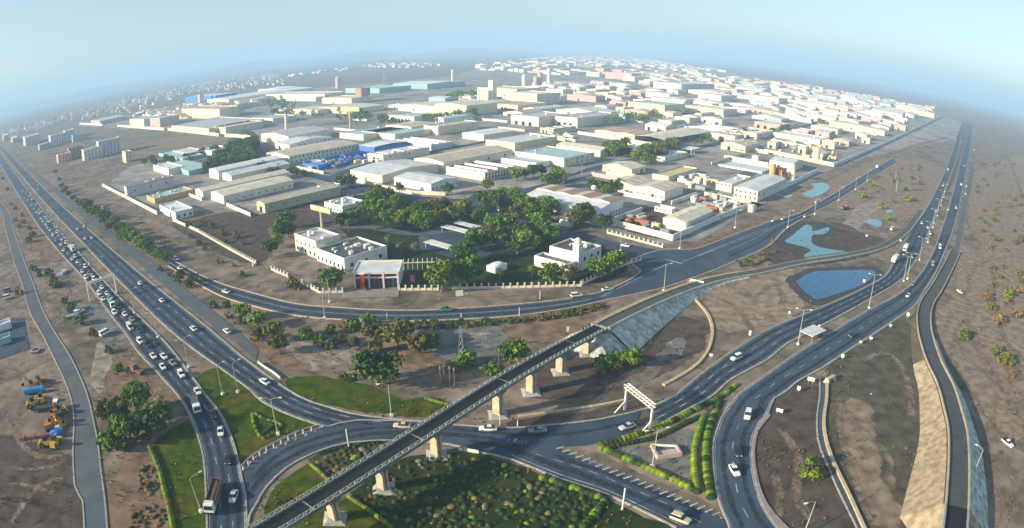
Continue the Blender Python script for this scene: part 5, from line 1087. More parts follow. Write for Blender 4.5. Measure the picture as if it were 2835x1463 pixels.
for i, (a, b, lu, lv, far) in enumerate(fill_list):
    p = U*a+V*b; h = R.uniform(3.6, 7.5)*(1+far/3500); kd_ = R.choice('uuffv'); wl = R.choice(cols_w); rf = R.choice(cols_r)
    zone = 'in the near estate' if p.length < 520 else ('in the middle estate' if p.length < 900 else 'in the hazy far estate')
    kn = {'u':'gabled','v':'gabled','f':'flat-roofed'}[kd_]
    if i < 290:
        o = obj('shed', simple_mesh(lu, lv, h, kd_, wl, rf), None, (p.x, p.y, 0), AZU)
        wn = {'cream':'cream','warm':'cream','white':'white','yellow':'yellow','lav':'pale grey','pink':'pinkish','olive':'olive'}[wl]
        rn = {'tan':'tan','sand':'sandy','pale':'pale','white':'white','teal':'teal','lav':'grey','grey':'dark grey','pink':'pinkish'}[rf]
        tag(o, '%s %s shed with a %s roof %s' % (wn, kn, rn, zone), 'shed', '%s %s sheds, %s roofs, %s' % (wn, kn, rn, zone))
    else:
        c, s = U.x, U.y; n0 = len(stuffb.v); tmp = MB().box(0,0,0,lu,lv,h,R.randint(0,3))
        stuffb.v += [(p.x+x*c-y*s, p.y+x*s+y*c, z) for x, y, z in tmp.v]; stuffb.f += [tuple(n0+j for j in f) for f in tmp.f]
        stuffb.m += [R.choice((4,5,6))]+tmp.m[1:]
# plot walls between the sheds
for i in range(70):
    a = u00+R.uniform(90, 900); b = v00+R.uniform(10, 560); ln = R.uniform(25, 80); ax = R.random() < 0.65
    du, dv = (0.5, ln) if ax else (ln, 0.5)
    if not free(a-2, b-2, a+du+2, b+dv+2): continue
    FOOT.append((a-1, b-1, a+du+1, b+dv+1)); p = U*a+V*b; zone = 'near' if p.length < 620 else 'far'
    o = obj('yard_wall', MB().box(0,0,0,du,dv,2.4).box(-0.06,-0.06,2.4,du+0.06,dv+0.06,2.55).mesh('yard_wall', W_(R.choice(['cream','warm','white']))), None, (p.x, p.y, 0), AZU)
    tag(o, 'plain %s yard wall between sheds in the %s estate' % ('sunlit' if ax else 'shaded', zone), 'wall', '%s yard walls, %s estate' % ('sunlit' if ax else 'shaded', zone))
# yard clutter: containers and stacks between the sheds
def cont(p, col, az, label, group, sc_=1.0):
    o = obj('shipping_container', CONT[col], None, (p.x, p.y, 0), az, (sc_, 1, 1)); tag(o, label, 'container', group)
CONT = {}
for k, c in dict(white=(0.7,0.7,0.68), rust=(0.36,0.14,0.08), blue=(0.06,0.16,0.42), grey=(0.3,0.32,0.33), cream=(0.66,0.56,0.36)).items():
    mb = MB().box(-3,-1.2,0.1,3,1.2,2.7, bot=True)
    for i in range(12): mb.box(-2.9+i*0.5,-1.26,0.2,-2.7+i*0.5,1.26,2.6)
    mb.box(3.0,-1.1,0.2,3.06,1.1,2.6,1)
    CONT[k] = mb.mesh('container', [mat('container_'+k, c, rough=0.6, var=0.2, scale=0.8), dark])
yards = [('scrap yard behind the corner wall', [(106.0,389.8),(126.8,403.3),(137.0,374.7),(144.9,368.1),(113.3,338.0),(111.7,374.7)], 20, ['rust','cream','white','cream','white','grey']),
         ('yard in front of the long factory', [(-173.2,516.0),(-159.3,536.2),(-128.2,557.4),(-90.9,548.3),(-87.6,527.9),(-126.3,510.9),(-138.1,491.5),(-157.6,489.0)], 40, ['blue','blue','blue','white','rust','cream']),
         ('yard of the corner warehouse', [(55.8,324.9),(68.7,345.9),(72.0,339.6),(75.9,314.4),(78.8,303.9),(65.7,315.9)], 9, ['rust','grey','cream','cream']),
         ('crowded yard behind the lit wall', [(258.3,613.4),(330.6,757.6),(358.1,685.1),(354.1,625.1),(311.2,565.2)], 44, ['cream','cream','rust','white','grey']),
         ('truck yard behind the loading shed', [(189.6,759.3),(262.3,828.6),(272.2,773.8),(221.7,718.3)], 36, ['blue','blue','white','grey']),
         ('yard by the olive roof shed', [(112.9,445.7),(138.0,467.7),(146.7,443.9),(124.9,408.9),(112.4,428.9)], 12, ['white','white','grey','cream']),
         ('white trailer park below the grey roofs', [(38.9,668.4),(56.0,677.8),(63.6,648.4),(47.5,619.1),(37.8,631.8)], 12, ['white','white','cream'])]
for nm, poly, cnt, cs in yards:
    poly = [(p[0], p[1]) for p in poly]; x0 = min(p[0] for p in poly); x1 = max(p[0] for p in poly); y0 = min(p[1] for p in poly); y1 = max(p[1] for p in poly); k = 0; tr = 0; used = []
    while k < cnt and tr < 4000:
        tr += 1; x, y = R.uniform(x0, x1), R.uniform(y0, y1)
        if not inpoly(x, y, poly) or any((x-a)**2+(y-b)**2 < 30 for a, b in used): continue
        q = Vector((x, y, 0)); qu, qv = q.dot(U), q.dot(V)
        if any(a[0] < qu < a[2] and a[1] < qv < a[3] for a in FOOT): continue
        used.append((x, y)); c = R.choice(cs); cont(q, c, AZU+R.choice([0, math.pi/2])+R.uniform(-.1, .1), '%s container in the %s' % ({'rust':'rusty','cream':'cream','white':'white','blue':'blue','grey':'grey'}[c], nm), '%s containers, %s' % (c, nm), R.uniform(0.7, 1.5)); k += 1

# ---- left town houses and the far plain
def house_mesh(wl, rf):
    s = R.uniform(8, 13); d = R.uniform(8, 14); h = R.choice([4, 7, 7, 10])
    mb = MB(); walls(mb, s, d, h); mb.box(0.2,0.2,h-0.9,s-0.2,d-0.2,h-0.5,1).box(s*0.2,d*0.2,h-0.5,s*0.5,d*0.55,h+2.2,0)
    for k in range(int(h/3)):
        for i in range(2): mb.box(s*(0.25+0.4*i), -0.05, 1+k*3, s*(0.25+0.4*i)+1.6, 0.0, 2.4+k*3, 2)
    return mb.mesh('house', [W_(wl), RF(rf), glass])
HM = [house_mesh(R.choice(['white','white','cream','lav','pink']), R.choice(['white','pale','sand'])) for _ in range(9)]
town = [(p[0], p[1]) for p in [(-1953.3,1786.8),(-1962.2,2024.1),(-2006.9,2279.9),(-1874.2,2453.6),(-1934.4,2924.4),(-2148.7,3770.5),(-1782.3,3660.5),(-1144.0,2395.9),(-1347.2,2407.1),(-1242.6,1945.6),(-1131.0,1615.7),(-1496.5,1759.2),(-1409.4,1531.1),(-1390.7,1365.5)]]
tx = [p[0] for p in town]; ty = [p[1] for p in town]; k = 0; tr = 0
HS = []
while k < 270 and tr < 60000:
    tr += 1; x, y = R.uniform(min(tx), max(tx)), R.uniform(min(ty), max(ty))
    if not inpoly(x, y, town): continue
    if noise.noise(Vector((x/160, y/160, 2))) < -0.1: continue
    sz = 0.85+max(0, (math.hypot(x, y)-900)/9000)
    o = obj('house', R.choice(HM), None, (x, y, 0), R.choice([0, math.pi/2, math.pi])+rad(20)+R.uniform(-.2, .2), sz); k += 1
    HS.append((math.atan2(y, x), o)); continue
    zn = 'at the left edge of the hazy town' if x < -1250 else ('in the middle of the hazy left town' if x < -1000 else 'at the inner end of the hazy left town')
    tag(o, 'small pale house '+zn, 'house', 'houses '+zn)
HS.sort(key=lambda q: -q[0])
for i, (a, o) in enumerate(HS):
    zn = ('at the left picture edge of the hazy town', 'just right of the left edge in the hazy town', 'in the left half of the hazy town', 'in the right half of the hazy town', 'near the inner end of the hazy town', 'at the inner tip of the hazy left town')[i*6//len(HS)]
    tag(o, 'small pale house '+zn, 'house', 'houses '+zn)
# unnumbered sprawl far away: thousands of roofs that read as one mass
def sprawl(name, poly, n, smin, smax, hmin, hmax, label):
    mb = MB(); px = [p[0] for p in poly]; py = [p[1] for p in poly]; k = 0; tr = 0
    while k < n and tr < n*60:
        tr += 1; x, y = R.uniform(min(px), max(px)), R.uniform(min(py), max(py))
        if not inpoly(x, y, poly) or noise.noise(Vector((x/500, y/900, 7))) < -0.15: continue
        a = AZU if R.random() < 0.8 else R.uniform(0, 1.5); l, d, h = R.uniform(smin, smax), R.uniform(smin, smax)*0.6, R.uniform(hmin, hmax)
        c, s = math.cos(a), math.sin(a); n0 = len(mb.v); tmp = MB().box(0,0,0,l,d,h,R.choice((0,1,2,3)))
        mb.v += [(x+u*c-v*s, y+u*s+v*c, z) for u, v, z in tmp.v]; mb.f += [tuple(n0+j for j in f) for f in tmp.f]; mb.m += [R.choice((4,5,6))]+tmp.m[1:]; k += 1
    o = obj(name, mb.mesh(name, STM)); o['kind'] = 'stuff'; tag(o, label, 'buildings'); return o
STM = [W_('warm'), W_('cream'), W_('pink'), W_('yellow'), RF('pink'), RF('sand'), RF('tan')]
o = obj('distant_sheds', stuffb.mesh('distant_sheds', STM)); o['kind'] = 'stuff'; tag(o, 'mass of tiny far sheds filling the rest of the estate', 'buildings')
def P2(*pp): return [(p[0], p[1]) for p in pp]
sprawl('distant_city', P2((-174.2,3106.8),(1.2,4492.6),(598.0,7910.1),(1617.4,11839.0),(1657.3,7174.7),(1394.4,4696.7),(1390.6,3621.4),(1292.9,2853.2),(1428.1,2497.9),(1724.2,2489.4),(1180.6,1830.6),(986.7,2086.2),(714.0,1947.2),(423.2,1827.6),(165.8,2188.8),(-108.9,2658.4)), 1500, 22, 95, 5, 16, 'pale mass of far industrial roofs stretching to the horizon')
sprawl('distant_town', P2((-2136.1,1955.1),(-2362.0,2685.0),(-2122.0,2985.0),(-2336.3,4260.8),(-1618.5,3773.3),(-1671.6,4415.9),(-811.0,2245.1),(-957.5,2134.7),(-1281.1,2333.3),(-1049.8,1526.5),(-1433.7,1625.9),(-1492.6,1413.8)), 420, 9, 20, 4, 10, 'scatter of tiny far roofs beyond the left town')
sprawl('distant_works', P2((-988.7,1437.1),(-832.4,1513.1),(-595.3,1496.1),(-386.8,1490.1),(-279.9,1712.6),(-91.1,1621.8),(-54.3,1321.0),(-197.7,1206.8),(-306.3,1178.1),(-428.2,1181.5),(-533.5,1136.1),(-657.6,1104.9)), 300, 12, 42, 4, 10, 'jumble of small hazy works roofs between the larger factories')
sprawl('distant_village', P2((-1262.6,3333.9),(-1061.8,4102.6),(-978.6,5033.4),(-494.9,4237.5),(-326.7,3216.5),(-758.7,3606.2),(-982.4,3012.7)), 90, 20, 60, 5, 12, 'faint specks of buildings at the foot of the hills')
sprawl('distant_fringe', P2((1397.5,2380.2),(2102.2,2632.5),(1621.0,2064.3),(1248.0,1866.0),(1111.1,2002.4)), 120, 20, 60, 4, 10, 'low sunlit sheds fading along the right horizon')

# ================================================================= VEGETATION
GREENS = [leaf_mat('leaf_deep', (0.058,0.130,0.012), (0.120,0.200,0.018)), leaf_mat('leaf_olive', (0.105,0.125,0.022), (0.17,0.155,0.032)),
          leaf_mat('leaf_bright', (0.115,0.215,0.012), (0.20,0.25,0.018)), leaf_mat('leaf_dry', (0.17,0.125,0.038), (0.24,0.15,0.045)), leaf_mat('leaf_dark', (0.040,0.085,0.018), (0.080,0.130,0.020))]
def crown_mesh(name, m, rx, rz, zc, clumps, per, leaf, seed, flat=0.0):
    """leaf-sized faces gathered in uneven clumps through a crown volume centred at zc"""
    r = random.Random(seed); mb = MB()
    for c in range(clumps):
        while True:
            d = Vector((r.uniform(-1,1), r.uniform(-1,1), r.uniform(-0.75,1)))
            if 0.25 < d.length < 1: break
        d = d.normalized()*r.uniform(0.45, 0.95); cx, cy, cz = d.x*rx, d.y*rx, zc+d.z*rz; cr = r.uniform(0.22, 0.42)*rx
        for i in range(per):
            e = Vector((r.gauss(0,1), r.gauss(0,1), r.gauss(0,1))).normalized()*cr*r.uniform(0.55, 1.0)
            p = Vector((cx+e.x, cy+e.y, cz+e.z*0.75)); n = (e.normalized()*0.8+Vector((r.uniform(-1,1), r.uniform(-1,1), r.uniform(-0.2,1)))).normalized()
            a = n.orthogonal().normalized(); a = (a*math.cos(i)+n.cross(a)*math.sin(i)); b = n.cross(a); s = leaf*r.uniform(0.6, 1.3)
            mb.face([p-a*s, p-b*s*0.6, p+a*s, p+b*s*0.6])
    return mb.mesh(name, m)
def trunk_mesh(h, r0, limbs, seed, reach):
    r = random.Random(seed); mb = MB(); bend = Vector((r.uniform(-.3,.3), r.uniform(-.3,.3), 0)); top = Vector((0,0,h))+bend
    mb.tube((0,0,-0.1), Vector((0,0,h*0.55))+bend*0.4, r0, 6, 0, r0*0.75).tube(Vector((0,0,h*0.55))+bend*0.4, top, r0*0.75, 6, 0, r0*0.5)
    for i in range(limbs):
        a = i*2.4+r.random(); s = Vector((0,0,h*r.uniform(0.5, 0.95)))+bend*0.6; e = s+Vector((math.cos(a)*reach, math.sin(a)*reach, reach*r.uniform(0.5, 1.0)))
        mb.tube(s, e, r0*0.45, 5, 0, r0*0.15)
    return mb.mesh('trunk', trunkm)
TREES = {}
for gi, gm_ in enumerate(GREENS):
    for k in range(3):
        rx = (1.0, 1.15, 0.9)[k]; TREES[(gi, k)] = (trunk_mesh(0.55, 0.06, 5, gi*9+k, 0.5), crown_mesh('crown', gm_, rx*0.62, 0.42, 0.66, 34, 32, 0.078, gi*31+k))
    TREES[(gi, 's')] = (trunk_mesh(0.3, 0.05, 4, gi*7+50, 0.3), crown_mesh('crown', gm_, 0.55, 0.40, 0.42, 16, 24, 0.10, gi*17+90))
def tree(p, h, gi, label, group=None, k=None, wide=1.0, name='tree', cat='tree', z=0):
    k = R.randint(0, 2) if k is None else k; tm, cm = TREES[(gi, k)]
    t = thing(name, label, cat, (p[0], p[1], z), R.uniform(0, 6.28), group, (h*wide, h*wide, h))
    obj('trunk', tm, t); obj('crown', cm, t); return t
def palm_mesh():
    r = random.Random(5); mb = MB()
    for i in range(34):
        a = i*2.4; up = 1.0-1.5*(i/34.0); L = 2.4*r.uniform(0.85, 1.1); prev = None; w0 = 0.28
        pts = []
        for s in range(6):
            t = s/5.0; pts.append(Vector((math.cos(a)*L*t*math.cos(up*0.6), math.sin(a)*L*t*math.cos(up*0.6), L*t*up*0.75-1.5*t*t)))
        side = Vector((-math.sin(a), math.cos(a), 0))
        for s in range(5):
            w1 = w0*(1-abs(s/5-0.35)); w2 = w0*(1-abs((s+1)/5-0.35)) if s < 4 else 0.03
            mb.face([pts[s]-side*w1, pts[s]+side*w1, pts[s+1]+side*w2, pts[s+1]-side*w2])
    return mb.mesh('fronds', GREENS[1])
PALM = (MB().tube((0,0,-0.1),(0.1,0.05,3),0.24,7,0,0.2).tube((0.1,0.05,3),(0.05,0.1,6),0.2,7,0,0.17).mesh('trunk', trunkm), palm_mesh())
def palm(p, h, label, group=None):
    t = thing('palm_tree', label, 'palm', (p[0], p[1], 0), R.uniform(0, 6.28), group); s = h/6.0
    obj('trunk', PALM[0], t, (0,0,0), 0, (1, 1, s)); obj('fronds', PALM[1], t, (0.05, 0.1, h)); return t

# single trees that stand out
tree((-37.3,157.0), 10.5, 4, 'large dark round tree above the triangular lawn left of the flyover', k=1, wide=0.95)
tree((-26.7,230.0), 11.0, 2, 'tallest bright green tree breaking the white fence line', k=1, wide=0.85)
tree((-17.4,238.1), 10.5, 0, 'broad dark tree behind the white fence right of the tallest one', k=0, wide=1.05)
tree((-69.5,231.3), 8.5, 0, 'round tree in front of the low white office', k=1, wide=0.95)
tree((-86.3,231.9), 6.0, 1, 'olive bush-like tree at the fence bend on the left', k='s', wide=1.2)
tree((15.1,238.6), 8.0, 2, 'bright green tree left of the pair before the tower building', k=2)
tree((21.7,238.0), 7.5, 1, 'olive tree right of the pair before the tower building', k=2)
tree((35.3,243.5), 8.0, 0, 'dark tree at the shaded right side of the tower building', k=1)
tree((42.1,254.1), 7.5, 2, 'green tree by the end of the fence near the junction', k=1)
tree((36.8,269.6), 6.5, 1, 'tree behind the tower building by the entrance road', k=0)
tree((69.9,109.0), 5.5, 2, 'lone bright yellow-green tree in the bare ground at lower right', k='s', wide=1.25)
tree((-105.4,132.6), 8.0, 0, 'round dark tree at the top of the roadside thicket', k=1, wide=0.9)
tree((-113.2,123.9), 7.0, 1, 'olive tree at the left end of the roadside thicket', k=0, wide=0.85)
tree((-95.3,124.9), 7.5, 4, 'dark tree at the right end of the roadside thicket', k=1, wide=1.1)
tree((-102.6,118.5), 7.0, 0, 'broad tree at the centre of the roadside thicket', k=0, wide=1.1)
tree((-106.7,112.8), 5.5, 0, 'small tree at the bottom of the roadside thicket', k='s', wide=1.2)
tree((-109.8,127.6), 6.5, 1, 'brownish tree inside the roadside thicket', k=2, wide=1.1)
tree((-98.1,120.1), 5.5, 4, 'low dark tree on the lower rim of the roadside thicket', k='s', wide=1.4)
tree((-102.0,113.5), 4.0, 4, 'low shrub tree below the roadside thicket', k='s', wide=1.5)
for p, h, l in (((-82.6,311.0), 6.5, 'palm left of the park path with shaggy dry fronds'), ((-68.7,312.3), 7.0, 'tall shaggy palm right of the park path'), ((-49.7,275.2), 5.0, 'palm on the lawn behind the low white office'),
                ((-57.6,288.7), 4.5, 'small palm beside the oval park lawn'), ((-4.7,238.6), 5.5, 'palm behind the white fence near the round kiosk'), ((8.0,244.8), 5.0, 'palm left of the tower building'), ((-43.1,276.6), 4.5, 'palm near the front carport'),
                ((-17.6,167.8), 2.6, 'stunted palm among the bare trunks')):
    palm(p, h, l)
# bare palm trunks
for i, (a, hh) in enumerate((((-19.8,158.5), 5.6), ((-18.9,159.4), 5.4), ((-17.2,158.6), 5.6), ((-15.9,158.1), 5.4), ((-3.8,167.4), 6.8), ((-2.9,167.7), 6.6))):
    t = thing('bare_trunk', ('%s bare palm trunk of the dead row left of the flyover' % nth(i+1)) if i < 4 else ('%s bare trunk of the pair close to the flyover railing' % ('left', 'right')[i-4]), 'tree trunk', a)
    obj('trunk', MB().tube((0,0,0),(0.1,0.05,hh*0.5),0.22,7,0,0.19).tube((0.1,0.05,hh*0.5),(0,0.1,hh),0.19,7,0,0.15).mesh('trunk', trunkm), t)
    obj('stub_crown', MB().frus((-0.3,-0.3,0.3,0.3),(-0.15,-0.1,0.15,0.2),hh-0.3,hh+0.4).mesh('stub_crown', mat('dead_frond', (0.24,0.19,0.13), rough=0.95)), t)

# avenue of trees beside the left highway
av = [((-531.5,585.5),5),((-434.1,485.4),5.5),((-406.8,457.0),5.5),((-388.4,443.6),5),((-362.9,420.9),5),((-331.8,396.1),6.5),((-319.1,390.9),7),((-304.9,371.8),6),((-292.1,362.0),6),((-281.6,355.5),6.5),((-271.6,349.3),7),((-264.3,336.6),6),((-248.8,324.0),6),((-240.6,321.2),5.5),((-235.1,317.6),7),((-223.2,301.8),6),((-218.2,301.5),7),((-212.0,299.3),6.5),((-189.7,279.0),7.5),((-184.2,275.6),5.5),((-174.7,267.6),5.5),((-169.1,264.5),5.0),((-473.1,526.8),5),((-413.3,468.1),5.5),((-346.1,407.9),5),((-316.0,381.8),6),((-295.2,370.4),6),((-257.5,333.7),6),((-251.6,333.1),6.5),((-226.1,309.8),6),((-203.3,291.5),6),((-195.8,284.2),6),((-179.2,270.7),6)]
av.sort(key=lambda q: -math.hypot(q[0][0], q[0][1]))
for i, (p, h) in enumerate(av): tree(p, h, R.choice([0,0,1,2,4]), 'avenue tree beside the left highway, %s from the far end of the row' % nth(i+1), k=R.choice([0,1,1,2]), wide=R.uniform(0.85, 1.1))
# shrubs on the brown verge right of the highway
sh = [((-164.2,251.7),3.5,3),((-154.5,245.1),3,3),((-148.8,245.2),4.5,1),((-145.8,237.6),4,0),((-137.3,231.8),5,1),((-138.3,237.8),5,0),((-114.3,210.1),4,1),((-108.1,210.5),3.5,0),((-96.7,200.0),6,2),((-103.6,201.3),3,3),((-97.3,196.4),3,3),((-87.9,193.7),6,2),((-85.0,184.9),5.5,1),((-78.3,183.9),6.5,1),((-73.3,174.7),6.5,1),((-66.8,185.6),5.5,0),((-61.3,182.3),4.5,0),((-60.4,190.7),4,0),((-56.9,179.7),4,1),((-52.5,192.8),5.5,0),((-48.2,198.6),5,2),((-46.4,190.0),5,1),((-44.2,192.4),4,0),((-42.5,188.6),4.5,1),((-36.0,183.0),7.5,1),((-34.9,189.0),6,1),((-50.0,183.0),4,1),((-55.5,184.9),3.5,0),((-56.0,195.8),4,3),((-28.3,177.8),6,1),((-25.8,182.7),5.5,0),((-29.5,182.6),4.5,0),((-42.4,177.8),5.5,1),((-13.8,171.0),5.5,0),((-5.4,163.8),5,0),((-0.9,171.8),6,0),((1.8,172.4),7,2),((26.2,168.7),5,0),((31.3,171.0),4.5,0),((35.2,168.9),6,2),((30.1,166.7),4,1),((25.3,165.7),3,3)]
for i, (p, h, g) in enumerate(sh):
    wd = 'on dry ground below the collector road' if i > 12 else 'on the dusty highway verge'
    tree(p, h, g, '%s bush, %s from the left %s' % (('dark green','olive','bright green','rusty brown','dark')[g], nth(i-12) if i > 12 else nth(i+1), wd), k='s' if h < 5.6 else 2, wide=R.uniform(0.9, 1.25), name='bush' if h < 5 else 'tree', cat='bush' if h < 5 else 'tree')
# left side scrub
ls = [((-462.0,427.7),4,3),((-434.5,408.7),4,3),((-397.2,380.3),4,3),((-392.1,365.1),4,3),((-371.4,356.8),4.5,3),((-365.6,345.5),4,3),((-345.7,338.1),4,1),((-322.0,316.9),5,0),((-314.5,305.3),5,0),((-653.7,595.0),5,0),((-551.9,509.1),5,0),((-239.4,244.2),5,0),((-220.4,227.7),6,2),((-225.3,231.6),5,1),((-241.3,216.7),4.5,3),((-196.6,207.8),4,0),((-186.7,199.6),5,0),((-171.3,188.6),5,0),((-157.2,178.9),4,1),((-140.4,166.7),3.5,1),((-127.2,154.4),3.5,0),((-261.3,251.7),3,0),((-246.6,242.5),3,0)]
for i, (p, h, g) in enumerate(ls): tree(p, h, g, '%s scrub bush left of the highway, %s from the far end' % (('green','olive','bright green','rusty','dark')[g], nth(i+1)), k='s', wide=1.2, name='bush', cat='bush')
# the park wood (broad trees that merge into one canopy)
pk = [(-80.1,362.3),(-79.7,346.5),(-71.9,341.7),(-73.8,376.6),(-65.7,361.5),(-63.0,339.2),(-59.5,352.0),(-64.0,323.3),(-57.3,321.2),(-52.9,330.7),(-50.1,340.8),(-48.1,319.0),(-45.5,330.5),(-50.1,311.8),(-44.3,313.5),(-44.3,347.0),(-38.6,340.4),(-32.6,334.1),(-37.2,353.4),(-28.1,344.4),(-25.9,350.9),(-38.9,318.8),(-27.0,330.0),(-21.8,330.0),(-18.9,389.8),(-15.0,400.8),(-10.0,374.1),(-15.3,362.1),(-5.4,379.1),(-8.4,355.1),(-2.4,359.6),(-16.7,329.9),(-11.1,318.4),(-4.6,318.4),(-1.6,311.2),(-5.8,302.6),(-17.2,291.3),(-14.0,282.2),(-11.1,289.8),(-18.7,279.3),(-5.5,286.7),(-81.7,382.3),(-110.5,379.6),(-88.0,326.3),(-83.8,332.0),(-89.8,322.5),
      (-118.8,318.3),(-116.5,300.1),(-112.8,285.1),(-113.1,303.4),(-111.5,271.5),(-112.5,265.7),(-114.4,419.7),(-107.8,418.9),(-71.1,400.5),(-64.2,397.2),(-39.3,393.1),(-130.9,459.1),(-25.1,275.1),(-20.7,262.9),
      (1.3,374.0),(4.5,355.1),(8.3,350.6),(10.7,339.9),(3.3,337.8),(18.2,350.7),(20.5,344.3),(17.2,329.9),(8.1,318.4),(12.3,324.0),(13.8,311.2),(14.8,301.0),(6.1,294.5),(2.8,288.2),(6.7,279.3),(2.7,275.0),(18.4,289.8),(33.8,330.2),(36.1,326.3),(31.0,316.8),(46.3,317.1),(37.9,334.3),(20.7,296.1),(55.3,402.3),(61.8,402.7),(67.6,403.1),(50.2,402.0),(58.2,391.3),(30.8,452.3),(30.8,431.7),(26.9,412.7),(2.8,434.4),(8.3,441.2),(14.6,448.3),(21.0,452.0),(22.3,421.8)]
for i, p in enumerate(pk):
    g = R.choice([0,0,4,1,2,4]); q = P3(p)
    zone = 'by the estate roundabout' if q.y > 400 else ('in the wooded heart of the park' if q.y > 300 else 'in the near half of the park')
    if R.random() < 0.14: continue
    tree(p, R.uniform(6.2, 9.6), g, '%s broad tree %s' % (('green','olive','bright green','','dark green')[g], zone), '%s park trees %s' % (('green','olive','bright','','dark')[g], zone), wide=R.uniform(0.75, 1.1))
# wooded strip behind the left warehouses and street trees of the estate
def far_wood(poly, n, hmin, hmax, gs, label, mind=7):
    """trees too far to tell apart: one mass of loose leaf clumps and trunks"""
    poly = [(p[0], p[1]) for p in poly]; xs = [p[0] for p in poly]; ys = [p[1] for p in poly]; k = 0; tr = 0; mb = MB()
    while k < n and tr < n*200:
        tr += 1; x, y = R.uniform(min(xs), max(xs)), R.uniform(min(ys), max(ys))
        if not inpoly(x, y, poly): continue
        k += 1; h = R.uniform(hmin, hmax); mb.cyl(x, y, 0, h*0.5, 0.3, 0.2, 5, 1)
        for c in range(16):
            d = Vector((R.gauss(0,1), R.gauss(0,1), R.gauss(0,.8))).normalized()*R.uniform(.5, 1); cx, cy, cz = x+d.x*h*.45, y+d.y*h*.45, h*.65+d.z*h*.35
            for i in range(7):
                e = Vector((R.gauss(0,1), R.gauss(0,1), R.gauss(0,1))).normalized(); q = Vector((cx, cy, cz))+e*h*.13; a = e.orthogonal().normalized()*h*.085; b = e.cross(a)*.7
                mb.face([q-a, q-b, q+a, q+b])
    o = obj('far_trees', mb.mesh('far_trees', [GREENS[gs[0]], trunkm])); o['kind'] = 'stuff'; tag(o, label, 'trees')
def scatter(poly, n, hmin, hmax, gs, label, group, mind=3.5, k=None, name='tree', cat='tree', wide=(0.9, 1.2)):
    poly = [(p[0], p[1]) for p in poly]; xs = [p[0] for p in poly]; ys = [p[1] for p in poly]; used = []; tr = 0
    while len(used) < n and tr < n*200:
        tr += 1; x, y = R.uniform(min(xs), max(xs)), R.uniform(min(ys), max(ys))
        if not inpoly(x, y, poly) or any((x-a)**2+(y-b)**2 < mind*mind for a, b in used): continue
        used.append((x, y)); xm = (x-min(xs))/(max(xs)-min(xs)); pt = '' if n < 18 else (', left part' if xm < .33 else (', middle part' if xm < .66 else ', right part'))
        tree((x, y), R.uniform(hmin, hmax), R.choice(gs), label+pt, group+pt, k if k != 'r' else R.choice(['s', 0, 1]), R.uniform(*wide), name, cat)
scatter([(-260.5,499.1),(-283.7,561.2),(-293.9,620.2),(-287.2,683.6),(-223.6,528.7),(-243.8,534.3),(-255.7,514.9)], 46, 7, 11, [0,0,1,4], 'tree in the dense green strip behind the left warehouses', 'trees of the green strip', 5)
scatter([(-388.4,581.8),(-382.1,612.5),(-338.6,596.1),(-324.9,631.9),(-316.4,641.1),(-304.8,568.2),(-340.2,564.9),(-353.9,544.8)], 12, 5, 8, [0,4], 'dark tree among the teal roofs on the left', 'trees among the teal roofs', 6)
scatter([(-223.6,528.7),(-216.9,526.9),(-167.3,477.0),(-153.9,466.8),(-157.1,456.3),(-182.9,472.5),(-209.5,494.4)], 18, 4, 7, [0,1,4], 'street tree in front of the long factory wall', 'trees by the factory wall', 4)
scatter([(97.9,501.9),(109.7,546.2),(130.7,577.0),(156.8,625.6),(164.4,614.8),(125.6,534.1),(113.7,499.9)], 20, 7, 11, [1,1,2,0], 'yellowish tree in the roadside clump left of the yard canopy', 'trees of the roadside clump', 5)
scatter([(77.7,546.5),(87.9,580.6),(106.1,595.5),(109.4,572.8),(94.5,538.7),(82.4,532.0)], 14, 7, 10, [0,4,0], 'dark tree in the clump behind the pale gabled warehouse', 'trees behind the pale warehouse', 5)
far_wood([(157.3,619.3),(187.3,640.9),(231.6,691.6),(411.2,863.5),(370.4,793.2),(227.3,660.8),(171.8,604.5)], 30, 6, 10, [0,1,0], 'row of trees along the far estate avenue', 6)
far_wood([(101.6,753.4),(129.8,846.1),(209.2,898.7),(245.8,955.9),(242.5,913.5),(179.4,827.2),(113.3,737.1)], 34, 7, 12, [0,4], 'hazy trees in the green belt below the long yellow warehouse', 7)
far_wood([(-595.3,1496.1),(-491.2,1356.6),(-379.6,1111.7),(-296.6,954.0),(-272.7,955.2),(-232.0,826.0),(-320.6,927.5),(-387.3,992.8)], 50, 7, 12, [0,4], 'hazy trees around the water tower', 8)
far_wood([(-267.1,952.3),(-231.7,949.2),(-168.2,858.0),(-147.8,784.9),(-195.9,801.0),(-235.8,849.6)], 30, 7, 11, [0,4], 'hazy trees beside the billboard mast', 8)
far_wood([(-116.8,819.4),(-61.4,856.2),(-33.6,879.1),(-33.7,817.2),(-79.8,779.2),(-107.9,764.5)], 26, 8, 12, [0,4], 'hazy dark trees below the yellow factory', 7)
far_wood([(-175.1,825.7),(-115.6,776.3),(-117.2,747.3),(-165.6,780.3)], 14, 6, 9, [0], 'hazy trees in front of the cream shed', 7)
far_wood([(-113.1,1198.9),(-59.0,1211.7),(-63.0,1119.3),(-110.0,1129.5)], 22, 10, 15, [0,4], 'far trees in the belt left of the silos', 10)
scatter([(309.4,487.8),(437.3,599.8),(470.9,601.3),(367.1,471.7),(298.8,396.2),(245.7,398.5),(281.5,450.6)], 22, 2.5, 4.5, [1,3,1], 'dry bush on the plain inside the right ramp', 'dry bushes inside the right ramp', 12, 's', 'bush', 'bush', (1.1, 1.5))
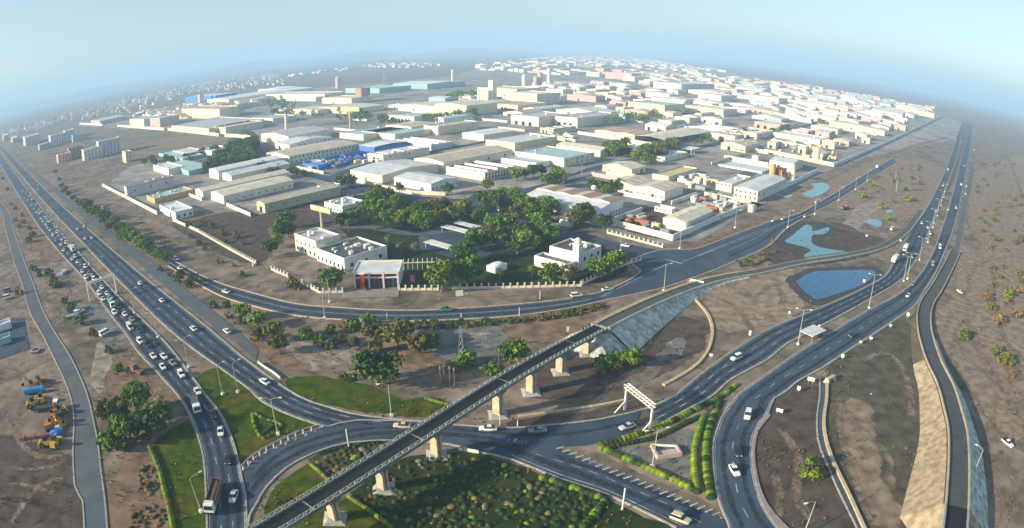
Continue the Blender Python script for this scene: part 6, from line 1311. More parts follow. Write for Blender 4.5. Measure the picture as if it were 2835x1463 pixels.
scatter([(416.6,432.2),(597.3,536.0),(305.1,261.6),(305.2,261.6),(171.4,128.6),(168.5,140.6),(193.8,180.5),(288.1,285.6),(332.5,344.2)], 46, 2.5, 5.0, [3,1,3], 'rusty bush scattered over the right-hand plain', 'rusty bushes of the right plain', 9, 's', 'bush', 'bush', (1.1, 1.6))
scatter([(660.0,708.5),(850.0,791.7),(597.3,536.0),(432.0,457.5)], 22, 3, 5, [1,3], 'low bush on the hazy right plain', 'bushes of the hazy right plain', 16, 's', 'bush', 'bush', (1.1, 1.5))
for i, (p, h, g) in enumerate((((173.2,174.7),5,1),((239.4,211.5),5,2),((220.6,211.8),5,3),((205.8,185.2),5.5,3),((179.7,150.3),6,1),((180.0,157.2),5,1),((297.8,458.1),5,2),((260.0,413.1),5,2),((305.0,412.5),6,2),((257.3,380.8),4.5,2),((243.5,350.8),4.5,2),((361.9,486.0),4,2),((447.2,587.2),5,0))):
    tree(p, h, g, '%s bush standing out on the right-hand ground, %s counted from the lower ramp' % (('green','olive','bright yellow-green','rusty orange')[g], nth(i+1)), k='s', wide=1.4, name='bush', cat='bush')
scatter([(-204.9,337.3),(-162.7,305.8),(-117.7,267.2),(-130.5,288.8),(-165.4,325.4)], 7, 3, 5, [0,3,1], 'bush in the dark field behind the left fence', 'bushes of the dark field', 8, 's', 'bush', 'bush')
scatter([(-178.5,310.5),(-157.3,294.9),(-111.8,252.2),(-105.6,236.5),(-126.5,253.5),(-152.9,273.5)], 6, 2.5, 4, [3,1], 'dry bush below the white posted fence', 'dry bushes below the posted fence', 8, 's', 'bush', 'bush')

# ---- clipped shrubs and hedges
def clipped(seed, m):
    r = random.Random(seed); mb = MB(); rings = []
    for i in range(7):
        a = math.pi*0.5*(1-i/6.0*1.15); z = max(-0.05, math.sin(a)); rr = math.cos(a) if a > 0 else math.cos(a)
        rings.append([(rr*(1+r.uniform(-.12,.12))*math.cos(j*math.pi/5), rr*(1+r.uniform(-.12,.12))*math.sin(j*math.pi/5), z*(1+r.uniform(-.1,.06))) for j in range(10)])
    mb.loft(rings[::-1], caps=False)
    for i in range(90):
        d = Vector((r.gauss(0,1), r.gauss(0,1), abs(r.gauss(0,1)))).normalized(); p = d*r.uniform(0.93, 1.08); a = d.orthogonal().normalized(); b = d.cross(a); s = r.uniform(0.10, 0.2)
        a2 = a*math.cos(i)+b*math.sin(i); b2 = d.cross(a2)+d*0.5
        mb.face([p-a2*s, p-b2*s*.6, p+a2*s, p+b2*s*.6])
    return mb.mesh('shrub', m)
SH = [clipped(i, m) for i, m in enumerate([leaf_mat('leaf_shrub', (0.030,0.058,0.014), (0.055,0.085,0.016)), leaf_mat('leaf_shrub_dark', (0.020,0.036,0.014), (0.034,0.052,0.016)), leaf_mat('leaf_shrub_olive', (0.060,0.066,0.016), (0.085,0.078,0.020)), GREENS[2], leaf_mat('leaf_yellow', (0.15,0.15,0.03), (0.20,0.18,0.05)), leaf_mat('leaf_pale', (0.16,0.16,0.09), (0.21,0.19,0.11)), leaf_mat('leaf_red', (0.15,0.065,0.045), (0.12,0.075,0.04)), GREENS[3]])]
SN = ['green','dark green','olive','bright green','yellow','pale cream','reddish','rusty']
gpoly = [(p[0], p[1]) for p in [(-33.4,108.6),(-26.1,120.1),(-20.3,124.2),(-14.5,124.9),(-7.4,123.5),(-0.3,120.4),(8.8,113.8),(19.5,107.1),(13.7,98.2),(-22.8,97.5),(-31.9,106.3)]]
def garden(poly, n, mind, where, weights, smin=0.45, smax=1.05):
    xs = [p[0] for p in poly]; ys = [p[1] for p in poly]; used = []; tr = 0
    while len(used) < n and tr < 9000:
        tr += 1; x, y = R.uniform(min(xs), max(xs)), R.uniform(min(ys), max(ys))
        if not inpoly(x, y, poly) or any((x-a)**2+(y-b)**2 < mind*mind for a, b in used): continue
        used.append((x, y)); k = R.choices(range(8), weights)[0]; s = R.uniform(smin, smax)
        o = obj('shrub', SH[k], None, (x, y, 0.05), R.uniform(0, 6.28), (s*R.uniform(.8, 1.5), s*R.uniform(.7, 1.1), s*R.uniform(.45, .8))); 
        zn = where if n < 100 else where+(', close to the piers' if x < -14 else (', middle part' if x < 3 else ', far right part'))
        sz = 'small' if s < 0.52 else ('broad' if s > 0.75 else 'rounded')
        tag(o, '%s %s shrub %s' % (sz, SN[k], zn), 'shrub', '%s %s shrubs %s' % (sz, SN[k], zn))
garden(gpoly, 290, 1.0, 'in the garden right of the flyover', [9,10,4,1.5,1.5,0.8,0.6,0.8], 0.3, 0.95)
garden([(p[0], p[1]) for p in [(-46.1,119.1),(-40.0,125.4),(-30.1,129.0),(-32.4,124.9),(-40.3,113.4)]], 40, 1.3, 'in the bed left of the flyover', [6,6,3,1,1,1,1,1])
garden([(p[0], p[1]) for p in [(-51.5,102.6),(-46.9,105.3),(-47.6,102.6),(-50.4,100.6)]], 12, 0.9, 'in the small bed at the lawn edge', [5,5,1,0,1,0,0,0], 0.3, 0.5)
garden([(p[0], p[1]) for p in [(-90.0,101.9),(-91.2,109.2),(-87.1,107.5),(-81.6,99.5),(-84.2,96.8)]], 26, 1.1, 'in the red earth bed at lower left', [1,1,2,0,0,1,4,4], 0.4, 0.9)
garden([(p[0], p[1]) for p in [(-84.9,90.2),(-78.8,95.5),(-74.0,87.5),(-83.5,84.5)]], 22, 1.3, 'in the red earth at the bottom left', [1,1,2,0,0,0,3,4], 0.4, 0.9)
def hedge(pts, label, w_=0.75, hgt=0.9, gap=1.15, kinds=(0,), z=0.05):
    pl = smooth(pts, 2); o = pl[0]; t = thing('hedge', label, 'hedge', (o.x, o.y, z)); T = length(pl); n = max(2, int(T/gap))
    for i in range(n):
        p, h = pick(pl, T*(i+0.5)/n); obj('shrub', SH[R.choice(kinds)], t, (p.x-o.x, p.y-o.y, 0), h+R.uniform(-.2, .2), (gap*0.85, w_*1.15, hgt*R.uniform(.9, 1.1)))
    return t
hedge([(20.8,128.8),(29.3,131.7),(37.7,135.8),(47.2,142.0),(56.6,147.9),(64.3,155.1)], 'long clipped hedge along the upper kerb of the traffic island', 0.9, 0.9, 1.2, (0,3))
hedge([(21.2,126.6),(28.8,128.9),(35.4,130.7),(43.0,135.5),(49.1,139.3)], 'inner clipped hedge below the upper kerb of the traffic island', 0.8, 0.8, 1.2, (0,1))
hedge([(20.9,127.5),(26.0,122.9),(31.4,117.8),(36.7,112.4),(41.0,107.5)], 'clipped hedge along the striped side of the traffic island', 0.9, 0.9, 1.3, (3,0))
hedge([(56.7,146.3),(51.9,137.5),(47.9,128.0),(45.1,117.6),(43.8,109.9),(43.2,104.8)], 'outer clipped hedge on the right side of the traffic island', 1.0, 0.9, 1.25, (3,0))
hedge([(50.1,139.7),(46.3,130.9),(43.4,122.8),(41.6,114.0),(40.8,108.0)], 'inner clipped hedge on the right side of the traffic island', 0.9, 0.9, 1.25, (3,))
hedge([(-93.6,116.6),(-89.1,111.5),(-84.2,105.6),(-81.1,100.9),(-76.8,94.9),(-72.5,87.9)], 'yellow-green hedge along the left lawn edge', 0.7, 0.9, 1.0, (3,4,3))
hedge([(-47.3,118.1),(-44.1,115.1),(-41.1,112.2)], 'yellow-green hedge left of the flyover', 0.5, 0.7, 0.9, (3,4))
hedge([(-35.4,106.8),(-30.1,102.7),(-24.2,97.4)], 'yellow-green hedge between lawn and garden right of the flyover', 0.5, 0.7, 0.9, (3,4))
hedge([(6.2,116.1),(10.9,113.3),(16.3,109.8),(20.0,107.4)], 'hedge along the roundabout kerb of the garden', 0.9, 0.9, 1.2, (0,1,3))
hedge([(19.9,107.1),(17.2,102.8),(14.1,98.2)], 'hedge dividing the garden from the lower lawn', 0.9, 0.9, 1.2, (0,3))
hedge([(-69.8,138.6),(-66.2,136.5),(-59.3,133.5),(-62.3,126.8),(-66.9,132.4),(-69.8,138.6)], 'triangular ornamental hedge on the left lawn', 0.5, 0.6, 0.8, (0,3))
hedge([(-66.1,134.5),(-61.5,133.2),(-63.3,129.0)], 'inner bar of the triangular ornamental hedge', 0.45, 0.5, 0.8, (0,))
hedge([(-46.3,122.0),(-40.1,126.2),(-31.8,128.8)], 'dark hedge along the inside kerb of the loop road', 0.6, 0.6, 1.1, (1,0))
hedge([(-23.3,150.9),(-19.9,149.2),(-16.8,147.8)], 'short hedge touching the flyover railing on the upper lawn', 0.5, 0.6, 1.0, (3,))
scatter([(0.1,203.8),(13.8,208.0),(32.1,215.8),(30.1,211.2),(13.5,203.7),(0.1,201.3)], 26, 1.2, 2.2, [3,1,4], 'low dry bush lining the lower edge of the collector road', 'dry bushes below the collector road', 2.0, 's', 'bush', 'bush', (1.2, 1.7))
scatter([(-35.9,199.9),(-19.1,201.2),(0.1,203.8),(0.1,200.5),(-18.7,196.3),(-33.6,196.0)], 26, 1.2, 2.4, [3,1,4], 'low dry bush below the curve of the collector road', 'dry bushes below the collector curve', 2.0, 's', 'bush', 'bush', (1.2, 1.7))
scatter([(-50.5,161.6),(-45.4,163.2),(-43.9,159.1),(-48.1,159.4)], 10, 0.8, 1.6, [4,1], 'grey-green shrublet left of the large dark tree', 'shrublets left of the dark tree', 1.4, 's', 'bush', 'bush', (1.2, 1.6))
scatter([(137.2,310.0),(140.3,310.1),(124.4,273.1),(105.4,257.7),(93.7,259.1),(124.2,280.7)], 14, 1.2, 2.2, [4,3], 'dry bush between the collector road and the flood water', 'dry bushes by the flood water', 2.0, 's', 'bush', 'bush', (1.1, 1.5))

# ---- dry tufts, stones and litter strewn over the bare ground
mb = MB(); cnt = 0; tr = 0
LAWNS = [ob for ob in C.objects if ob.name.startswith('lawn') or ob.name.startswith('garden_bed')]
while cnt < 9000 and tr < 60000:
    tr += 1; a = R.uniform(rad(28), rad(152)); d = 75+390*R.random()**1.3; x, y = d*math.cos(a), d*math.sin(a)
    if noise.noise(Vector((x/22, y/22, 4)))+0.35*noise.noise(Vector((x/6, y/6, 9))) < 0.02: continue
    if any(inpoly(x, y, q) for q in ROADP) or inpoly(x, y, park) or inpoly(x, y, [(p[0], p[1]) for p in LOOP]) or inpoly(x, y, gpoly): continue
    u_, v_ = x*U.x+y*U.y, x*V.x+y*V.y
    if any(f[0] < u_ < f[2] and f[1] < v_ < f[3] for f in FOOT): continue
    cnt += 1; s = R.uniform(0.12, 0.45); m = R.choices((0, 1, 2, 3), (6, 4, 3, 0.12))[0]
    if m >= 2: n0 = len(mb.v); mb.frus((x-s*.5,y-s*.4,x+s*.5,y+s*.4), (x-s*.3,y-s*.2,x+s*.25,y+s*.25), 0.02, s*.5, m)
    else:
        for i in range(4):
            t = R.uniform(0, 6.28); c, e = math.cos(t)*s, math.sin(t)*s; mb.face([(x-e*.4, y+c*.4, 0.04), (x+e*.4, y-c*.4, 0.04), (x+c+e*.3, y+e-c*.3, s*1.1), (x+c-e*.3, y+e+c*.3, s*1.2)], m)
o = obj('dry_tufts_and_stones', mb.mesh('dry_tufts_and_stones', [GREENS[1], GREENS[3], mat('field_stone', (0.125,0.11,0.095), rough=0.95, var=0.3), signm])); o['kind'] = 'stuff'; tag(o, 'dry tufts and stones strewn over the bare ground', 'ground cover')

# ================================================================= VEHICLES
def car_paint(k):
    c = dict(white=(0.80,0.80,0.78), silver=(0.50,0.53,0.55), dark=(0.030,0.032,0.038), navy=(0.02,0.03,0.11), beige=(0.62,0.52,0.36), green=(0.04,0.22,0.17), red=(0.45,0.03,0.04), blue=(0.08,0.17,0.36), brown=(0.22,0.13,0.09), grey=(0.25,0.26,0.27), cream=(0.72,0.66,0.52))[k]
    return mat('paint_'+k, c, rough=0.28, var=0.04, spec=0.5)
lampw = mat('headlamp', (0.75,0.75,0.70), rough=0.2, var=0.02); lampr = mat('tail_lamp', (0.40,0.02,0.02), rough=0.3, var=0.02)
WHEEL = MB().loft([[(0.33*math.cos(a*math.pi/6), y, 0.33+0.33*math.sin(a*math.pi/6)) for a in range(12)] for y in (-0.11, 0.11)]).mesh('wheel', rubber)
RIM = MB().loft([[(0.19*math.cos(a*math.pi/4), y, 0.33+0.19*math.sin(a*math.pi/4)) for a in range(8)] for y in (-0.125, 0.125)]).mesh('rim', steel)
def body_mesh(st, zb, paintm):
    mb = MB(); rings = []
    for x, hw, zt, zl in st:
        rings.append([(x,-hw*0.92,zl),(x,-hw,zl+0.22),(x,-hw,zt-0.18),(x,-hw*0.93,zt-0.03),(x,-hw*0.6,zt),(x,hw*0.6,zt),(x,hw*0.93,zt-0.03),(x,hw,zt-0.18),(x,hw,zl+0.22),(x,hw*0.92,zl)])
    mb.loft(rings); return mb
CARM = {}
def car_parts(kind, col):
    if (kind, col) in CARM: return CARM[(kind, col)]
    pm_ = car_paint(col)
    if kind == 'saloon':
        st = [(-2.28,0.68,0.74,0.42),(-2.12,0.82,0.93,0.3),(-1.5,0.88,0.99,0.26),(-0.6,0.9,0.98,0.24),(0.6,0.9,0.97,0.24),(1.2,0.88,0.92,0.26),(1.95,0.83,0.82,0.3),(2.26,0.68,0.64,0.4)]
        b = body_mesh(st, .3, pm_); b.frus((-0.95,-0.64,0.22,0.64),(-0.85,-0.58,0.12,0.58),1.40,1.45)
        g = MB().frus((-1.72,-0.80,0.98,0.80),(-0.96,-0.63,0.23,0.63),0.96,1.41); wx = (-1.35, 1.35); ln = 2.26
    elif kind == 'suv':
        st = [(-2.3,0.80,1.0,0.5),(-2.2,0.90,1.10,0.4),(-1.0,0.94,1.12,0.36),(0.7,0.94,1.12,0.36),(1.1,0.93,1.10,0.36),(2.0,0.90,1.02,0.4),(2.3,0.78,0.85,0.5)]
        b = body_mesh(st, .4, pm_); b.frus((-2.05,-0.76,0.35,0.76),(-1.95,-0.70,0.2,0.70),1.70,1.80)
        g = MB().frus((-2.24,-0.86,0.98,0.86),(-2.06,-0.75,0.36,0.75),1.08,1.71); wx = (-1.4, 1.4); ln = 2.3
    elif kind == 'pickup':
        st = [(-2.55,0.84,0.95,0.5),(-2.45,0.9,1.02,0.42),(-0.5,0.92,1.04,0.38),(0.9,0.92,1.06,0.38),(1.3,0.92,1.04,0.38),(2.3,0.88,0.98,0.42),(2.55,0.78,0.8,0.5)]
        b = body_mesh(st, .4, pm_); b.frus((-0.55,-0.74,0.62,0.74),(-0.5,-0.68,0.5,0.68),1.62,1.70); b.box(-2.45,-0.7,1.045,-0.75,0.7,1.05,1)
        g = MB().frus((-0.72,-0.84,1.15,0.84),(-0.56,-0.73,0.63,0.73),1.02,1.63); wx = (-1.6, 1.6); ln = 2.55
    else:  # minibus
        st = [(-2.95,0.86,1.35,0.45),(-2.9,0.92,1.45,0.4),(1.2,0.94,1.45,0.36),(1.9,0.93,1.35,0.36),(2.6,0.88,1.05,0.4),(2.85,0.76,0.85,0.5)]
        b = body_mesh(st, .4, pm_); b.frus((-2.9,-0.88,1.25,0.88),(-2.8,-0.80,1.0,0.80),2.05,2.25)
        g = MB().frus((-2.93,-0.90,2.05,0.90),(-2.9,-0.87,1.26,0.87),1.42,2.06); wx = (-1.8, 1.7); ln = 2.85
    CARM[(kind, col)] = (b.mesh('body', [pm_, dark]), g.mesh('windows', glass), wx, ln)
    return CARM[(kind, col)]
HL = MB().box(-0.08,-0.2,-0.08,0.05,0.2,0.08, bot=True).mesh('headlight', lampw); TL = MB().box(-0.05,-0.2,-0.1,0.08,0.2,0.1, bot=True).mesh('tail_light', lampr)
def car(p, az, kind, col, label, group=None, z=0.19, detail=True):
    b, g, wx, ln = car_parts(kind, col)
    t = thing({'saloon':'car','suv':'car','pickup':'pickup_truck','van':'minibus'}[kind], label, {'saloon':'car','suv':'car','pickup':'pickup','van':'minibus'}[kind], (p[0], p[1], z), rad(az), group)
    obj('body', b, t); obj('windows', g, t)
    if detail:
        for x in wx:
            for y in (-0.80, 0.80): w_ = obj('wheel', WHEEL, t, (x, y, 0)); obj('rim', RIM, w_)
        hz = 0.66 if kind == 'saloon' else 0.85
        for y in (-0.55, 0.55): obj('headlight', HL, t, (ln-0.03, y, hz)); obj('tail_light', TL, t, (-ln+0.02, y, hz+0.06))
    return t
def wheels6(t, xs, s=1.5, y=0.95):
    for x in xs:
        for yy in (-y, y): w_ = obj('wheel', WHEEL, t, (x, yy, 0), 0, s); obj('rim', RIM, w_)
def cab(t, x0, x1, h, colr, w_=1.2):
    c = obj('cab', MB().frus((x0,-w_,x1,w_),(x0,-w_*0.94,x1-0.35,w_*0.94),0.6,h).mesh('cab', car_paint(colr)), t)
    obj('windscreen', MB().frus((x1-0.28,-w_*0.86,x1-0.02,w_*0.86),(x1-0.38,-w_*0.82,x1-0.30,w_*0.82),h*0.58,h*0.92).mesh('windscreen', glass), c)
    obj('bumper', MB().box(x1-0.05,-w_,0.45,x1+0.15,w_,0.85).mesh('bumper', dark), c)
    return c
def lorry(p, az, label, kind, colr='white', L=9.0, group=None, bed='brown'):
    t = thing('truck', label, 'truck', (p[0], p[1], 0.17), rad(az), group)
    obj('chassis', MB().box(-L/2,-0.5,0.55,L/2-0.3,0.5,0.85, bot=True).mesh('chassis', dark), t)
    cab(t, L/2-2.2, L/2, 2.7, colr); wheels6(t, (L/2-1.3, -L/2+1.2, -L/2+2.6))
    x1 = L/2-2.5; x0 = -L/2
    if kind == 'flat': obj('bed', MB().box(x0,-1.2,0.86,x1,1.2,1.2).box(x0,-1.2,1.2,x0+0.1,1.2,1.6).mesh('bed', mat('bed_'+bed, {'brown':(0.20,0.12,0.10),'grey':(0.36,0.30,0.28),'black':(0.05,0.05,0.05)}[bed], rough=0.85, var=0.25, scale=1)), t)
    if kind == 'tipper':
        m = mat('tipper_'+bed, {'brown':(0.20,0.12,0.11),'grey':(0.3,0.3,0.3)}[bed], rough=0.8, var=0.25, scale=1)
        obj('bed', MB().box(x0,-1.25,0.86,x1,1.25,1.1).box(x0,-1.25,1.1,x1,-1.1,2.2).box(x0,1.1,1.1,x1,1.25,2.2).box(x0,-1.1,1.1,x0+0.15,1.1,2.2).box(x1-0.15,-1.1,1.1,x1,1.1,2.4).mesh('bed', m), t)
        obj('load', MB().frus((x0+0.2,-1.05,x1-0.2,1.05),(x0+0.8,-0.5,x1-0.8,0.5),1.1,1.9).mesh('load', _M['reserve_soil']), t)
    if kind == 'tank':
        obj('tank', MB().loft([[(x, 1.15*math.cos(a*math.pi/7), 1.95+1.0*math.sin(a*math.pi/7)) for a in range(14)] for x in (x0, x1)]).mesh('tank', car_paint('green')), t)
        obj('hatch', MB().box(-0.5,-0.4,2.9,0.5,0.4,3.15).mesh('hatch', car_paint('white')), t)
    if kind == 'box': obj('cargo_box', MB().box(x0,-1.25,0.9,x1,1.25,3.3, bot=True).mesh('cargo_box', car_paint('cream')), t)
    return t
# --- the queue on the left highway (heading towards the viewer)
q = [((-505.9,492.2),0),((-492.3,485.7),1),((-463.4,451.7),0),((-449.0,442.9),0),((-442.6,442.9),0),((-419.3,418.4),0),((-411.9,416.9),0),((-400.4,402.4),1),((-389.7,398.5),0),((-383.7,388.6),0),((-377.6,389.1),0),((-356.8,371.3),0),((-356.9,365.7),0),((-348.6,364.0),0),((-345.6,356.1),0),((-340.4,356.7),0),((-332.3,345.4),0),((-323.7,337.7),0),((-313.1,333.5),2),((-314.4,330.8),0),((-299.6,317.3),0),((-292.8,316.8),1),((-286.3,305.6),2),((-281.9,307.0),0),((-273.4,296.3),0),((-270.9,299.2),0),((-251.6,278.5),2),((-240.1,268.1),0),
     ((-263.5,288.5),2),((-261.9,292.2),0),((-240.3,271.6),0),((-261.2,284.6),0),((-231.5,263.1),0),((-301.2,324.2),0),((-336.6,354.9),0),((-365.0,378.2),2),((-374.3,382.6),0),((-431.6,435.4),3),((-463.4,461.2),0),((-219.1,255.4),0),((-204.0,242.3),0),((-172.8,215.6),0),((-161.8,206.4),3),((-146.4,194.5),2),((-126.4,173.7),3),((-108.8,162.5),2),((-226.3,260.1),2),((-215.9,248.1),0),((-209.1,245.9),2),((-206.4,239.4),0),((-198.7,237.2),0),((-186.2,227.0),0),((-182.5,219.5),0),((-177.9,220.0),0),((-175.9,213.6),0),((-159.4,199.7),0),((-153.0,198.8),0),((-136.8,185.2),3),((-130.9,176.0),0),((-119.0,166.0),0),((-114.6,166.4),0),((-111.2,159.3),0),((-101.6,155.3),0),((-91.2,146.3),0)]
cn = {0:'white',1:'silver',2:'grey',3:'dark'}; q.sort(key=lambda e: -math.hypot(e[0][0], e[0][1])); n_q = len(q)
for i, (p, c) in enumerate(q):
    az = -40 if i < n_q-3 else (-45 if i < n_q-1 else -50)
    car(p, az+R.uniform(-2, 2), 'saloon' if R.random() < 0.7 else 'suv', cn[c], '%s car in the left highway queue, %s counted from the far end' % (cn[c], nth(i+1)))
lorry((-166.5,207.6), -41, 'green and white water tanker truck in the left queue', 'tank', 'white', 8.5)
car((-142.5,186.8), -42, 'van', 'cream', 'cream minibus in the left queue below the tanker')
lorry((-252.3,284.3), -40, 'white box truck in the far part of the left queue', 'box', 'white', 7.5)
lorry((-88.6,139.0), -56, 'white-cabbed flatbed truck with a long empty grey bed', 'flat', 'white', 11.0, None, 'grey')
car((-81.0,135.1), -58, 'saloon', 'dark', 'dark car beside the flatbed truck cab')
car((-75.1,127.0), -66, 'saloon', 'white', 'white car on the left slip below the flatbed truck')
car((-68.3,115.5), -74, 'saloon', 'dark', 'dark car near the tip of the left lawn')
car((-61.6,101.5), -82, 'saloon', 'silver', 'pale blue-silver car at the bottom left beside the tipper truck')
lorry((-66.2,99.9), -80, 'brown tipper truck with a white cab at the bottom left', 'tipper', 'white', 11.5, None, 'brown')
# --- outbound carriageway and service road
out_ = [((-518.0,526.6),1),((-502.6,517.5),0),((-474.9,489.0),0),((-408.4,433.9),2),((-285.0,330.7),0),((-282.1,335.7),0),((-259.6,307.6),0),((-253.9,308.4),0),((-166.2,233.7),0),((-142.3,214.4),0),((-113.4,189.2),0),((-71.7,155.1),0)]
for i, (p, c) in enumerate(out_): car(p, 140 if i < 11 else 143, 'saloon', cn[c], '%s car leaving on the outbound left carriageway, %s from the far end' % (cn[c], nth(i+1)))
car((-98.7,188.5), 140, 'saloon', 'white', 'white car on the dusty service lane right of the left highway')
car((-301.3,384.5), 150, 'van', 'white', 'white van parked beyond the avenue trees')
car((-163.7,267.5), -35, 'suv', 'white', 'white car on the dirt track below the left fence')
car((-153.9,253.9), -35, 'saloon', 'white', 'white car half hidden by shrubs beside the dirt track')
car((-115.4,225.6), -27, 'saloon', 'cream', 'cream car entering the curved collector road')
car((-23.2,211.4), 3, 'saloon', 'green', 'green car on the curved collector road below the forecourt')
car((23.8,224.3), 15, 'suv', 'white', 'white car on the collector road, left of a close pair')
car((36.1,230.4), 20, 'saloon', 'white', 'white car on the collector road, right of a close pair')
car((52.2,286.3), 150, 'saloon', 'white', 'white car turning at the estate entrance junction')
car((1.7,322.1), 10, 'van', 'white', 'white minibus on the park road under the trees')
# --- interchange
car((-27.4,136.0), 178, 'saloon', 'beige', 'beige car about to pass under the flyover', z=0.15)
car((-5.9,135.6), 180, 'saloon', 'white', 'white car just right of the flyover on the through road', z=0.15)
car((1.3,129.3), 165, 'saloon', 'navy', 'dark blue car on the through road beside the garden', z=0.15)
car((6.3,134.8), 188, 'saloon', 'grey', 'dark car with a pale bonnet on the upper through road', z=0.15)
car((28.7,135.4), 205, 'saloon', 'silver', 'silver-blue car approaching the right gantry', z=0.19)
car((34.7,98.4), -40, 'suv', 'beige', 'beige car at the bottom right of the through road', z=0.15)
car((62.1,137.4), 245, 'suv', 'white', 'white boxy car at the top of the right slip road', z=0.19)
car((54.3,121.3), 262, 'saloon', 'dark', 'dark car on the right slip road', z=0.19)
car((51.2,113.8), 274, 'saloon', 'white', 'white car at the front on the right slip road', z=0.19)
car((69.2,170.8), 213, 'suv', 'white', 'white car alone on the outbound right highway', z=0.19)
car((171.1,218.1), 215, 'saloon', 'white', 'white car on the inbound right highway beside the ramp fork', z=0.19)
car((120.2,182.8), 208, 'saloon', 'dark', 'dark car on the inbound right highway', z=0.19)
car((183.7,232.0), 40, 'saloon', 'grey', 'grey car on the reserve edge of the right highway', z=0.19)
car((207.9,220.7), 95, 'saloon', 'cream', 'small pale car on the gravel track at right')
car((139.9,104.2), 280, 'pickup', 'white', 'white pickup on the shaded track at the right edge')
lorry((213.9,283.9), 225, 'cream-topped lorry, upper of two on the right highway', 'box', 'white', 9.0)
lorry((193.4,264.9), 220, 'cream-topped lorry, lower of two on the right highway', 'box', 'white', 9.0)
rc = [((498.8,590.9),0),((406.2,487.2),0),((270.1,343.1),0),((267.9,332.4),0),((246.3,289.3),0),((333.2,388.1),0),((349.1,395.6),0),((446.2,502.1),0),((450.1,496.8),0),((413.4,456.0),0),((574.0,642.7),0),((793.7,863.7),0),((839.2,977.6),0),((849.5,969.7),0),((312.3,379.5),1),((339.6,385.7),3),((259.8,318.5),0),((217.6,259.8),2)]
for i, (p, c) in enumerate(rc): car(p, 55 if i % 2 else 235, R.choice(['saloon','suv','van']), cn[c], '%s vehicle on the far right highway, %s on the list from its hazy end' % (cn[c], nth(i+1)) if False else '%s vehicle on the hazy stretch of the right highway' % cn[c], '%s vehicles of the hazy right highway' % cn[c])
for i, (p, c) in enumerate([((176.3,348.3),0),((148.8,336.1),0),((157.1,340.6),0),((203.9,387.8),0)]): car(p, 45, 'saloon', cn[c], 'white car on the collector road right of the junction, %s from the junction' % nth([2,1,3,4][i]) if False else 'white car on the collector road beside the boundary wall, %s from the left' % nth({1:1,2:2,0:3,3:4}[i]))
lorry((364.0,555.5), 45, 'white lorry where the collector road meets the plain', 'box', 'white', 8.0)
lorry((219.5,372.5), 30, 'red lorry parked on the sandy plain', 'tipper', 'red', 8.5)
car((231.1,324.6), 30, 'van', 'cream', 'cream van parked inside the right ramp')
# --- roadside parked vehicles at left
car((-151.5,180.6), 70, 'van', 'white', 'white minibus parked on the lay-by left of the queue')
lorry((-119.3,154.7), 160, 'brown small truck parked on the verge below the lay-by', 'flat', 'brown', 6.0, None, 'brown')
lorry((-181.4,193.6), 40, 'white flatbed lorry parked among roadside bushes', 'flat', 'white', 8.0, None, 'grey')
car((-179.9,199.2), 60, 'saloon', 'white', 'white car beside the parked flatbed lorry')
for i, (p, c) in enumerate((((-266.8,256.6),'grey'),((-247.5,242.5),'dark'),((-256.2,250.1),'dark'))): car(p, 120, 'pickup', c, '%s pickup parked by the left frontage road, %s of three from the top' % (c, ('first','third','second')[i]))
for i, (p, c) in enumerate((((-252.6,218.7),'grey'),((-244.3,209.8),'white'))): car(p, 30, 'van', c, '%s van parked left of the frontage road' % c)
# --- machinery yard at lower left
yel = mat('machine_yellow', (0.55,0.36,0.05), rough=0.5, var=0.2, scale=1.0); orn = mat('machine_orange', (0.48,0.17,0.03), rough=0.6, var=0.25, scale=1.0); blu = mat('tarp_blue', (0.03,0.17,0.55), rough=0.5, var=0.2, scale=0.8)
def excavator(p, az, label, m):
    t = thing('excavator', label, 'excavator', (p[0], p[1], 0), rad(az), None, 1.12)
    for y in (-1.0, 1.0): obj('track', MB().frus((-1.6,y-0.3,1.6,y+0.3),(-1.3,y-0.3,1.3,y+0.3),0,0.8).mesh('track', dark), t)
    obj('body', MB().frus((-1.6,-1.2,1.2,1.2),(-1.5,-1.1,0.9,1.1),0.8,1.9).mesh('body', m), t)
    obj('cab', MB().frus((0.0,0.2,1.2,1.15),(0.1,0.3,1.0,1.05),1.9,2.8).mesh('cab', glass), t)
    obj('boom', MB().tube((1.0,-0.2,1.5),(3.0,-0.2,3.4),0.22,5).tube((3.0,-0.2,3.4),(4.6,-0.2,1.6),0.18,5).mesh('boom', m), t)
    obj('bucket', MB().frus((4.2,-0.6,5.0,0.3),(4.3,-0.6,4.8,0.3),0.9,1.7).mesh('bucket', dark), t)
def loader(p, az, label, m):
    t = thing('wheel_loader', label, 'loader', (p[0], p[1], 0), rad(az), None, 1.12)
    obj('body', MB().frus((-2.2,-1.0,0.8,1.0),(-2.0,-0.8,0.4,0.8),0.7,1.8).mesh('body', m), t); obj('cab', MB().frus((-0.6,-0.7,0.7,0.7),(-0.5,-0.6,0.5,0.6),1.8,2.9).mesh('cab', glass), t)
    wheels6(t, (-1.5, 1.2), 1.9, 1.0); obj('bucket', MB().frus((2.2,-1.3,3.2,1.3),(2.0,-1.3,2.6,1.3),0.2,1.3).mesh('bucket', m), t); obj('arm', MB().box(0.8,-0.5,0.9,2.3,-0.3,1.2).box(0.8,0.3,0.9,2.3,0.5,1.2).mesh('arm', m), t)
excavator((-157.5,136.4), 200, 'orange excavator at the top of the machine yard', orn)
excavator((-134.6,121.3), 120, 'orange-brown excavator in the middle of the machine yard', orn)
loader((-148.9,125.7), 210, 'yellow loader left of the white trailer', yel); loader((-134.9,124.3), 60, 'yellow loader right of the orange machines', yel)
loader((-128.1,107.7), 200, 'yellow loader at the bottom of the machine yard', yel); loader((-131.6,119.7), 330, 'small yellow loader beside the blue tarpaulin', yel)
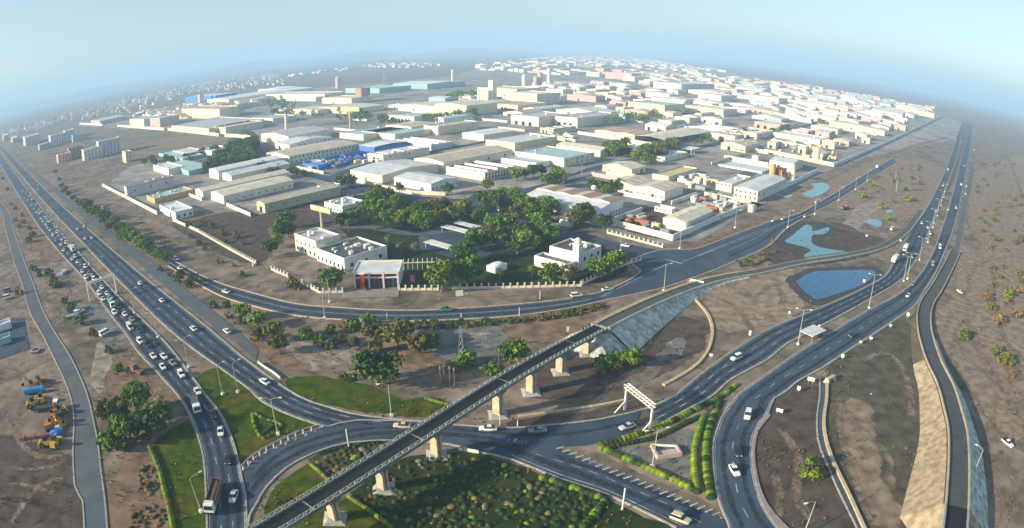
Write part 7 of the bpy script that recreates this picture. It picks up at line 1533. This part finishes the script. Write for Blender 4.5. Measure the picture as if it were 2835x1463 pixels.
loader((-147.4,128.8), 150, 'yellow loader behind the left one in the machine yard', yel); excavator((-132.8,115.8), 40, 'rust orange excavator left of the blue tarpaulin', orn); loader((-156.7,138.8), 80, 'dusty orange loader behind the blue tank', orn); loader((-124.8,108.6), 100, 'yellow loader right of the bottom one', yel)
t = thing('tank', 'bright blue cylindrical tank lying in the machine yard', 'tank', (-154.8,133.2), rad(28))
obj('shell', MB().loft([[(x, r*math.cos(a*math.pi/6), 1.2+r*math.sin(a*math.pi/6)) for a in range(12)] for x, r in ((-4.6,0.7),(-4.3,1.1),(4.3,1.1),(4.6,0.7))]).mesh('shell', mat('tank_blue', (0.05,0.27,0.62), rough=0.4, var=0.15)), t)
for x in (-2.8, 2.8): obj('saddle', MB().box(x-0.3,-0.9,0,x+0.3,0.9,0.5).mesh('saddle', conc), t)
t = thing('tarpaulin', 'deep blue tarpaulin heap in the machine yard', 'tarpaulin', (-128.1,113.5), rad(20))
_r = []
for i, (z, s) in enumerate(((0,1.0),(0.8,0.95),(1.5,0.75),(1.9,0.3))): _r.append([((2.6+R.uniform(-.4,.4))*s*math.cos(a*math.pi/6), (1.9+R.uniform(-.4,.4))*s*math.sin(a*math.pi/6), z+R.uniform(-.15,.15)*(i > 0)) for a in range(12)])
obj('sheet', MB().loft(_r).mesh('sheet', blu), t)
obj('pale_end', MB().frus((-1.6,2.0,1.0,3.8),(-1.2,2.2,0.6,3.4),0,1.5).mesh('pale_end', mat('canvas', (0.45,0.52,0.47), rough=0.8)), t)
lorry((-141.9,125.0), 28, 'white truck with an empty frame trailer in the machine yard', 'flat', 'white', 11.5, None, 'black')
t = thing('ramp_beam', 'long rusty loading ramp lying in the machine yard', 'ramp', (-135.4,109.9), rad(27))
obj('beam', MB().frus((-6,-0.9,6,0.9),(-5.8,-0.6,6,0.6),0.1,0.9).mesh('beam', mat('rust_beam', (0.24,0.11,0.08), rough=0.9, var=0.3, scale=1)), t)
for x in (-4, 0, 4): obj('rib', MB().box(x-0.15,-1.0,0,x+0.15,1.0,1.0).mesh('rib', _M['rust_beam']), t)
# --- small sheds and objects along the left frontage
building((-216.0,172.9), 6, 8, 3.0, 'white shed at the upper left edge of the blue yard', 'white', 'pale', 'f', cat='shed', name='shed')
building((-203.4,161.0), 5, 7, 2.8, 'pale green shed at the left edge of the blue yard', 'teal', 'teal', 'f', cat='shed', name='shed')
t = thing('trailer', 'brown open frame trailer beside the frontage road', 'trailer', (-177.9,161.1), rad(15))
obj('deck', MB().box(-2.2,-2.0,0.6,2.2,2.0,0.9).mesh('deck', mat('trailer_deck', (0.34,0.28,0.26), rough=0.9)), t); obj('hold', MB().box(-1.5,-1.0,0.9,1.5,1.4,0.95).mesh('hold', dark), t); wheels6(t, (-1.0, 1.0), 1.2, 1.9)
t = thing('pallet_rack', 'white grid panel standing beside the lay-by', 'rack', (-231.1,246.7), rad(10))
for i in range(3):
    for j in range(2): obj('panel', MB().box(j*2.6-2.5,i*2.4-3.5,0.1,j*2.6-0.1,i*2.4-1.3,1.4, bot=True).mesh('panel', mat('rack_grey', (0.40,0.44,0.50), rough=0.6)), t)

# ================================================================= STREET FURNITURE
def lamp(p, label, h=10.5, az=0.0, arms=1, group=None, reach=2.2):
    t = thing('street_lamp', label, 'street lamp', (p[0], p[1], 0), az, group); key = ('L', round(h, 1), arms, reach)
    if key not in CARM:
        pm2 = MB().cyl(0,0,0,0.5,0.28,0.24,8).cyl(0,0,0.5,h,0.15,0.08,8).mesh('pole', mat('lamp_pole', (0.46,0.45,0.38), rough=0.6, var=0.15))
        am = MB().tube((0,0,h-0.1),(reach*0.55,0,h+0.35),0.06,5).tube((reach*0.55,0,h+0.35),(reach,0,h+0.4),0.05,5).mesh('arm', _M['lamp_pole'])
        hm = MB().frus((reach-0.1,-0.2,reach+0.8,0.2),(reach-0.05,-0.12,reach+0.7,0.12),h+0.32,h+0.52).mesh('lamp_head', mat('lamp_head', (0.75,0.75,0.66), rough=0.4, var=0.05))
        bm = MB().box(-0.45,-0.45,0,0.45,0.45,0.7).mesh('lamp_base', signm)
        CARM[key] = (pm2, am, hm, bm)
    pm2, am, hm, bm = CARM[key]; obj('pole', pm2, t); obj('base', bm, t)
    for k in range(arms):
        a = obj('arm', am, t, (0,0,0), math.pi*k); obj('lamp_head', hm, a)
    return t
lamp((32.1,118.4), 'double-armed street lamp on the traffic island', 10.5, rad(10), 2)
lamp((-59.1,129.3), 'double-armed street lamp on the left triangular lawn', 10.6, rad(10), 2)
lamp((-31.0,141.2), 'single street lamp on the upper lawn left of the flyover', 9.5, rad(190))
lamp((-67.9,95.1), 'single street lamp on the lower left lawn beside the tipper truck', 9.5, rad(55), 1, None, 2.8)
lamp((95.2,179.3), 'tall double street lamp on the right reserve beside the white canopy', 12.5, rad(-20), 2)
lamp((142.2,207.8), 'tall double street lamp on the right reserve below the pond', 14.0, rad(-20), 2)
lamp((185.3,239.9), 'double street lamp on the right reserve near the lorries', 12.5, rad(-20), 2)
lamp((115.0,93.4), 'street lamp leaning over the right ramp', 10.0, rad(120))
lamp((60.1,88.1), 'street lamp whose head peeps in at the bottom right', 10.0, rad(190))
lamp((58.4,230.2), 'street lamp on the collector road opposite the junction', 10.5, rad(20), 1)
for i, p in enumerate(((78.2,284.1), (119.2,321.2), (153.2,324.1), (187.0,356.0), (228.6,398.5), (268.4,440.7), (306.5,483.0))): lamp(p, 'street lamp along the collector road beside the boundary wall, %s from the junction' % nth(i+1), 10.0, rad(-50))
for i in range(14):
    p = P3((-83.1,146.9)).lerp(P3((-83.1,146.9))+hd*420, (i+0.0)/13.0) if False else P3((-101.8,161.4))+hd*(i*31.0)
    lamp((p.x, p.y), 'street lamp on the left highway reserve, %s from the green triangle' % nth(i+1), 10.0, rad(50), 2)
lamp((-82.7,146.8), 'street lamp at the top of the left triangular lawn', 9.5, rad(50))
lamp((-78.3,148.8), 'street lamp at the right kerb of the left triangular lawn', 9.5, rad(50))
for i in range(7):
    p, h = pick(RUr, 175+i*45.0); lamp((p.x+1.2, p.y-1.0), 'street lamp on the hazy right highway reserve, %s beyond the lorries' % nth(i+1), 12.0, h+math.pi/2, 2)
for i, p in enumerate(((-40.3,356.9), (-7.3,352.8), (49.6,457.0), (49.0,279.5), (-65.6,203.3), (-67.6,218.0))):
    lamp(p, ('street lamp inside the park near the roundabout','street lamp among the park trees at right','street lamp on the estate street by the yellow warehouse','street lamp at the mouth of the entrance road','slim lamp on the lower edge of the curved collector road','slim lamp on the upper edge of the curved collector road')[i], 9.0, rad(30))
# plain posts
def post(p, h, label, r=0.12, m=None):
    t = thing('post', label, 'post', (p[0], p[1], 0)); obj('shaft', MB().cyl(0,0,0.3,h,r,r*0.9,8).mesh('shaft', m or signm), t); obj('foot', MB().cyl(0,0,0,0.3,r*2,r*1.6,8).mesh('foot', conc), t)
post((23.1,103.7), 6.0, 'plain white post on the kerb of the lower lawn', 0.2)
post((-39.2,125.9), 5.5, 'plain grey post inside the loop road kerb', 0.2)
post((-3.0,138.3), 3.2, 'short grey post beside the fourth pier', 0.12)
for i, p in enumerate(((1.4,137.8), (10.2,222.7), (-17.0,202.0), (2.5,207.2), (-42.4,201.4))): post(p, 3.2, 'short white marker post along the collector road verge, %s in order' % nth(i+1) if i else 'short white marker post on the upper kerb of the through road', 0.14)
# white posts of the gore fence by the loop road
wp = thing('bollard_row', 'line of white painted slabs along the loop road gore', 'bollards', (-63.2,112.9))
_o = P3((-63.2,112.9)); _pl = smooth([(-63.2,112.9), (-61.2,119.3), (-56.3,126.4), (-52.0,131.4), (-48.6,133.7)], 1.5)
BS = MB().frus((-0.3,-0.12,0.3,0.12),(-0.25,-0.08,0.25,0.08),0,1.0).mesh('slab', W_('white'))
for i in range(12):
    p, h = pick(_pl, length(_pl)*i/11.0); obj('slab', BS, wp, (p.x-_o.x, p.y-_o.y, 0), rad(80))
obj('rail', rail([p-_o for p in offset(_pl, 1.2)], 0.2, 0.0, 0.55).mesh('rail', kerbm), wp)
# gantries
def gantry(a, b, h, label, wd=1.2, m=None, legs=True):
    a, b = P3(a), P3(b); L = (b-a).length; t = thing('sign_gantry', label, 'gantry', (a.x, a.y, 0), math.atan2(b.y-a.y, b.x-a.x)); m = m or signm
    for x in (0, L):
        obj('column', MB().box(x-0.25,-0.25,0,x+0.25,0.25,h).mesh('column', m), t)
        if legs: obj('brace', MB().tube((x,0,h*0.42),(x,-3.2,0),0.2,6).mesh('brace', m), t)
    for y in (-wd/2, wd/2):
        for z in (h, h+0.9): obj('chord', MB().box(-0.3,y-0.1,z-0.1,L+0.3,y+0.1,z+0.1, bot=True).mesh('chord', m), t)
    n = max(4, int(L/1.4))
    for i in range(n):
        x0, x1 = L*i/n, L*(i+1)/n; mb = MB().tube((x0,-wd/2,h),(x1,-wd/2,h+0.9),0.07,4).tube((x0,wd/2,h+0.9),(x1,wd/2,h),0.07,4).tube((x0,-wd/2,h+0.9),(x1,wd/2,h+0.9),0.07,4).box(x0-0.08,-wd/2,h+0.82,x0+0.08,wd/2,h+0.98)
        obj('lattice_bay', mb.mesh('lattice_bay', m), t)
gantry((29.4,144.5), (34.3,133.9), 7.0, 'cream lattice gantry with raking legs beside the traffic island')
gantry((-183.2,211.9), (-174.2,223.6), 7.6, 'white lattice gantry spanning the left queue', 1.0, None, False)
# canopy panel on the right reserve
t = thing('shelter', 'white flat shelter roof beside the tall lamp on the right reserve', 'shelter', (103.0,183.9), rad(30))
obj('roof', MB().box(-4.5,-3.0,2.6,4.5,3.0,2.85, bot=True).mesh('roof', mat('shelter_roof', (0.62,0.64,0.60), rough=0.5, var=0.08)), t)
for x in (-4, 4):
    for y in (-2.6, 2.6): obj('column', MB().box(x-0.1,y-0.1,0,x+0.1,y+0.1,2.6).mesh('column', steel), t)
# small white back-of-sign boards
def signb(p, w_, h, z, label, az=0.0):
    t = thing('road_sign', label, 'road sign', (p[0], p[1], 0), az)
    obj('board', MB().box(-0.06,-w_/2,z,0.06,w_/2,z+h, bot=True).mesh('board', signm), t)
    for y in ((-w_*0.3, w_*0.3) if w_ > 1.4 else (0,)): obj('post', MB().box(0.06,y-0.06,0,0.16,y+0.06,z+h*0.8).mesh('post', steel), t)
sb = [((155.5,195.5),1.5,1.7,1.2,'tall white sign board at the ramp fork'),((141.0,187.5),1.3,1.1,1.0,'white sign right of centre on the inbound verge'),((126.0,178.3),1.3,1.1,0.8,'white sign in the middle of the inbound verge'),((119.8,175.8),1.2,1.0,0.9,'white sign next to the middle one on the inbound verge'),((107.1,166.4),1.2,1.4,0.8,'white sign at the left end of the inbound verge'),((88.5,152.8),2.6,1.4,0.9,'wide cream sign near the drain head wall'),((82.2,148.2),1.2,1.6,0.8,'narrow white sign beside the wide cream one'),((71.7,137.5),2.2,1.2,0.8,'white sign on the footway of the right slip road'),((108.8,190.1),1.0,0.9,1.2,'round white sign on the reserve above the shelter'),((155.4,235.4),1.3,1.5,0.6,'white sign on the bank of the pond'),((101.3,202.4),1.0,1.1,1.3,'white sign left of the pole above the highway'),((79.5,187.0),0.9,2.0,0.6,'slim white sign on the ground above the outbound highway'),((60.8,171.7),1.1,1.0,1.2,'white sign beside the curved culvert rim'),((18.1,193.2),0.9,2.0,0.5,'slim white sign at the flyover embankment'),((199.8,308.1),1.5,1.2,0.6,'white sign inside the right ramp'),((220.7,299.7),1.5,1.2,0.6,'white sign on the kerb of the right ramp'),((-19.3,224.6),3.0,2.6,0.4,'white board standing on the bare ground before the fence')]
for p, w_, h, z, l in sb: signb(p, w_*0.9, h*0.85, z, l, rad(55) if p[0] > 20 else rad(100))
for p, w_, l in (((-12.0,126.2),1.2,'small white direction board at the garden kerb'), ((-9.5,125.7),3.6,'wide white board low on the garden kerb')): signb(p, w_, 0.9, 0.3, l, rad(75))
# advert tower on the plain
t = thing('advert_tower', 'tall dark sign tower on the right plain', 'sign', (314.5,444.2))
obj('mast', MB().cyl(0,0,0,11,0.5,0.45,8).mesh('mast', steel), t); obj('panel', MB().box(-2.2,-1.0,11,2.2,1.0,17, bot=True).mesh('panel', mat('dull_purple', (0.20,0.14,0.20), rough=0.6)), t)
# planter on the traffic island
t = thing('planter', 'pink walled triangular planter on the traffic island', 'planter', (33.8,121.2), rad(8))
pmn = mat('pink_wall', (0.52,0.36,0.30), rough=0.8, var=0.15)
for a in ((0,0,6.4,0.5),(0,0.5,0.5,5.6),(5.9,0.5,6.4,3.6)): obj('wall', MB().box(a[0],a[1],0,a[2],a[3],1.1).mesh('wall', pmn), t)
obj('wall', MB().tube((0.3,5.4,0.9),(6.1,3.4,0.9),0.3,4).mesh('wall', signm), t); obj('bed', MB().box(0.5,0.5,0,5.9,2.8,0.6).mesh('bed', mat('planter_bed', (0.42,0.44,0.40), rough=0.9)), t)
# head wall of the drain, crash barrier on the left, cream bin, pipe ends
t = thing('head_wall', 'tan concrete head wall at the top of the drain path', 'wall', (95.7,153.0), rad(30))
obj('slab', MB().frus((-2.4,-1.2,2.4,1.2),(-2.0,-0.6,2.2,0.6),0,1.6).mesh('slab', conc_w), t); obj('opening', MB().box(-1.0,-1.26,0.1,0.2,-1.1,1.2).mesh('opening', dark), t)
t = thing('crash_barrier', 'white curved crash barrier on the dark verge left of the sand clearing', 'barrier', (-78.4,167.2), 0)
_o = P3((-78.4,167.2)); _pl = [p-_o for p in smooth([(-78.4,167.2),(-74.9,164.2),(-71.2,161.4),(-67.6,158.0)], 2)]
obj('beam', rail(_pl, 0.35, 0.35, 0.95).mesh('beam', W_('white')), t)
for i in range(0, len(_pl), 2): obj('post', MB().box(-0.1,-0.1,0,0.1,0.1,0.6).mesh('post', steel), t, _pl[i])
t = thing('barrier_block', 'white barrier slab where the ramp meets the collector road', 'barrier', (73.8,237.3), rad(-35))
obj('block', MB().frus((-3.2,-0.5,3.2,0.5),(-3.0,-0.2,3.0,0.2),0.0,1.7).mesh('block', W_('white')), t); obj('red_end', MB().frus((-4.2,-0.5,-3.2,0.5),(-4.0,-0.2,-3.2,0.2),0.0,1.7).mesh('red_end', redm), t)
t = thing('gate_booth', 'cream cylindrical booth beside the estate wall at right', 'booth', (142.6,358.2), AZU)
obj('drum', MB().cyl(0,0,0,4.0,2.2,2.2,12).cyl(0,0,4.0,4.4,2.5,2.4,12).mesh('drum', W_('warm')), t); obj('annex', MB().box(2.4,-1.5,0,6,2,3).mesh('annex', W_('white')), t)
# white domed lamps beside the estate street
for i, p in enumerate(((31.4,412.9), (50.9,396.4))):
    t = thing('globe_tank', ('white globe tank left of the estate street trees','white globe tank in front of the twin-gabled warehouse')[i], 'tank', p)
    obj('stand', MB().cyl(0,0,0,2.4,0.9,0.7,8).mesh('stand', steel), t); _d = MB().loft([[(r*math.cos(a*math.pi/6), r*math.sin(a*math.pi/6), z) for a in range(12)] for z, r in ((2.4,1.2),(3.2,1.9),(4.2,2.0),(5.2,1.3),(5.6,0.1))]); obj('globe', _d.mesh('globe', W_('white'), True), t)

# ================================================================= HAZE
hm_ = bpy.data.materials.new('haze'); hm_.use_nodes = True; N = hm_.node_tree.nodes; N.clear()
pv = N.new('ShaderNodeVolumePrincipled'); pv.inputs['Color'].default_value = (0.47,0.72,1.0,1); pv.inputs['Density'].default_value = HAZE_D; pv.inputs['Anisotropy'].default_value = 0.0
om = N.new('ShaderNodeOutputMaterial'); hm_.node_tree.links.new(pv.outputs[0], om.inputs['Volume'])
hz_ = obj('haze', MB().box(-41000,-7000,-1.5,41000,61000,300, bot=True).mesh('haze', hm_)); hz_['kind'] = 'stuff'
tag(hz_, 'pale blue haze lying over the whole plain', 'haze')
